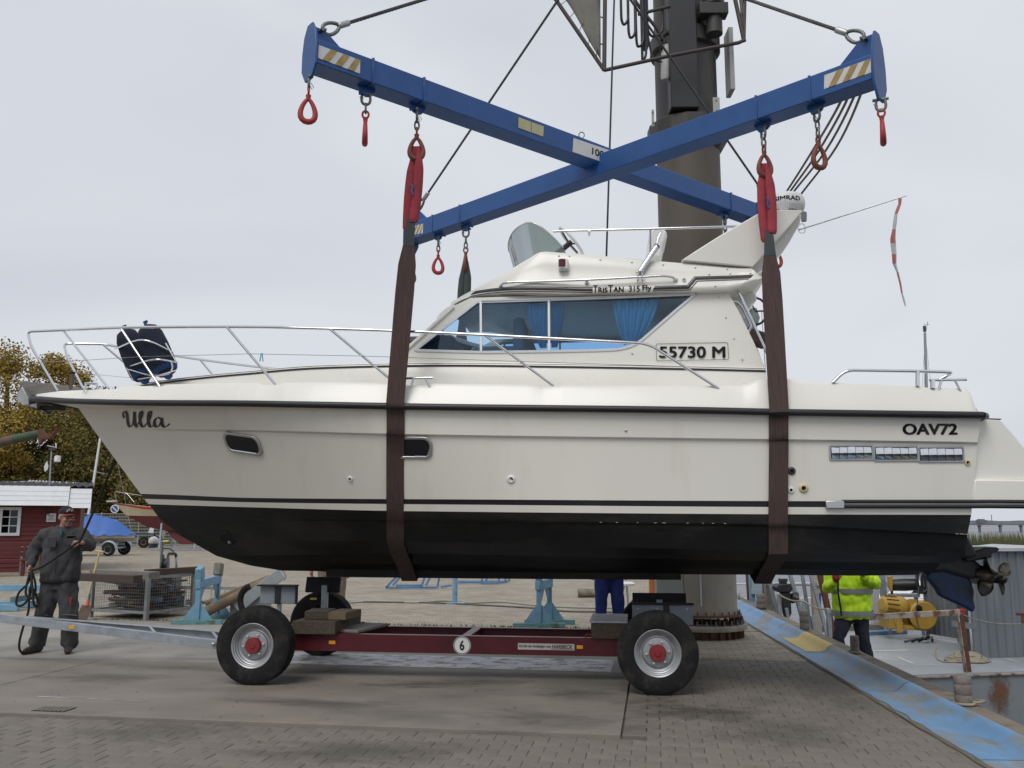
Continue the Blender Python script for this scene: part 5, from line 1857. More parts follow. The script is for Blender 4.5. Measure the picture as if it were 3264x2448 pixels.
hpos['fr'] = hook(bA, bA.L - uA3, .1, M_HOOKD, chain=1)
# hazard plates, labels, capacity plate
def plate(bm_, quad, m, name, off=.004, parent=None):
    q = []
    for px, py in quad:
        u, z = bm_.near(px, py)
        q.append((u, z))
    f = MB()
    f.prism([bm_.at(u, BW / 2 - .001, z) for u, z in q], bm_.n * off)
    return f.build(name, m, parent or spr, smooth=0), q
def hazard(bm_, quad, slant):
    # quad: upper left, upper right, lower right, lower left
    po, q = plate(bm_, quad, M_PLATEW, 'hazard_plate')
    UL, UR, LR, LL = [Vector((u, z, 0)) for u, z in q]
    for k in range(3):
        a, w = .10 + k * .30, .155
        pts = []
        for t, f in ((a + slant, 0), (a + slant + w, 0), (a + w, 1), (a, 1)):
            t = min(1, max(0, t))
            p = UL.lerp(UR, t).lerp(LL.lerp(LR, t), f)
            pts.append(bm_.at(p.x, BW / 2 + .0062, p.y))
        MB().add(pts, [(0, 1, 2, 3)]).build('hazard_stripe', M_PLATEY, po, smooth=0, fixn=False)
    for t, f in ((.03, .08), (.97, .08), (.97, .92), (.03, .92)):
        p = UL.lerp(UR, t).lerp(LL.lerp(LR, t), f)
        MB().lathe([(.005, 0), (.004, .003)], bm_.at(p.x, BW / 2 + .003, p.y), bm_.n, 6).build('rivet', M_STEEL, po)
hazard(bA, [(1016, 144), (1148, 192), (1147, 235), (1013, 185)], .18)
hazard(bB, [(2628, 240), (2776, 187), (2777, 231), (2627, 284)], .18)
hazard(bB, [(1313, 722), (1349, 713), (1348, 743), (1308, 752)], .3)
plate(bA, [(1653, 374), (1692, 388), (1692, 422), (1652, 407)], M_LABEL, 'label_plate')
plate(bA, [(1694, 389), (1733, 403), (1731, 436), (1694, 422)], M_LABEL, 'label_plate')
po, q = plate(bA, [(1828, 440), (1960, 485), (1958, 530), (1825, 484)], M_PLATEW, 'capacity_plate')
vs, fs = fit_text('1000kg', 1, 1, bold=.02)
UL, UR, LR, LL = [Vector((u, z, 0)) for u, z in q]
pts = []
for v in vs:
    t = .44 + .60 * v.x; f = .85 - .62 * v.y
    p = UL.lerp(UR, t).lerp(LL.lerp(LR, t), f)
    pts.append(bA.at(p.x, BW / 2 + .006, p.y))
MB().add(pts, fs).build('capacity_lettering', M_BLACK, po, smooth=0, fixn=False)
e = bA.at(bA.near(1872, 450)[0], 0, BW / 2)
eb = MB()
eb.lathe([(.035, 0), (.035, .03), (.02, .045)], e, (0, 0, 1), 10)
eb.tube([e + V(.02 + .03 * math.cos(a), 0, .085 + .035 * math.sin(a)) for a in np.linspace(0, 6.28, 13)[:-1]], .006, 5, closed=True)
eb.build('lifting_eye', M_SHACK, spr)
# the four wire legs up to the crane hook
APEX = WY(1893, -170, 9.5)
legs = thing('wire_leg_set', 'four-leg steel wire rope sling running up from the blue spreader', 'wire rope', tuple(APEX))
MB().tube([APEX + V(.11 * math.cos(a), 0, .14 + .16 * math.sin(a)) for a in np.linspace(0, 6.28, 21)[:-1]], .028, 8, closed=True).build('master_ring', M_SHACK, legs, smooth=60)
for bm_, u, sg in ((bA, 0, 1), (bA, bA.L, -1), (bB, 0, 1), (bB, bB.L, -1)):
    p0 = bm_.at(u + sg * .07, 0, .25 if bm_ is bA else .315)
    d = (APEX - p0).normalized()
    side = bm_.n if abs(d.dot(bm_.n)) < .9 else V(0, 0, 1)
    up = d.cross(bm_.n).normalized()
    sh = MB()
    arc = [p0 + d * (.02 + .045 * math.sin(a)) + bm_.n * (.036 * math.cos(a)) for a in np.linspace(0, math.pi, 11)]
    sh.tube([p0 + bm_.n * .036] + arc + [p0 - bm_.n * .036], .013, 8)
    sh.tube([p0 + bm_.n * .065, p0 - bm_.n * .065], .016, 8)
    sh.build('shackle', M_SHACK, spr, smooth=60)
    t0 = p0 + d * .05
    th_ = []
    for k in range(16):
        a = 2 * math.pi * k / 16
        xx = math.sin(a) * .062 * (1 - .4 * (1 - math.cos(a)) / 2)
        zz = .085 - math.cos(a) * .095
        th_.append(t0 + d * zz + up * xx)
    lg = MB()
    lg.tube([t0 + d * .24, APEX], .0145, 8)
    lo_ = lg.build('wire', M_WIRE, legs, smooth=60)
    MB().tube(th_, .017, 8, closed=True).build('thimble', M_SHACK, lo_, smooth=60)
    MB().tube([t0 + d * .17, t0 + d * .19, t0 + d * .29, t0 + d * .30], [.02, .029, .029, .02], 12).build('ferrule', M_FERR, lo_, smooth=40)
# twist relief on the wires comes from geometry: a lay of strands on the near legs
for bm_, u, sg in ((bA, 0, 1), (bB, bB.L, -1)):
    p0 = bm_.at(u + sg * .07, 0, .25 if bm_ is bA else .315)
    d = (APEX - p0).normalized()
    o_ = d.orthogonal().normalized(); o2 = d.cross(o_)
    Lw = (APEX - p0).length
    st = MB()
    for s_ in range(6):
        n = 160
        st.tube([p0 + d * (.36 + (Lw - .5) * k / n) + o_ * (.0115 * math.cos(k * .55 + s_ * 1.047)) + o2 * (.0115 * math.sin(k * .55 + s_ * 1.047)) for k in range(n + 1)], .0062, 5)
    st.build('wire_strands', M_WIRE, legs, smooth=60)

# ---- slings round the hull
M_WEB = mat('brown_webbing', (.082, .050, .045), rough=.9, var=.22, scale=3, bump=.4, bscale=150, col2=(.05, .037, .036), c2amt=.45, c2scale=4, stretch=(30, 3, 1.2))
M_REDSL = mat('red_sleeve', (.30, .035, .05), rough=.85, var=.22, scale=8, bump=.3, bscale=90, col2=(.15, .03, .035), c2amt=.36, c2scale=5)
M_GREYSL = mat('grey_green_sleeve', (.055, .07, .07), rough=.9, var=.2, scale=9)
def ribbon(path, widths, thick, wd):
    """flat band along a path; wd gives the width direction"""
    a1, a2, b1, b2 = [], [], [], []
    n = len(path)
    for i, q in enumerate(path):
        T = (path[min(i + 1, n - 1)] - path[max(i - 1, 0)]).normalized()
        w = (wd - T * wd.dot(T)).normalized()
        nn = T.cross(w).normalized()
        hw, ht_ = widths[i] / 2, thick[i] / 2 if isinstance(thick, list) else thick / 2
        a1.append(q - w * hw - nn * ht_); a2.append(q + w * hw - nn * ht_)
        b1.append(q + w * hw + nn * ht_); b2.append(q - w * hw + nn * ht_)
    m = MB()
    rows_ = [[a1[i], a2[i], b1[i], b2[i]] for i in range(n)]
    m.grid(rows_, closed_u=True)
    m.add([q.copy() for q in rows_[0]], [(0, 1, 2, 3)])
    m.add([q.copy() for q in rows_[-1]], [(0, 1, 2, 3)])
    return m
def sling(px_hull, px_keel, hn, hf, label):
    so = thing('lifting_sling', label, 'sling', tuple(hn), 0, 'slings carrying the yacht')
    xg = hcast(px_hull, 1340)[0].x
    xk = locpt(BM, px_keel, 1835, 0).x
    near_ = []
    pys = [1300, 1316, 1385, 1392, 1595, 1630, 1656, 1664, 1738]
    xrow = [bl(px_hull + (0 if py < 1400 else -1), py, rw.hb).x for py, rw in zip(pys, (r0, r1, r2, r2b, r3, r5, c1, c1b, c2))]
    xc = xrow[-1]
    for fr_ in (.4, .75):
        xrow.append(xc + (locpt(BM, px_keel, 1835, 0).x - xc) * fr_)
    rws = [(r0, .043), (r1, .016), (r2, .014), (r2b, .026), (r3, .024), (r5, .012), (c1, .012), (c1b, .012), (c2, .012), (s1, .010), (s2, .010)]
    for i, (rw, off) in enumerate(rws):
        x = xrow[i]
        near_.append(BM @ Vector((x, -(rw.hb(x) + off), rw.zf(x) - (.012 if i > 7 else 0))))
    kq = BM @ Vector((xk, 0, kl.zf(xk) - .085))
    far_ = []
    for i, (rw, off) in enumerate(rws):
        x = xrow[i]
        far_.append(BM @ Vector((x, (rw.hb(x) + off), rw.zf(x) - (.012 if i > 7 else 0))))
    wd = (BM.to_3x3() @ Vector((1, 0, 0)))
    def upper(h, g):
        # hook -> red loop -> grey sleeve -> web
        d = (g - h)
        return [h + d * t for t in (.28, .33, .36, .44, .55, .7, .85, .97)], [.075, .085, .105, .165, .175, .172, .168, .165]
    pn, wn1 = upper(hn, near_[0])
    pf, wf1 = upper(hf, far_[0])
    path = pn + near_ + [kq] + list(reversed(far_)) + list(reversed(pf))
    wdt = wn1 + [.165] * (len(near_) * 2 + 1) + list(reversed(wf1))
    dense, dw = [], []
    for i in range(len(path) - 1):
        for k in range(3):
            dense.append(path[i].lerp(path[i + 1], k / 3)); dw.append(wdt[i] + (wdt[i + 1] - wdt[i]) * k / 3)
    dense.append(path[-1]); dw.append(wdt[-1])
    ribbon(dense, dw, .012, wd).build('webbing', M_WEB, so, smooth=50)
    for h, g, ext in ((hn, near_[0], 1), (hf, far_[0], 0)):
        d = (g - h).normalized()
        Lh = (g - h).length
        # red round-sling loop: two legs side by side, gathered in the hook
        sd = (wd - d * wd.dot(d)).normalized()
        up_ = h + V(0, 0, .10)
        for s_ in (-1, 1):
            ln = Lh * (.30 if s_ < 0 else .27)
            pts = [up_ + sd * (.012 * s_)] + [h + d * (ln * f) + sd * (s_ * (.027 + .014 * math.sin(f * math.pi))) + d.cross(sd) * (.012 * s_) for f in (.06, .2, .4, .6, .8, .95, 1.0)]
            pts = cr_path(pts, 3)
            rr = [.022 + .024 * min(1, i / 6) * (1 if i < len(pts) - 2 else .7) for i in range(len(pts))]
            MB().tube(pts, rr, 10, flat=.55).build('red_loop', M_REDSL if ext else M_GREYSL, so, smooth=70)
        pth = [h + d * (Lh * t) for t in (.255, .29, .33, .365)]
        ribbon(pth, [.062, .082, .092, .105], [.05, .04, .028, .018], wd).build('end_sleeve', M_GREYSL, so, smooth=50)
        if ext:
            c_ = h + d * (Lh * .14) - d.cross(sd) * .05 * (1 if d.cross(sd).y > 0 else -1)
            MB().tube([c_ + V(-.012, 0, .05), c_ + V(.006, 0, .02), c_ + V(-.006, 0, -.02), c_ + V(.008, 0, -.06)], .008, 6).build('blue_tag', mat('tag_blue', (.03, .10, .28), rough=.6), so)
    return so
sling(1262, 1305, hpos['nl'], hpos['fl'], 'brown webbing sling with red loops round the foredeck end of the hull')
sling(2480, 2430, hpos['nr'], hpos['fr'], 'brown webbing sling with red loops round the stern half of the hull')
# loose wires draped from the right arm of the spreader to its far arm
lw = thing('loose_wire_bundle', 'bundle of four slack steel wires hanging from the right spreader arm', 'wire', tuple(bB.at(uB2 + .3)))
for k, (a_, b_, c_) in enumerate((((2672, 318), (2590, 480), (2497, 626)), ((2688, 312), (2610, 480), (2506, 628)), ((2705, 306), (2632, 480), (2517, 628)), ((2720, 300), (2665, 470), (2545, 630)))):
    u = uB2 + .20 + k * .06
    p0 = bB.at(u, -.11, -.08)
    p1 = WY(b_[0], b_[1], 9.2)
    p2 = WY(c_[0], c_[1], 10.6)
    p3 = p2 + V(-.30, .3, -.45)
    MB().tube(cr_path([bB.at(u, -.06, .112), bB.at(u, -.112, .09), p0, p1, p2, p3], 6), .0125, 7).build('slack_wire', mat('slack_wire', (.13, .105, .10), rough=.6, var=.2), lw, smooth=60)
# thin control cable hanging behind the flybridge
hc_ = [WY(1960, -60, 10.9), WY(1957, 20, 10.9), WY(1945, 420, 10.9), WY(1933, 812, 10.9), WY(1932, 900, 10.9)]
tag(MB().tube(hc_, .0125, 7).build('hoist_cable', M_RUB, None, smooth=60), 'thin black cable hanging straight down behind the flybridge wheel', 'cable')
# ================================================================== SLEWING CRANE COLUMN
KX, KY = 2.655, 12.80
crane = thing('harbour_crane', 'tall brown-grey slewing crane column with bolted base behind the yacht', 'crane', (KX, KY, 0))
M_COLM = mat('column_paint', (.092, .076, .06), rough=.6, var=.18, scale=1.2, col2=(.062, .05, .04), c2amt=.42, c2scale=.8, stretch=(1, 1, .35))
M_COLL = mat('column_base_paint', (.34, .315, .27), rough=.7, var=.16, scale=2, col2=(.24, .21, .17), c2amt=.42, c2scale=1.6)
M_COLD = mat('crane_dark_paint', (.045, .042, .038), rough=.55, var=.2, scale=2.5, col2=(.05, .045, .04), c2amt=.42, c2scale=2)
M_RUST = mat('rusty_steel', (.14, .075, .045), rough=.85, var=.35, scale=12, col2=(.09, .06, .045), c2amt=.45, c2scale=8)
M_BRKT = mat('bracket_grey', (.42, .42, .40), rough=.5, var=.1)
O = V(KX, KY, 0)
MB().lathe([(.475, .30), (.475, 2.6)], O, (0, 0, 1), 48).build('column_foot', M_COLL, crane, smooth=40)
MB().lathe([(.474, 2.6), (.468, 7.02)], O, (0, 0, 1), 48).build('column', M_COLM, crane, smooth=40)
fl_ = MB()
fl_.lathe([(.50, -.02), (.50, .10), (.52, .11)], O, (0, 0, 1), 40)
fl_.build('base_socket', M_RUST, crane)
MB().lathe([(.475, .11), (.595, .11), (.60, .125), (.60, .165), (.595, .18), (.475, .18)], O, (0, 0, 1), 48, cap=False).build('base_flange', M_COLL, crane, smooth=30)
MB().lathe([(.475, .285), (.53, .285), (.53, .315), (.475, .315)], O, (0, 0, 1), 48, cap=False).build('upper_flange', M_RUST, crane, smooth=30)
for k in range(28):
    a = 2 * math.pi * k / 28
    d = V(math.cos(a), math.sin(a), 0)
    if d.y > .45:
        continue
    MB().bar(O + d * .50 + V(0, 0, .19), O + d * .50 + V(0, 0, .28), .008, .09, up=tuple(d)).build('stiffener', M_RUST, crane, smooth=0)
    a2 = a + math.pi / 28
    d2 = V(math.cos(a2), math.sin(a2), 0)
    MB().lathe([(.022, .18), (.022, .205), (.012, .207), (.012, .245)], O + d2 * .545, (0, 0, 1), 6).build('base_bolt', M_SHACK, crane, smooth=20)
    MB().lathe([(.010, .315), (.010, .36)], O + d2 * .505, (0, 0, 1), 6).build('flange_stud', M_RUST, crane, smooth=20)
    MB().bar(O + d * .525 + V(0, 0, .0), O + d * .525 + V(0, 0, .11), .010, .06, up=tuple(d)).build('socket_rib', M_RUST, crane, smooth=0)
# cable box on the column foot
MB().box(O + V(-.50, -.24, .95), (.36, .25, 1.5)).build('switch_cabinet', mat('cabinet_grey', (.34, .35, .35), rough=.5, var=.1), crane, bevel=.01)
MB().tube([O + V(-.12, -.52, .45), O + V(-.12, -.52, 2.2)], .012, 6).build('conduit', M_STEEL, crane)
# clamp collar
oc = []
for r_, z in ((.474, 7.02), (.50, 7.05), (.60, 7.22), (.60, 7.44), (.48, 7.52)):
    oc.append([O + V(r_ * math.cos(a), r_ * math.sin(a), z) for a in np.linspace(0, 2 * math.pi, 17)[:-1] + .2])
MB().grid(oc, closed_u=True).build('clamp_collar', M_COLD, crane, smooth=0, bevel=.006)
for px, py, w_ in ((2081, 377, .035), (2283, 338, .10)):
    p = WY(px, py, KY - .45)
    b_ = MB().box(p, (w_, .03, .26))
    bo = b_.build('collar_bracket', M_BRKT, crane, bevel=.003)
    for dz in (-.08, .08):
        MB().lathe([(.013, 0), (.013, .01)], p + V(0, -.015, dz), (0, -1, 0), 6).build('bolt', M_SHACK, bo)
# rotating upper part
MB().lathe([(.462, 7.5), (.462, 9.9)], O, (0, 0, 1), 48).build('slewing_column', M_COLD, crane, smooth=40)
MB().lathe([(.47, 8.62), (.53, 8.64), (.53, 8.86), (.47, 8.9)], O, (0, 0, 1), 40, cap=False).build('slewing_ring', M_COLD, crane, smooth=30)
xa, xb = WY(2133, 200, KY - .55).x, WY(2222, 200, KY - .55).x
MB().box(V((xa + xb) / 2, KY - .46, 8.72), (xb - xa, .30, 2.44)).build('jib_post', mat('crane_black', (.022, .022, .023), rough=.5, var=.15, scale=3), crane, bevel=.015)
MB().box(WY(2272, 45, KY - .6) + V(0, 0, .05), (.42, .2, .18)).build('motor_bracket', M_COLD, crane, bevel=.01)
MB().lathe([(.12, -.35), (.12, .1), (.16, .1), (.16, .25)], WY(2275, 40, KY - .55), (0, 0, 1), 16).build('slew_motor', M_COLD, crane)
MB().box(WY(2325, 200, KY - .1), (.07, .30, 1.0)).build('ladder_plate', M_BRKT, crane, bevel=.004)
MB().lathe([(.055, -.25), (.07, -.2), (.07, .25), (.05, .3)], WY(2122, 205, KY - .5), (.05, 0, 1), 14).build('floodlight', M_BRKT, crane)
MB().tube(cr_path([WY(2140, 100, KY - .5), WY(2113, 115, KY - .55), WY(2107, 140, KY - .55), WY(2112, 165, KY - .5)], 5), .03, 8).build('hose_bend', M_RUB, crane)
# maintenance basket of tubes with tarpaulin sides
bk = thing('tarpaulin_frame', 'tubular steel frame with grey tarpaulin panels lashed on, high beside the crane', 'frame', tuple(WY(1925, 222, 11.8)))
M_TUBE = mat('dark_tube', (.075, .062, .055), rough=.55, metal=.3, var=.25, scale=8)
M_TARP = mat('grey_tarpaulin', (.20, .19, .165), rough=.85, var=.12, scale=3, bump=.3, bscale=6)
c0 = WY(1926, 224, 11.8)
tops = [WY(1745, -40, 11.8), WY(1929, -60, 11.8)]
MB().tube([tops[0], c0], .030, 8).build('frame_tube', M_TUBE, bk, smooth=60)
MB().tube([tops[1], c0], .030, 8).build('frame_tube', M_TUBE, bk, smooth=60)
r0_, r1_ = WY(2372, 128, 12.0), WY(2335, -40, 12.0)
MB().tube([c0, WY(2130, 179, 11.9), WY(2355, 136, 12.0), r0_], .028, 8).build('frame_tube', M_TUBE, bk, smooth=60)
MB().tube([r0_ + V(0, 0, -.02), r1_], .032, 8).build('frame_tube', M_TUBE, bk, smooth=60)
MB().tube([r0_, WY(2376, -40, 12.0)], .022, 8).build('frame_tube', M_TUBE, bk, smooth=60)
MB().tube([WY(2035, 46, 12.1), WY(2135, 20, 12.2)], .026, 8).build('frame_tube', M_TUBE, bk, smooth=60)
MB().tube([WY(1995, -40, 12.1), WY(2040, 25, 12.1), WY(2093, 90, 12.15), WY(2112, 125, 12.2)], .026, 8).build('frame_tube', M_TUBE, bk, smooth=60)
def sheet(px, Y, nm):
    P = [WY(x, y, Y) for x, y in px]
    m_ = MB()
    n = 8
    rows_ = []
    for i in range(n + 1):
        f = i / n
        rows_.append([P[0].lerp(P[2], f).lerp(P[1].lerp(P[2], f), j / 6) + V(0, .02 * math.sin(i * 1.3 + j * 1.9), 0) for j in range(7)])
    m_.grid(rows_)
    o_ = m_.build(nm, M_TARP, bk, smooth=80)
    sd_ = o_.modifiers.new('s', 'SOLIDIFY')
    sd_.thickness = .006
    return P
sheet([(1770, -60), (1914, -60), (1914, 190)], 11.8, 'tarpaulin')
sheet([(2346, -60), (2373, -60), (2369, 105)], 12.0, 'tarpaulin')
for f in (.22, .38, .55, .72, .88):
    a_ = tops[0].lerp(c0, f); b_ = WY(1770, -60, 11.8).lerp(WY(1914, 190, 11.8), f + .03)
    MB().tube([a_, b_, b_ + V(.03, -.01, .05)], .005, 5).build('lashing', M_TUBE, bk)
for f in (.42, .72, .95):
    a_ = tops[1].lerp(c0, f)
    MB().tube([a_, a_ + V(-.06, 0, .02), a_ + V(-.01, -.02, -.01)], .009, 6).build('lashing', M_TUBE, bk)
# hydraulic hose loops
for i, (xa, xb, yb) in enumerate(((1978, 2000, 78), (2000, 2022, 120), (2024, 2047, 148), (2042, 2055, 188), (2050, 2060, 160), (2060, 2108, 116))):
    a_, b_ = WY(xa, -50, 11.9 + .05 * i), WY(xb, -50, 11.95 + .05 * i)
    m_ = WY((xa + xb) / 2, yb, 11.92 + .05 * i)
    pts = [a_, a_.lerp(V(a_.x, a_.y, m_.z), .75), V(a_.x * .7 + m_.x * .3, m_.y, m_.z + .05), m_, V(b_.x * .7 + m_.x * .3, m_.y, m_.z + .05), b_.lerp(V(b_.x, b_.y, m_.z), .75), b_]
    tag(MB().tube(cr_path(pts, 5), .020, 7).build('hydraulic_hose', M_RUB, None, smooth=60), 'black hydraulic hose loop beside the crane column, %s from the left' % ('first', 'second', 'third', 'fourth', 'fifth', 'sixth')[i], 'hose', 'hose loops beside the crane')
tag(MB().tube(cr_path([WY(2045, 60, 12.2), WY(2062, 100, 12.2), WY(2075, 165, 12.2), WY(2090, 192, 12.2), WY(2112, 197, 12.3)], 6), .016, 7).build('hydraulic_hose', M_RUB, None, smooth=60), 'thin black hose curving down to the crane floodlight', 'hose')
# ================================================================== PEOPLE
M_SKIN = mat('skin', (.38, .20, .145), rough=.55, var=.12, scale=18)
def tubes(mb, pts, rs, seg=10, flat=1.0):
    """rounded closed limb"""
    P = [Vector(q) for q in pts]
    d0 = (P[0] - P[1]).normalized(); d1 = (P[-1] - P[-2]).normalized()
    P = [P[0] + d0 * rs[0] * .8] + P + [P[-1] + d1 * rs[-1] * .8]
    rs = [rs[0] * .45] + list(rs) + [rs[-1] * .45]
    mb.tube(P, rs, seg, flat=flat)
def ell(mb, c, rx, ry, rz, M=None, seg=14, rings=9):
    rows_ = []
    for i in range(rings):
        t = math.pi * (i + .02) / (rings - 1 + .04)
        rows_.append([Vector(c) + (M @ Vector((rx * math.sin(t) * math.cos(a), ry * math.sin(t) * math.sin(a), -rz * math.cos(t))) if M is not None else Vector((rx * math.sin(t) * math.cos(a), ry * math.sin(t) * math.sin(a), -rz * math.cos(t)))) for a in np.linspace(0, 2 * math.pi, seg + 1)[:-1]])
    n0 = len(mb.v)
    mb.grid(rows_, closed_u=True)
    mb.f.append(tuple(n0 + k for k in range(seg))); mb.m.append(mb.mi)
    e = n0 + (rings - 1) * seg
    mb.f.append(tuple(e + k for k in reversed(range(seg)))); mb.m.append(mb.mi)
def hand(mb, wrist, tip_dir, palm_n, curl, size=1.0):
    """palm, four fingers and a thumb closing by curl (0 open .. 1 fist)"""
    d = Vector(tip_dir).normalized()
    n = Vector(palm_n)
    n = (n - d * n.dot(d)).normalized()
    s = d.cross(n)
    k = size
    w = Vector(wrist)
    for j in (-.028, -.010, .010, .028):
        tubes(mb, [w + s * (j * .6 * k), w + d * (.09 * k) + s * (j * k)], [.017 * k, .014 * k], 8)
    for j, ln in ((-.030, .062), (-.010, .075), (.010, .080), (.030, .070)):
        p = w + d * (.09 * k) + s * (j * k)
        a = 0.0
        pts = [p]
        for seg_ in (.45, .32, .23):
            a += curl * 1.35
            p = p + (d * math.cos(a) + n * math.sin(a)) * (ln * seg_ * k * 1.15)
            pts.append(p)
        tubes(mb, pts, [.0095 * k, .0092 * k, .0088 * k, .008 * k], 7)
    b = w + d * (.03 * k) + s * (.034 * k)
    tubes(mb, [b, b + (d * .5 + s * .6 + n * (.3 + .5 * curl)).normalized() * (.036 * k), b + (d * .75 + s * (.35 - .5 * curl) + n * (.4 + .6 * curl)).normalized() * (.066 * k)], [.0125 * k, .011 * k, .0095 * k], 7)
def head_into(mb, c, gaze, up=V(0, 0, 1), s=1.0):
    g = Vector(gaze).normalized()
    u = (up - g * up.dot(g)).normalized()
    r_ = g.cross(u)
    M3 = Matrix((r_, g, u)).transposed()
    c = Vector(c)
    P = lambda x, y, z: c + M3 @ Vector((x * s, y * s, z * s))
    ell(mb, P(0, -.012, .028), .078 * s, .098 * s, .095 * s, M3)
    ell(mb, P(0, .012, -.035), .066 * s, .080 * s, .085 * s, M3)
    ell(mb, P(0, .055, -.095), .030 * s, .026 * s, .022 * s, M3)       # chin
    tubes(mb, [P(0, .090, .018), P(0, .106, -.018), P(0, .116, -.030)], [.010 * s, .013 * s, .016 * s], 8)   # nose
    ell(mb, P(0, .085, -.066), .026 * s, .014 * s, .012 * s, M3)       # mouth
    for sg in (-1, 1):
        ell(mb, P(.080 * sg, -.012, -.005), .012 * s, .022 * s, .034 * s, M3)
        ell(mb, P(.034 * sg, .082, .026), .022 * s, .010 * s, .010 * s, M3)    # brow
        ell(mb, P(.045 * sg, .070, -.030), .024 * s, .022 * s, .022 * s, M3)   # cheek
    return P, M3
def person_legs(J, m, o, r=(.115, .098, .080, .066, .072), wr=.010, seed=1, belly=.17):
    t = MB()
    hips = (J['hl'] + J['hr']) / 2
    loft(t, [(hips + V(0, .0, -.06), .17, .13, None), (hips + V(0, 0, .04), .19, .145, None), (hips + V(0, 0, .14), belly + .01, .14, None), (hips + V(0, 0, .22), belly, .135, None)], 16)
    for h, k, a in (('hl', 'kl', 'al'), ('hr', 'kr', 'ar')):
        p0, p1, p2 = J[h], J[k], J[a]
        tubes(t, [p0, p0.lerp(p1, .45), p1, p1.lerp(p2, .45), p2.lerp(p1, .10), p2 + V(0, 0, -.015)], [r[0], r[1], r[2], r[3] + .008, r[3], r[4]], 12)
    return remeshed(t, 'trousers', .016, 5, m, o, wrinkle=wr, wscale=8.5, seed=seed)
def shoes(J, m, o):
    for a, t_ in (('al', 'tl'), ('ar', 'tr')):
        s_ = MB()
        p, q = J[a], J[t_]
        d = (q - p); d.z = 0
        d.normalize()
        base = V(p.x, p.y, J['floor'])
        tubes(s_, [base + V(0, 0, .05) - d * .04, base + V(0, 0, .052) + d * .05, base + V(0, 0, .042) + d * .13, base + V(0, 0, .036) + d * .19], [.050, .052, .046, .036], 10)
        tubes(s_, [base + V(0, 0, .06), base + V(0, 0, .13)], [.052, .052], 10)
        so_ = remeshed(s_, 'shoe', .011, 4, m, o)
        # flatten the sole onto the floor
        for v in so_.data.vertices:
            w = PM[o.name] @ v.co
            if w.z < J['floor'] + .004:
                v.co.z += (J['floor'] + .004 - w.z)
def man_body(J, o, gaze, hands=True, skinr=1.0):
    b = MB()
    hips = (J['hl'] + J['hr']) / 2
    chest = (J['sl'] + J['sr']) / 2
    tubes(b, [hips, hips.lerp(chest, .5), chest.lerp(hips, .08)], [.11, .11, .11], 12)
    tubes(b, [chest.lerp(hips, .05), J['neck'], J['head'] + V(0, 0, -.06)], [.075, .062, .058], 12)
    for s_, e, w in (('sl', 'el', 'wl'), ('sr', 'er', 'wr')):
        tubes(b, [chest.lerp(hips, .08), J[s_], J[e], J[w]], [.06, .05, .042, .030], 10)
    for h, k, a in (('hl', 'kl', 'al'), ('hr', 'kr', 'ar')):
        tubes(b, [hips, J[h], J[k], J[a]], [.09, .075, .055, .045], 10)
    P, M3 = head_into(b, J['head'], gaze)
    for h in J.get('hands', []):
        hand(b, *h)
    return remeshed(b, 'body', .0085, 3, M_SKIN, o), P, M3
def jacket(J, m, o, hem=.02, wr=.014, seed=3, sleeve=1.0, puff=0.0, girth=(.245, .215, .25, .245)):
    t = MB()
    hips = (J['hl'] + J['hr']) / 2
    chest = (J['sl'] + J['sr']) / 2
    ax = (J['sr'] - J['sl']); ax.z = 0
    ang = math.atan2(ax.y, ax.x)
    M3 = Matrix.Rotation(ang, 3, 'Z')
    def sec(f, rx, ry):
        c = hips.lerp(chest, f)
        return (c, rx, ry, M3)
    loft(t, [sec(hem, girth[0] - .02, .17), sec(hem + .08, girth[0], .185), sec(.35, girth[1] + .03, .19), sec(.65, girth[2], .18), sec(.88, girth[3], .155), sec(1.03, .19, .125), sec(1.12, .105, .095), sec(1.19, .085, .085)], 20)
    for s_, e, w in (('sl', 'el', 'wl'), ('sr', 'er', 'wr')):
        p0, p1, p2 = J[s_], J[e], J[w]
        c = chest.lerp(p0, .7)
        tubes(t, [c, p0, p0.lerp(p1, .5), p1, p1.lerp(p2, .5), p2.lerp(p1, .10 + (1 - sleeve))], [.095 + puff, .088 + puff, .078 + puff, .072 + puff, .062 + puff, .052 + puff * .5], 12)
    return remeshed(t, 'jacket', .014, 5, m, o, wrinkle=wr, wscale=8.5, seed=seed)
M_WORK = mat('work_grey_cloth', (.050, .050, .054), rough=.9, var=.18, scale=10, bump=.25, bscale=120)
M_WORKD = mat('work_black_cloth', (.022, .022, .025), rough=.9, var=.15, scale=10)
M_SHOE = mat('worn_shoe', (.035, .026, .022), rough=.7, var=.3, scale=20)
M_CAPB = mat('cap_black', (.014, .014, .016), rough=.85, var=.1)
M_CAPR = mat('cap_red', (.28, .02, .025), rough=.8, var=.1)
# ---- the man with the bow line
YM = 11.18
def pm(px, py, dy=0.0):
    return WY(px, py, YM + dy)
J = dict(head=pm(212, 1649, -.03), neck=pm(204, 1684), sl=pm(146, 1704, .02), sr=pm(262, 1704, -.02), el=pm(110, 1755, .06), wl=pm(97, 1806, -.10),
         er=pm(286, 1742, -.10), wr=pm(262, 1730, -.34), hl=pm(166, 1862, .01), hr=pm(213, 1862, -.01), kl=pm(138, 1957, -.05), kr=pm(221, 1958, -.05), al=pm(120, 2048), ar=pm(221, 2048), tl=pm(92, 2078, -.12), tr=pm(214, 2080, -.2), floor=0.0)
J['hands'] = [(pm(97, 1808, -.11), V(.02, -.2, -1), V(.8, -.3, 0), .75), (pm(262, 1730, -.34), V(-1, -.35, .12), V(0, .3, -1), .85)]
man = thing('person', 'man in grey work clothes and black and red cap holding the bow rope', 'person', (J['al'].x * .5 + J['ar'].x * .5, YM, 0))
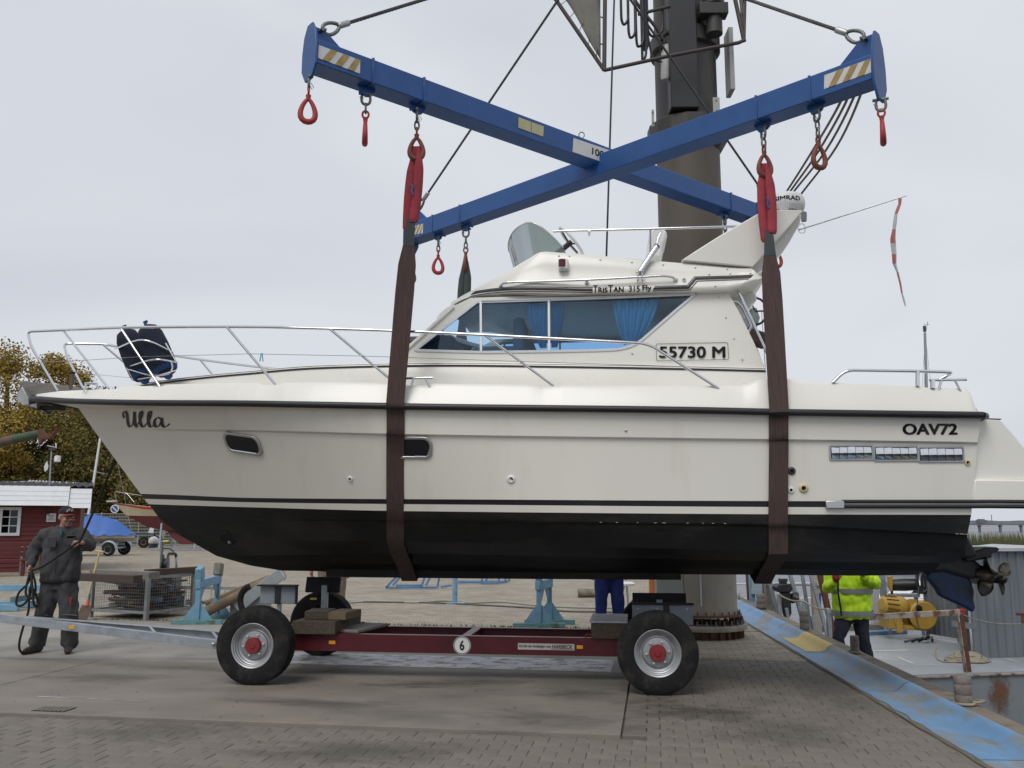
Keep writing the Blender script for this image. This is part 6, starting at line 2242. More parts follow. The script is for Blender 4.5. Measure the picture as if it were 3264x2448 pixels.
gz = V(.80, -.60, -.02)
bo, P, M3 = man_body(J, man, gz)
person_legs(J, M_WORK, man, seed=2, r=(.130, .120, .110, .098, .104), wr=.022, belly=.20)
shoes(J, M_SHOE, man)
jo = jacket(J, M_WORK, man, hem=.06, wr=.024, seed=5, girth=(.235, .215, .245, .235), puff=.008)
# dark panels: collar, chest pockets, hem band
cb = MB()
loft(cb, [(J['neck'] + V(0, .01, -.045), .098, .092, None), (J['neck'] + V(0, .01, .012), .092, .086, None), (J['neck'] + V(0, .012, .02), .08, .075, None)], 16)
remeshed(cb, 'collar', .012, 3, M_WORKD, jo)
for px, py, w_, h_ in ((165, 1728, .11, .13), (228, 1712, .12, .035), (226, 1722, .10, .12)):
    c_ = pm(px, py, -.205)
    MB().box(c_, (w_, .014, h_)).build('pocket', M_WORKD if h_ < .05 else M_WORK, jo, bevel=.006)
MB().tube([pm(195, 1702, -.165), pm(187, 1730, -.205), pm(178, 1790, -.205), pm(177, 1830, -.20)], .006, 6).build('zip', M_WORKD, jo)
hb2 = MB()
hips = (J['hl'] + J['hr']) / 2; chest = (J['sl'] + J['sr']) / 2
loft(hb2, [(hips.lerp(chest, .02), .215, .165, None), (hips.lerp(chest, .08), .240, .19, None), (hips.lerp(chest, .15), .236, .185, None)], 20)
remeshed(hb2, 'hem_band', .014, 3, M_WORKD, jo, wrinkle=.008, seed=4)
MB().box(pm(222, 1925, -.12), (.035, .012, .16), Matrix.Rotation(.12, 3, 'Y')).build('red_trim', M_CAPR, man, bevel=.004)
for px, py in ((136, 1962), (221, 1962)):
    c_ = pm(px, py, -.06)
    MB().tube([c_ + V(.098 * math.cos(a), .098 * math.sin(a) * 1.0, -.02 * math.sin(a)) for a in np.linspace(math.pi * 1.05, math.pi * 1.95, 9)], .005, 5).build('reflective_piping', M_STEEL, man)
MB().prism([pm(x, y, -.175) for x, y in ((188, 1690), (199, 1690), (194, 1712))], (0, .03, 0)).build('shirt', mat('teal_shirt', (.03, .14, .14), rough=.9), man)
# cap, hair, glasses, moustache
cpm = MB()
ell(cpm, P(0, -.010, .055), .089, .108, .085, M3)
for v in cpm.v:
    q = M3.transposed() @ (v - J['head'])
    if q.z < .045:
        v += M3 @ V(0, 0, .045 - q.z)
cap_ = cpm.build('cap', M_CAPB, man, smooth=60)
br = MB()
rows_ = []
for i in range(5):
    f = i / 4
    rows_.append([P(.082 * math.sin(a) * (1 - .05 * f), .085 * (1 - .35 * abs(math.sin(a)) ** 2) + .075 * f * math.cos(a * .9), .048 - .012 * f - .02 * abs(math.sin(a)) ** 2) for a in np.linspace(-1.2, 1.2, 11)])
br.grid(rows_)
bo_ = br.build('cap_brim', M_CAPR, cap_, smooth=60)
sd_ = bo_.modifiers.new('s', 'SOLIDIFY'); sd_.thickness = .006
ls = MB()
for sg in (-1, 1):
    ls.tube([P(sg * .034 + .024 * math.cos(a), .100, .006 + .017 * math.sin(a)) for a in np.linspace(0, 6.28, 13)[:-1]], .0028, 5, closed=True)
    ls.tube([P(sg * .058, .098, .010), P(sg * .084, .0, .012)], .0026, 5)
ls.build('glasses', mat('glasses_frame', (.05, .05, .05), rough=.3), man)
mo = MB()
ell(mo, P(0, .108, -.050), .034, .014, .011, M3)
mo.build('moustache', mat('moustache_hair', (.10, .075, .055), rough=.9), man, smooth=60)
hr_ = MB()
ell(hr_, P(0, -.028, .0), .083, .085, .055, M3)
hr_.build('hair', mat('hair_grey', (.11, .10, .09), rough=.9), man, smooth=60)
cr_ = MB()
for k, (dx, dz) in enumerate(((-.015, 0), (.012, .01), (.03, -.005))):
    q = P(dx * 1.2 + .01, .098, .085 + dz)
    cr_.box(q, (.022, .004, .028), Matrix.Rotation(.4, 3, 'Y'))
cr_.build('cap_badge', mat('badge_grey', (.35, .3, .3), rough=.7), cap_)
# ---- bow rope: from the bow over both hands, coiled, down to the ground
M_ROPE = mat('dark_rope', (.016, .017, .015), rough=.9, var=.3, scale=40, bump=.5, bscale=180)
h1, h2 = pm(252, 1727, -.44), pm(96, 1824, -.16)
rp = [WY(470, 1262, 10.25), WY(368, 1466, 10.5), WY(300, 1625, 10.65), h1 + V(.02, 0, .03), h1, h1 + V(-.03, -.01, -.02), pm(200, 1763, -.34), pm(140, 1803, -.26), h2 + V(.03, 0, .02), h2 + V(0, .01, -.02)]
def lp(px, py, dy=-.18):
    return pm(px, py, dy)
rp += [lp(88, 1860), lp(60, 1890, -.2), lp(52, 1925, -.22), lp(70, 1930, -.22), lp(92, 1905, -.2), lp(100, 1860, -.16), h2 + V(.01, -.02, -.01), lp(84, 1870, -.24), lp(83, 1895, -.24), lp(96, 1908, -.24), lp(112, 1890, -.2), lp(112, 1855, -.18), h2 + V(.02, -.01, 0), lp(104, 1880, -.26), lp(108, 1925, -.26), lp(120, 1932, -.2), lp(116, 1900, -.16),
       lp(98, 1870, -.2), lp(93, 1905, -.22), lp(90, 1950, -.24), lp(76, 1992, -.27), lp(63, 2040, -.28), lp(62, 2068, -.26), pm(72, 2083, -.22), pm(82, 2084, -.16)]
tag(MB().tube(cr_path(rp, 6), .0135, 8).build('bow_rope', M_ROPE, None, smooth=60), 'black mooring rope from the bow through the man\'s hands, coiled and hanging down', 'rope')

# ---- two helpers behind the hull, of whom the legs show
def helper(px, Y, label, jm, tm, hem, dx=0.0, gaze=(0, -1, 0), skin_arms=True, shift=(0, 0)):
    x = WY(px, 1850, Y).x
    def q(a, z, dy=0.0):
        return V(x + a, Y + dy, z)
    J = dict(head=q(0, 1.66), neck=q(0, 1.50, .02), sl=q(-.19, 1.42), sr=q(.19, 1.42), el=q(-.27, 1.13, .03), wl=q(-.285, .90, -.06), er=q(.27, 1.13, .03), wr=q(.285, .90, -.06),
             hl=q(-.095, .86), hr=q(.095, .86), kl=q(-.115, .47, -.03), kr=q(.115, .47, -.03), al=q(-.125, .09), ar=q(.13, .09), tl=q(-.15, .03, -.2), tr=q(.16, .03, -.2), floor=0.0)
    J['hands'] = [(J['wl'], V(.05, -.1, -1), V(.9, -.2, 0), .45), (J['wr'], V(-.05, -.1, -1), V(-.9, -.2, 0), .45)]
    o = thing('person', label, 'person', (x, Y, 0))
    b_, P_, M_ = man_body(J, o, gaze)
    person_legs(J, tm, o, seed=px * .01, r=(.112, .102, .088, .078, .082), wr=.012)
    shoes(J, M_SHOE, o)
    jacket(J, jm, o, hem=hem, wr=.012, seed=px * .02, girth=(.215, .195, .225, .22))
    hm = MB()
    ell(hm, P_(0, -.018, .045), .085, .103, .085, M_)
    for v in hm.v:
        w = M_.transposed() @ (v - J['head'])
        if w.y > .05 and w.z < .075:
            v += M_ @ V(0, 0, .075 - w.z)
    hm.build('hair', mat('hair_brown', (.05, .035, .025), rough=.9), o, smooth=60)
    return o
helper(1058, 13.1, 'helper in beige trousers standing behind the front wheels, upper body hidden by the hull', mat('orange_shirt', (.30, .07, .03), rough=.9, var=.12), mat('beige_trousers', (.27, .215, .16), rough=.9, var=.15, scale=8), .02)
helper(1941, 12.75, 'helper in royal blue work trousers standing near the rear wheel', mat('red_check_shirt', (.26, .025, .03), rough=.9, var=.3, scale=30), mat('royal_blue_cloth', (.012, .030, .16), rough=.9, var=.15, scale=8), -.02)
# ---- the man in the high-visibility jacket, down on the work boat
YH, FZ = 13.3, -.60
def ph(px, py, dy=0.0):
    return WY(px, py, YH + dy)
J = dict(sl=ph(2658, 1800, -.02), sr=ph(2762, 1796, .02), el=ph(2638, 1876, -.10), wl=ph(2664, 1852, -.36), er=ph(2790, 1862, -.05), wr=ph(2748, 1832, -.34),
         hl=ph(2692, 1968), hr=ph(2742, 1968), kl=ph(2672, 2035, -.10), kr=ph(2752, 2040, -.05), head=ph(2712, 1730, -.03), neck=ph(2712, 1772))
J['al'] = V(ph(2690, 2090).x, YH + .02, FZ + .09); J['ar'] = V(ph(2772, 2090).x, YH, FZ + .09)
J['tl'] = J['al'] + V(-.05, -.2, -.06); J['tr'] = J['ar'] + V(.05, -.2, -.06); J['floor'] = FZ
J['hands'] = [(J['wl'], V(.3, -.2, .9), V(.7, .5, 0), .9), (J['wr'], V(-.2, -.2, .9), V(-.7, .5, 0), .9)]
hv = thing('person', 'man in yellow high-visibility jacket and dark jeans at the quay edge', 'person', (J['al'].x * .5 + J['ar'].x * .5, YH, FZ))
bh, P, M3 = man_body(J, hv, V(-.7, -.7, .3))
person_legs(J, mat('dark_jeans', (.014, .017, .030), rough=.9, var=.25, scale=7), hv, seed=9, r=(.122, .110, .088, .080, .086), wr=.014)
shoes(J, M_SHOE, hv)
M_HIVIS = mat('hi_vis_yellow', (.52, .78, .02), rough=.75, var=.10, scale=6)
jh = jacket(J, M_HIVIS, hv, hem=-.02, wr=.026, seed=11, girth=(.285, .265, .28, .25), puff=.022)
hips = (J['hl'] + J['hr']) / 2; chest = (J['sl'] + J['sr']) / 2
for f in (.085, .50):
    tb_ = MB()
    loft(tb_, [(hips.lerp(chest, f - .05), .302, .205, None), (hips.lerp(chest, f), .304, .207, None), (hips.lerp(chest, f + .05), .30, .205, None)], 24)
    tb_.f = tb_.f[:-2]; tb_.m = tb_.m[:-2]
    tb_.build('reflective_band', mat('retro_grey', (.20, .215, .20), rough=.45, var=.12, scale=12), jh, smooth=80)
for w_, s_ in (('wl', .042), ('wr', .042)):
    gl = MB()
    ell(gl, J[w_] + V(0, -.02, .05), .055, .055, .065)
    gl.build('glove', mat('red_glove', (.30, .025, .035), rough=.85, var=.3, scale=20), hv, smooth=60)
cpx = MB()
ell(cpx, P(0, -.010, .05), .088, .107, .09, M3)
cpx.build('hat', M_WORKD, hv, smooth=60)
tag(MB().tube(cr_path([J['wl'] + V(.0, -.03, .85), J['wl'] + V(-.01, -.05, .3), J['wl'] + V(.01, -.06, .04), ph(2672, 1890, -.42), ph(2680, 1940, -.40), ph(2682, 1962, -.38)], 6), .014, 7).build('stern_rope', M_ROPE, None, smooth=60), 'black rope end hanging from the red glove of the man in yellow', 'rope')
# ================================================================== LEFT BACKGROUND
M_REDW = mat('red_cladding', (.115, .020, .020), rough=.75, var=.16, scale=4, stretch=(1, 1, 4))
M_WHITEW = mat('white_painted_wood', (.62, .63, .64), rough=.6, var=.06, scale=4)
M_ROOFB = mat('black_roofing', (.025, .026, .028), rough=.8, var=.2, scale=3)
M_PANE = glass_mat('house_glass', (.16, .18, .2), 1.5)
HC = WY(252, 1700, 29.5)
HM = Matrix.Translation(V(HC.x, HC.y, 0)) @ Matrix.Rotation(R(24), 4, 'Z')
HY = 0.0
def ph_(px, py, dy=0.0):
    return locpt(HM, px, py, dy)
def hthing(name, label, cat, p):
    w = HM @ Vector(p)
    o = thing(name, label, cat, tuple(w), R(24))
    PM[o.name] = HM.inverted() @ PM[o.name]
    return o
house = hthing('boat_shed', 'dark red wooden shed with white roof boards and a white window', 'shed', (0, 0, 0))
xl_, xr_ = ph_(-420, 1700).x, ph_(252, 1700).x
ze = ph_(120, 1608).z
wl_x0, wl_x1, wz0, wz1 = ph_(-62, 1660).x, ph_(61, 1660).x, ph_(0, 1703).z, ph_(0, 1621).z
nb = 15
bh = ze / nb
for k in range(nb):
    z0, z1 = k * bh + .02, (k + 1) * bh + .02
    spans = [(xl_, xr_)]
    if z1 > wz0 and z0 < wz1:
        spans = [(xl_, wl_x0), (wl_x1, xr_)]
    for a, b in spans:
        m_ = MB()
        m_.prism([V(a, HY + .03, z0), V(a, HY - .025, z0 - .012), V(a, HY, z1), V(a, HY + .03, z1)], (b - a, 0, 0))
        m_.build('board', M_REDW, house, smooth=0)
MB().box(V((xl_ + xr_) / 2, HY + 2.6, ze / 2), (xr_ - xl_, 5.1, ze)).build('wall', M_REDW, house, smooth=0)
MB().box(V((wl_x0 + wl_x1) / 2, HY + .3, (wz0 + wz1) / 2), (wl_x1 - wl_x0, .5, wz1 - wz0)).build('window_recess', mat('window_dark', (.03, .035, .04), rough=.4), house, smooth=0)
wf = MB()
ww, wh = wl_x1 - wl_x0, wz1 - wz0
wc_ = V((wl_x0 + wl_x1) / 2, HY - .045, (wz0 + wz1) / 2)
for dx, w_, h_ in ((-ww / 2, .09, wh + .09), (ww / 2, .09, wh + .09), (0, .12, wh)):
    wf.box(wc_ + V(dx, 0, 0), (w_, .05, h_))
for dz in (-wh / 2, wh / 2):
    wf.box(wc_ + V(0, -.002, dz), (ww + .09, .055, .09))
wno = wf.build('window_frame', M_WHITEW, house, smooth=0)
for sg in (-1, 1):
    MB().box(wc_ + V(sg * ww / 4, .012, 0), (.028, .02, wh)).build('glazing_bar', M_WHITEW, wno, smooth=0)
    for f in (-.17, .17):
        MB().box(wc_ + V(sg * ww / 4, .014, wh * f), (ww / 2, .018, .028)).build('glazing_bar', M_WHITEW, wno, smooth=0)
    for i in range(2):
        for j in range(3):
            MB().box(wc_ + V(sg * ww / 4 + (i - .5) * ww / 4, .03, (j - 1) * wh / 3), (ww / 4 - .02, .006, wh / 3 - .02)).build('pane', M_PANE, wno, smooth=0)
# mansard of white boards, black corrugated roof above
zt_ = ph_(100, 1546).z
for k in range(4):
    z0 = ze - .02 + k * (zt_ - ze) / 4
    z1 = z0 + (zt_ - ze) / 4
    y0 = HY - .45 + .16 * k
    for a, b, dz in ((xl_ - .3, ph_(222, 1570).x, 0), (ph_(222, 1570).x + .01, ph_(293, 1570).x, -.07)):
        MB().prism([V(a, y0, z0 + dz), V(a, y0 - .07, z0 + dz - .02), V(a, y0 + .125, z1 + dz), V(a, y0 + .16, z1 + dz)], (b - a, 0, 0)).build('roof_board', M_WHITEW, house, smooth=0)
rf = MB()
xr2 = ph_(293, 1560).x
ncor = 110
rows_ = []
zrg = ph_(100, 1534, 2.6).z
for f in np.linspace(0, 1, 4):
    rows_.append([V(xl_ - .3 + (xr2 - xl_ + .3) * i / ncor, HY + .15 + 2.4 * f, zt_ - .02 + (zrg - zt_) * f + .02 * math.sin(i * math.pi)) + V(0, 0, .03 * math.sin(i * 1.57)) for i in range(ncor + 1)])
rf.grid(rows_)
rf.add([V(xl_ - .3, HY + 2.55, zrg - .05), V(xr2, HY + 2.55, zrg - .05), V(xr2, HY + 5.2, ze), V(xl_ - .3, HY + 5.2, ze)], [(0, 1, 2, 3)])
rfo = rf.build('roof', M_ROOFB, house, smooth=60)
for k in range(20):
    px = 94 + k * 10.6
    p = ph_(px, 1533 + (px - 94) * .055, 2.5)
    MB().tube([p + V(0, -.15, -.02), p + V(0, .2, .01)], .040, 8).build('ridge_cap', M_WHITEW, rfo)
MB().box((ph_(-150, 1545, 2.5) + ph_(90, 1534, 2.5)) / 2, (2.5, .1, .04), Matrix.Rotation(-.06, 3, 'Y')).build('ridge_strip', M_WHITEW, rfo, smooth=0)
# notice on the wall
nt = MB().box(ph_(163, 1650, -.06), (.27, .012, .27)).build('notice', mat('notice_white', (.55, .56, .58), rough=.5), house, smooth=0)
for k, (w_, dz) in enumerate(((.17, .07), (.14, .03), (.15, -.02), (.19, -.07))):
    MB().box(ph_(163, 1650, -.068) + V(0, 0, dz), (w_, .004, .022)).build('notice_line', mat('notice_grey', (.2, .2, .22), rough=.6), nt, smooth=0)
MB().tube([ph_(153, 1612, -.1), ph_(153, 1640, -.08)], .03, 8).build('downpipe', M_ROOFB, house)
# weather mast on the roof
wst = hthing('weather_mast', 'small pole with white wind and solar sensors on the shed roof', 'weather station', ph_(158, 1552, .9))
MB().tube([ph_(157, 1555, .9), ph_(164, 1430, .9)], [.03, .02], 8).build('pole', M_GALV, wst)
MB().box(ph_(166, 1424, .9), (.28, .2, .02), Matrix.Rotation(.2, 3, 'Y')).build('solar_panel', M_WPLAST, wst)
MB().box(ph_(166, 1431, .9), (.2, .16, .07)).build('sensor_box', mat('sensor_dark', (.06, .06, .07), rough=.5), wst)
MB().tube([ph_(178, 1412, .9), ph_(179, 1424, .9)], .018, 6).build('sensor_pin', M_WPLAST, wst)
MB().lathe([(.06, -.11), (.10, -.09), (.10, .09), (.06, .11)], ph_(183, 1463, .9), (0, 0, 1), 14).build('radiation_shield', M_WPLAST, wst)
MB().prism([ph_(x, y, .85) for x, y in ((140, 1487), (150, 1468), (154, 1485), (152, 1496), (142, 1504))], (0, .05, 0)).build('wind_vane', M_WPLAST, wst)
MB().tube([ph_(161, 1490, .9), ph_(148, 1487, .9)], .012, 6).build('arm', M_GALV, wst)
MB().tube([ph_(162, 1463, .9), ph_(182, 1463, .9)], .012, 6).build('arm', M_GALV, wst)
# bench and concrete planter in front of the shed
bn = hthing('garden_bench', 'dark red slatted bench in front of the shed at the left edge', 'bench', V(ph_(30, 1820, -2.4).x, HY - 2.4, 0))
M_BENCH = mat('bench_red', (.10, .022, .022), rough=.75, var=.2, scale=8)
bx0, bx1 = ph_(-75, 1800, -2.4).x, ph_(86, 1800, -2.4).x
for k in range(3):
    MB().box(V((bx0 + bx1) / 2, HY - 2.6 + k * .15, .46), (bx1 - bx0, .12, .04)).build('seat_slat', M_BENCH, bn, bevel=.006)
for z in (.62, .76, .9):
    MB().box(V((bx0 + bx1) / 2, HY - 2.16 + (z - .6) * .25, z), (bx1 - bx0, .035, .11)).build('back_slat', M_BENCH, bn, bevel=.006)
for x in (bx0 + .1, bx1 - .1):
    lg = MB()
    lg.box(V(x, HY - 2.58, .23), (.08, .08, .46)); lg.box(V(x, HY - 2.2, .47), (.08, .08, .94)); lg.box(V(x, HY - 2.4, .42), (.07, .4, .06))
    lg.build('leg', M_BENCH, bn, bevel=.005)
pb = ph_(97, 1762, -1.0)
plb = MB().box((0, 0, .42), (.42, .4, .84)).build('concrete_block', mat('old_concrete', (.19, .175, .15), rough=.9, var=.25, scale=6, bump=.5, bscale=30), None, bevel=.03)
plb.location = HM @ V(pb.x, pb.y, 0)
tag(plb, 'grey concrete block standing by the shed wall behind the man', 'block')
# blue steel frame at the far left edge
fb_ = G(20, 1948, 0)
bfr = thing('blue_steel_frame', 'low blue steel frame lying on the ground at the left edge', 'steel frame', tuple(fb_))
M_LBLUE = mat('light_blue_paint', (.165, .325, .46), rough=.55, var=.16, scale=7, col2=(.16, .20, .20), c2amt=.36, c2scale=6)
M_MBLUE = mat('mid_blue_paint', (.09, .20, .36), rough=.5, var=.18, scale=7, col2=(.12, .13, .14), c2amt=.36, c2scale=6)
for dz, dy, w_ in ((.06, 0, 1.0), (.06, .7, .95), (.34, .9, 1.0)):
    MB().box(fb_ + V(-.28, dy, dz), (w_, .10, .11)).build('beam', M_LBLUE, bfr, bevel=.006)
MB().box(fb_ + V(.1, .45, .2), (.1, .9, .1)).build('beam', mat('mossy_blue', (.10, .17, .17), rough=.8, var=.3, scale=9), bfr, bevel=.006)

# ---- dinghy under a blue tarpaulin
DY = 43.0
dn = thing('dinghy', 'small sailing dinghy under a blue tarpaulin with a white mast on a road trailer', 'dinghy', tuple(V(WY(340, 1770, DY).x, DY, 0)))
def pd(px, py, dy=0.0):
    return WY(px, py, DY + dy)
M_DHULL = mat('dinghy_hull', (.43, .41, .35), rough=.45, var=.12, scale=4)
M_TARPB = mat('blue_tarpaulin', (.045, .13, .42), rough=.5, var=.15, scale=3, bump=.5, bscale=4)
hx0, hx1 = pd(120, 1700).x, pd(432, 1700).x
rows_ = []
for i in range(15):
    f = i / 14
    x = hx0 + (hx1 - hx0) * f
    w = .82 * (1 - max(0, (f - .45) / .55) ** 2.4) + .01
    zt2 = pd(300, 1708).z + .06 * f
    zb2 = pd(300, 1734).z + .35 * max(0, f - .6) ** 1.3 * 1.4
    rows_.append([V(x, DY + w * s, z) for s, z in ((-1, zt2), (-.98, zt2 - .15), (-.8, (zt2 + zb2) / 2), (-.4, zb2 + .04), (0, zb2), (.4, zb2 + .04), (.8, (zt2 + zb2) / 2), (.98, zt2 - .15), (1, zt2))])
m_ = MB().grid(rows_)
m_.add(rows_[0], [tuple(range(9))])
m_.build('hull', M_DHULL, dn, smooth=60)
rows_ = []
for i in range(29):
    f = i / 28
    x = hx0 - .05 + (hx1 - hx0 + .1) * f
    px = 120 + 312 * f
    w = .87 * (1 - max(0, (f - .45) / .55) ** 2.6) + .03
    rz = float(np.interp(px, [120, 245, 284, 300, 372, 410, 432], [1690, 1672, 1634, 1640, 1658, 1690, 1704]))
    zr_ = pd(px, rz).z
    ze_ = pd(300, 1712).z + .10 + .05 * math.sin(i * 1.9) - (.04 if i % 4 == 0 else 0)
    row_ = []
    for j in range(13):
        s = j / 6 - 1
        z = zr_ + (ze_ - zr_) * abs(s) ** (1.15 if abs(s) < .85 else 1.15) - (.03 * math.sin(i * .9) if 2 < j < 10 else 0) * abs(s)
        row_.append(V(x, DY + w * s * 1.02, z))
    rows_.append(row_)
m_ = MB().grid(rows_)
m_.build('tarpaulin', M_TARPB, dn, smooth=70)
mA, mB = pd(282, 1640), pd(338, 1275)
MB().tube([mA, mB], [.06, .045], 10).build('mast', M_WPLAST, dn, smooth=60)
MB().tube([pd(288, 1500), pd(334, 1510)], .016, 6).build('spreader', M_GALV, dn)
MB().tube([mA.lerp(mB, .97), pd(420, 1700)], .006, 5).build('stay', M_STEEL, dn)
tr2 = MB()
zf = .52
tr2.bar(V(hx0 - .2, DY - .35, zf), V(pd(385, 1750).x, DY - .35, zf), .08, .10)
tr2.bar(V(hx0 - .2, DY + .35, zf), V(pd(385, 1750).x, DY + .35, zf), .08, .10)
tr2.bar(V(pd(375, 1760).x, DY - .8, .36), V(pd(375, 1760).x, DY + .8, .36), .08, .08)
for px in (292, 325):
    tr2.box(V(pd(px, 1735).x, DY - .3, .75), (.12, .14, .35))
tr2.build('road_trailer', M_GALV, dn, bevel=.005)
for s in (-1, 1):
    wcx = V(pd(371, 1757).x, DY + s * .85, .30)
    MB().lathe([(.17, -.09), (.28, -.08), (.30, -.04), (.30, .04), (.28, .08), (.17, .09)], wcx, (0, 1, 0), 24).build('wheel', M_TYRE, dn)
    MB().lathe([(.17, -.10), (.14, -.08), (.0, -.07)], wcx, (0, 1, 0), 20, cap=False).build('rim', M_RIM, dn)
    MB().tube([wcx + V(.36 * math.cos(a), 0, .36 * math.sin(a)) for a in np.linspace(.15, math.pi - .3, 11)], .06, 8, flat=1.6).build('mudguard', M_GALV, dn, smooth=60)
wx = V(pd(268, 1758).x, DY - .85, .30)
MB().lathe([(.17, -.09), (.28, -.08), (.30, -.04), (.30, .04), (.28, .08), (.17, .09)], wx, (0, 1, 0), 24).build('wheel', M_TYRE, dn)
# ---- cream and red sailing yacht ashore
SY = 52.0
sb = thing('sailing_yacht', 'cream sailing yacht with red stripe and dark red bottom standing ashore', 'sailboat', tuple(V(WY(480, 1735, SY).x, SY, 0)))
def ps(px, py, dy=0.0):
    return WY(px, py, SY + dy)
M_CRM = mat('cream_topside', (.55, .48, .33), rough=.4, var=.06, scale=2)
M_RST = mat('red_stripe', (.38, .04, .03), rough=.4, var=.1)
M_RBOT = mat('dark_red_bottom', (.13, .03, .03), rough=.7, var=.15, scale=3)
sx0, sx1 = ps(352, 1600).x, ps(760, 1600).x
levels = [((356, 1602), (480, 1616), (760, 1622)), ((366, 1607), (480, 1625), (760, 1630)), ((402, 1643), (480, 1645), (760, 1648)), ((470, 1680), (540, 1690), (760, 1690)), ((520, 1690), (600, 1702), (760, 1700))]
wid = [1.25, 1.23, 1.0, .55, .12]
lines = []
for (a, b, c), w in zip(levels, wid):
    pts = []
    for i in range(16):
        f = i / 15
        xx = ps(*a).x + (ps(*c).x - ps(*a).x) * f
        zz = float(np.interp(xx, [ps(*a).x, ps(*b).x, ps(*c).x], [ps(*a).z, ps(*b).z, ps(*c).z]))
        pts.append(V(xx, SY - w * (1 - (1 - f) ** 2.2) * (1 - .25 * max(0, f - .6)), zz))
    lines.append(pts)
m_ = MB()
for sg in (1, -1):
    for i in range(4):
        m_.mi = (1, 0, 2, 2)[i]
        f = lambda L_: [V(q.x, SY + (q.y - SY) * sg, q.z) for q in L_]
        m_.grid([f(lines[i]), f(lines[i + 1])])
m_.mi = 0
m_.grid([lines[0], [V(q.x, SY * 2 - q.y, q.z) for q in lines[0]]])
for i in range(4):
    a, b = lines[i][-1], lines[i + 1][-1]
    m_.mi = 0 if i < 2 else 2
    m_.add([a, b, V(b.x, SY * 2 - b.y, b.z), V(a.x, SY * 2 - a.y, a.z)], [(0, 1, 2, 3)])
m_.build('hull', [M_CRM, M_RST, M_RBOT], sb, smooth=40)
MB().prism([ps(x, y, -.1) for x, y in ((530, 1690), (690, 1700), (660, 1735), (575, 1735), (548, 1715))], (0, .2, 0)).build('keel', M_RBOT, sb, bevel=.03)
pu = MB()
for s in (-.35, .35):
    pu.tube(fillet([ps(372, 1600, s * .4), ps(364, 1567, s), ps(404, 1572, s), ps(427, 1600, s * 1.6)], .12), .022, 6)
    pu.tube([ps(404, 1572, s), ps(520, 1590, s * 3)], .012, 6)
pu.build('pulpit', M_STEEL, sb, smooth=60)
MB().bar(ps(342, 1598), ps(372, 1597), .25, .10).build('bow_fitting', M_STEEL, sb)
cab_ = MB().prism([ps(x, y, -.6) for x, y in ((470, 1618), (500, 1600), (640, 1598), (660, 1622))], (0, 1.2, 0))
cab_.build('coachroof', M_CRM, sb, bevel=.04)
st_ = MB()
for px in (530, 640):
    st_.bar(V(ps(px, 1700).x, SY - .9, 0), V(ps(px, 1700).x, SY - .75, ps(px, 1668).z), .09, .09)
    st_.bar(V(ps(px, 1700).x, SY + .9, 0), V(ps(px, 1700).x, SY + .75, ps(px, 1668).z), .09, .09)
st_.box(V(ps(590, 1738).x, SY, .06), (3.2, 2.2, .10))
st_.build('cradle', M_GALV, sb)
rs = thing('round_sign', 'round blue sign with white diagonal bar hanging at the cream yacht\'s bow', 'sign', tuple(ps(366, 1622, -.4)))
cS = ps(366, 1622, -.4)
MB().lathe([(.235, 0), (.235, .02)], cS, (0, -1, 0), 28).build('disc', M_WPLAST, rs, smooth=20)
MB().lathe([(.19, .0245), (.0001, .0246)], cS, (0, -1, 0), 28, cap=False).build('blue_field', mat('sign_blue', (.03, .08, .22), rough=.4), rs, smooth=0)
MB().bar(cS + V(-.13, -.029, .13), cS + V(.13, -.029, -.13), .004, .05, up=(1, 0, 1)).build('white_bar', M_WPLAST, rs, smooth=0)
# small car trailer with spare wheel, white float
UY = 56.0
def pu_(px, py, dy=0.0):
    return WY(px, py, UY + dy)
ut = thing('small_trailer', 'dark blue low utility trailer with a yellow-hubbed wheel by the fence', 'trailer', tuple(V(pu_(470, 1730).x, UY, 0)))
MB().box(pu_(462, 1702), (1.6, 1.2, .10)).build('frame', mat('trailer_blue', (.03, .05, .10), rough=.5), ut)
MB().bar(pu_(490, 1706), pu_(520, 1720), .1, .08).build('drawbar', mat('trailer_blue', (.03, .05, .10)), ut)
MB().lathe([(.17, -.1), (.31, -.09), (.34, -.04), (.34, .04), (.31, .09), (.17, .1)], V(pu_(474, 1718).x, UY - .7, .34), (0, 1, 0), 24).build('wheel', M_TYRE, ut)
MB().lathe([(.17, -.11), (.12, -.09), (.0, -.10)], V(pu_(474, 1718).x, UY - .7, .34), (0, 1, 0), 20, cap=False).build('hub', mat('hub_ochre', (.25, .16, .08), rough=.7), ut)
MB().prism([pu_(x, y, .1) for x, y in ((472, 1698), (480, 1676), (491, 1678), (488, 1700))], (0, .06, 0)).build('white_board', M_WPLAST, ut)
bu = thing('white_float', 'white dome-shaped float with a black band beside the cradle', 'buoy', tuple(V(pu_(530, 1728).x, UY - 2, 0)))
MB().lathe([(.18, .25), (.26, .30), (.29, .42), (.27, .56), (.16, .68), (.0, .72)], V(pu_(530, 1728).x, UY - 2, 0), (0, 0, 1), 18).build('dome', M_WPLAST, bu, smooth=60)
MB().lathe([(.24, .0), (.26, .22), (.27, .30)], V(pu_(530, 1728).x, UY - 2, 0), (0, 0, 1), 18).build('base', mat('dk', (.05, .05, .06)), bu, smooth=60)
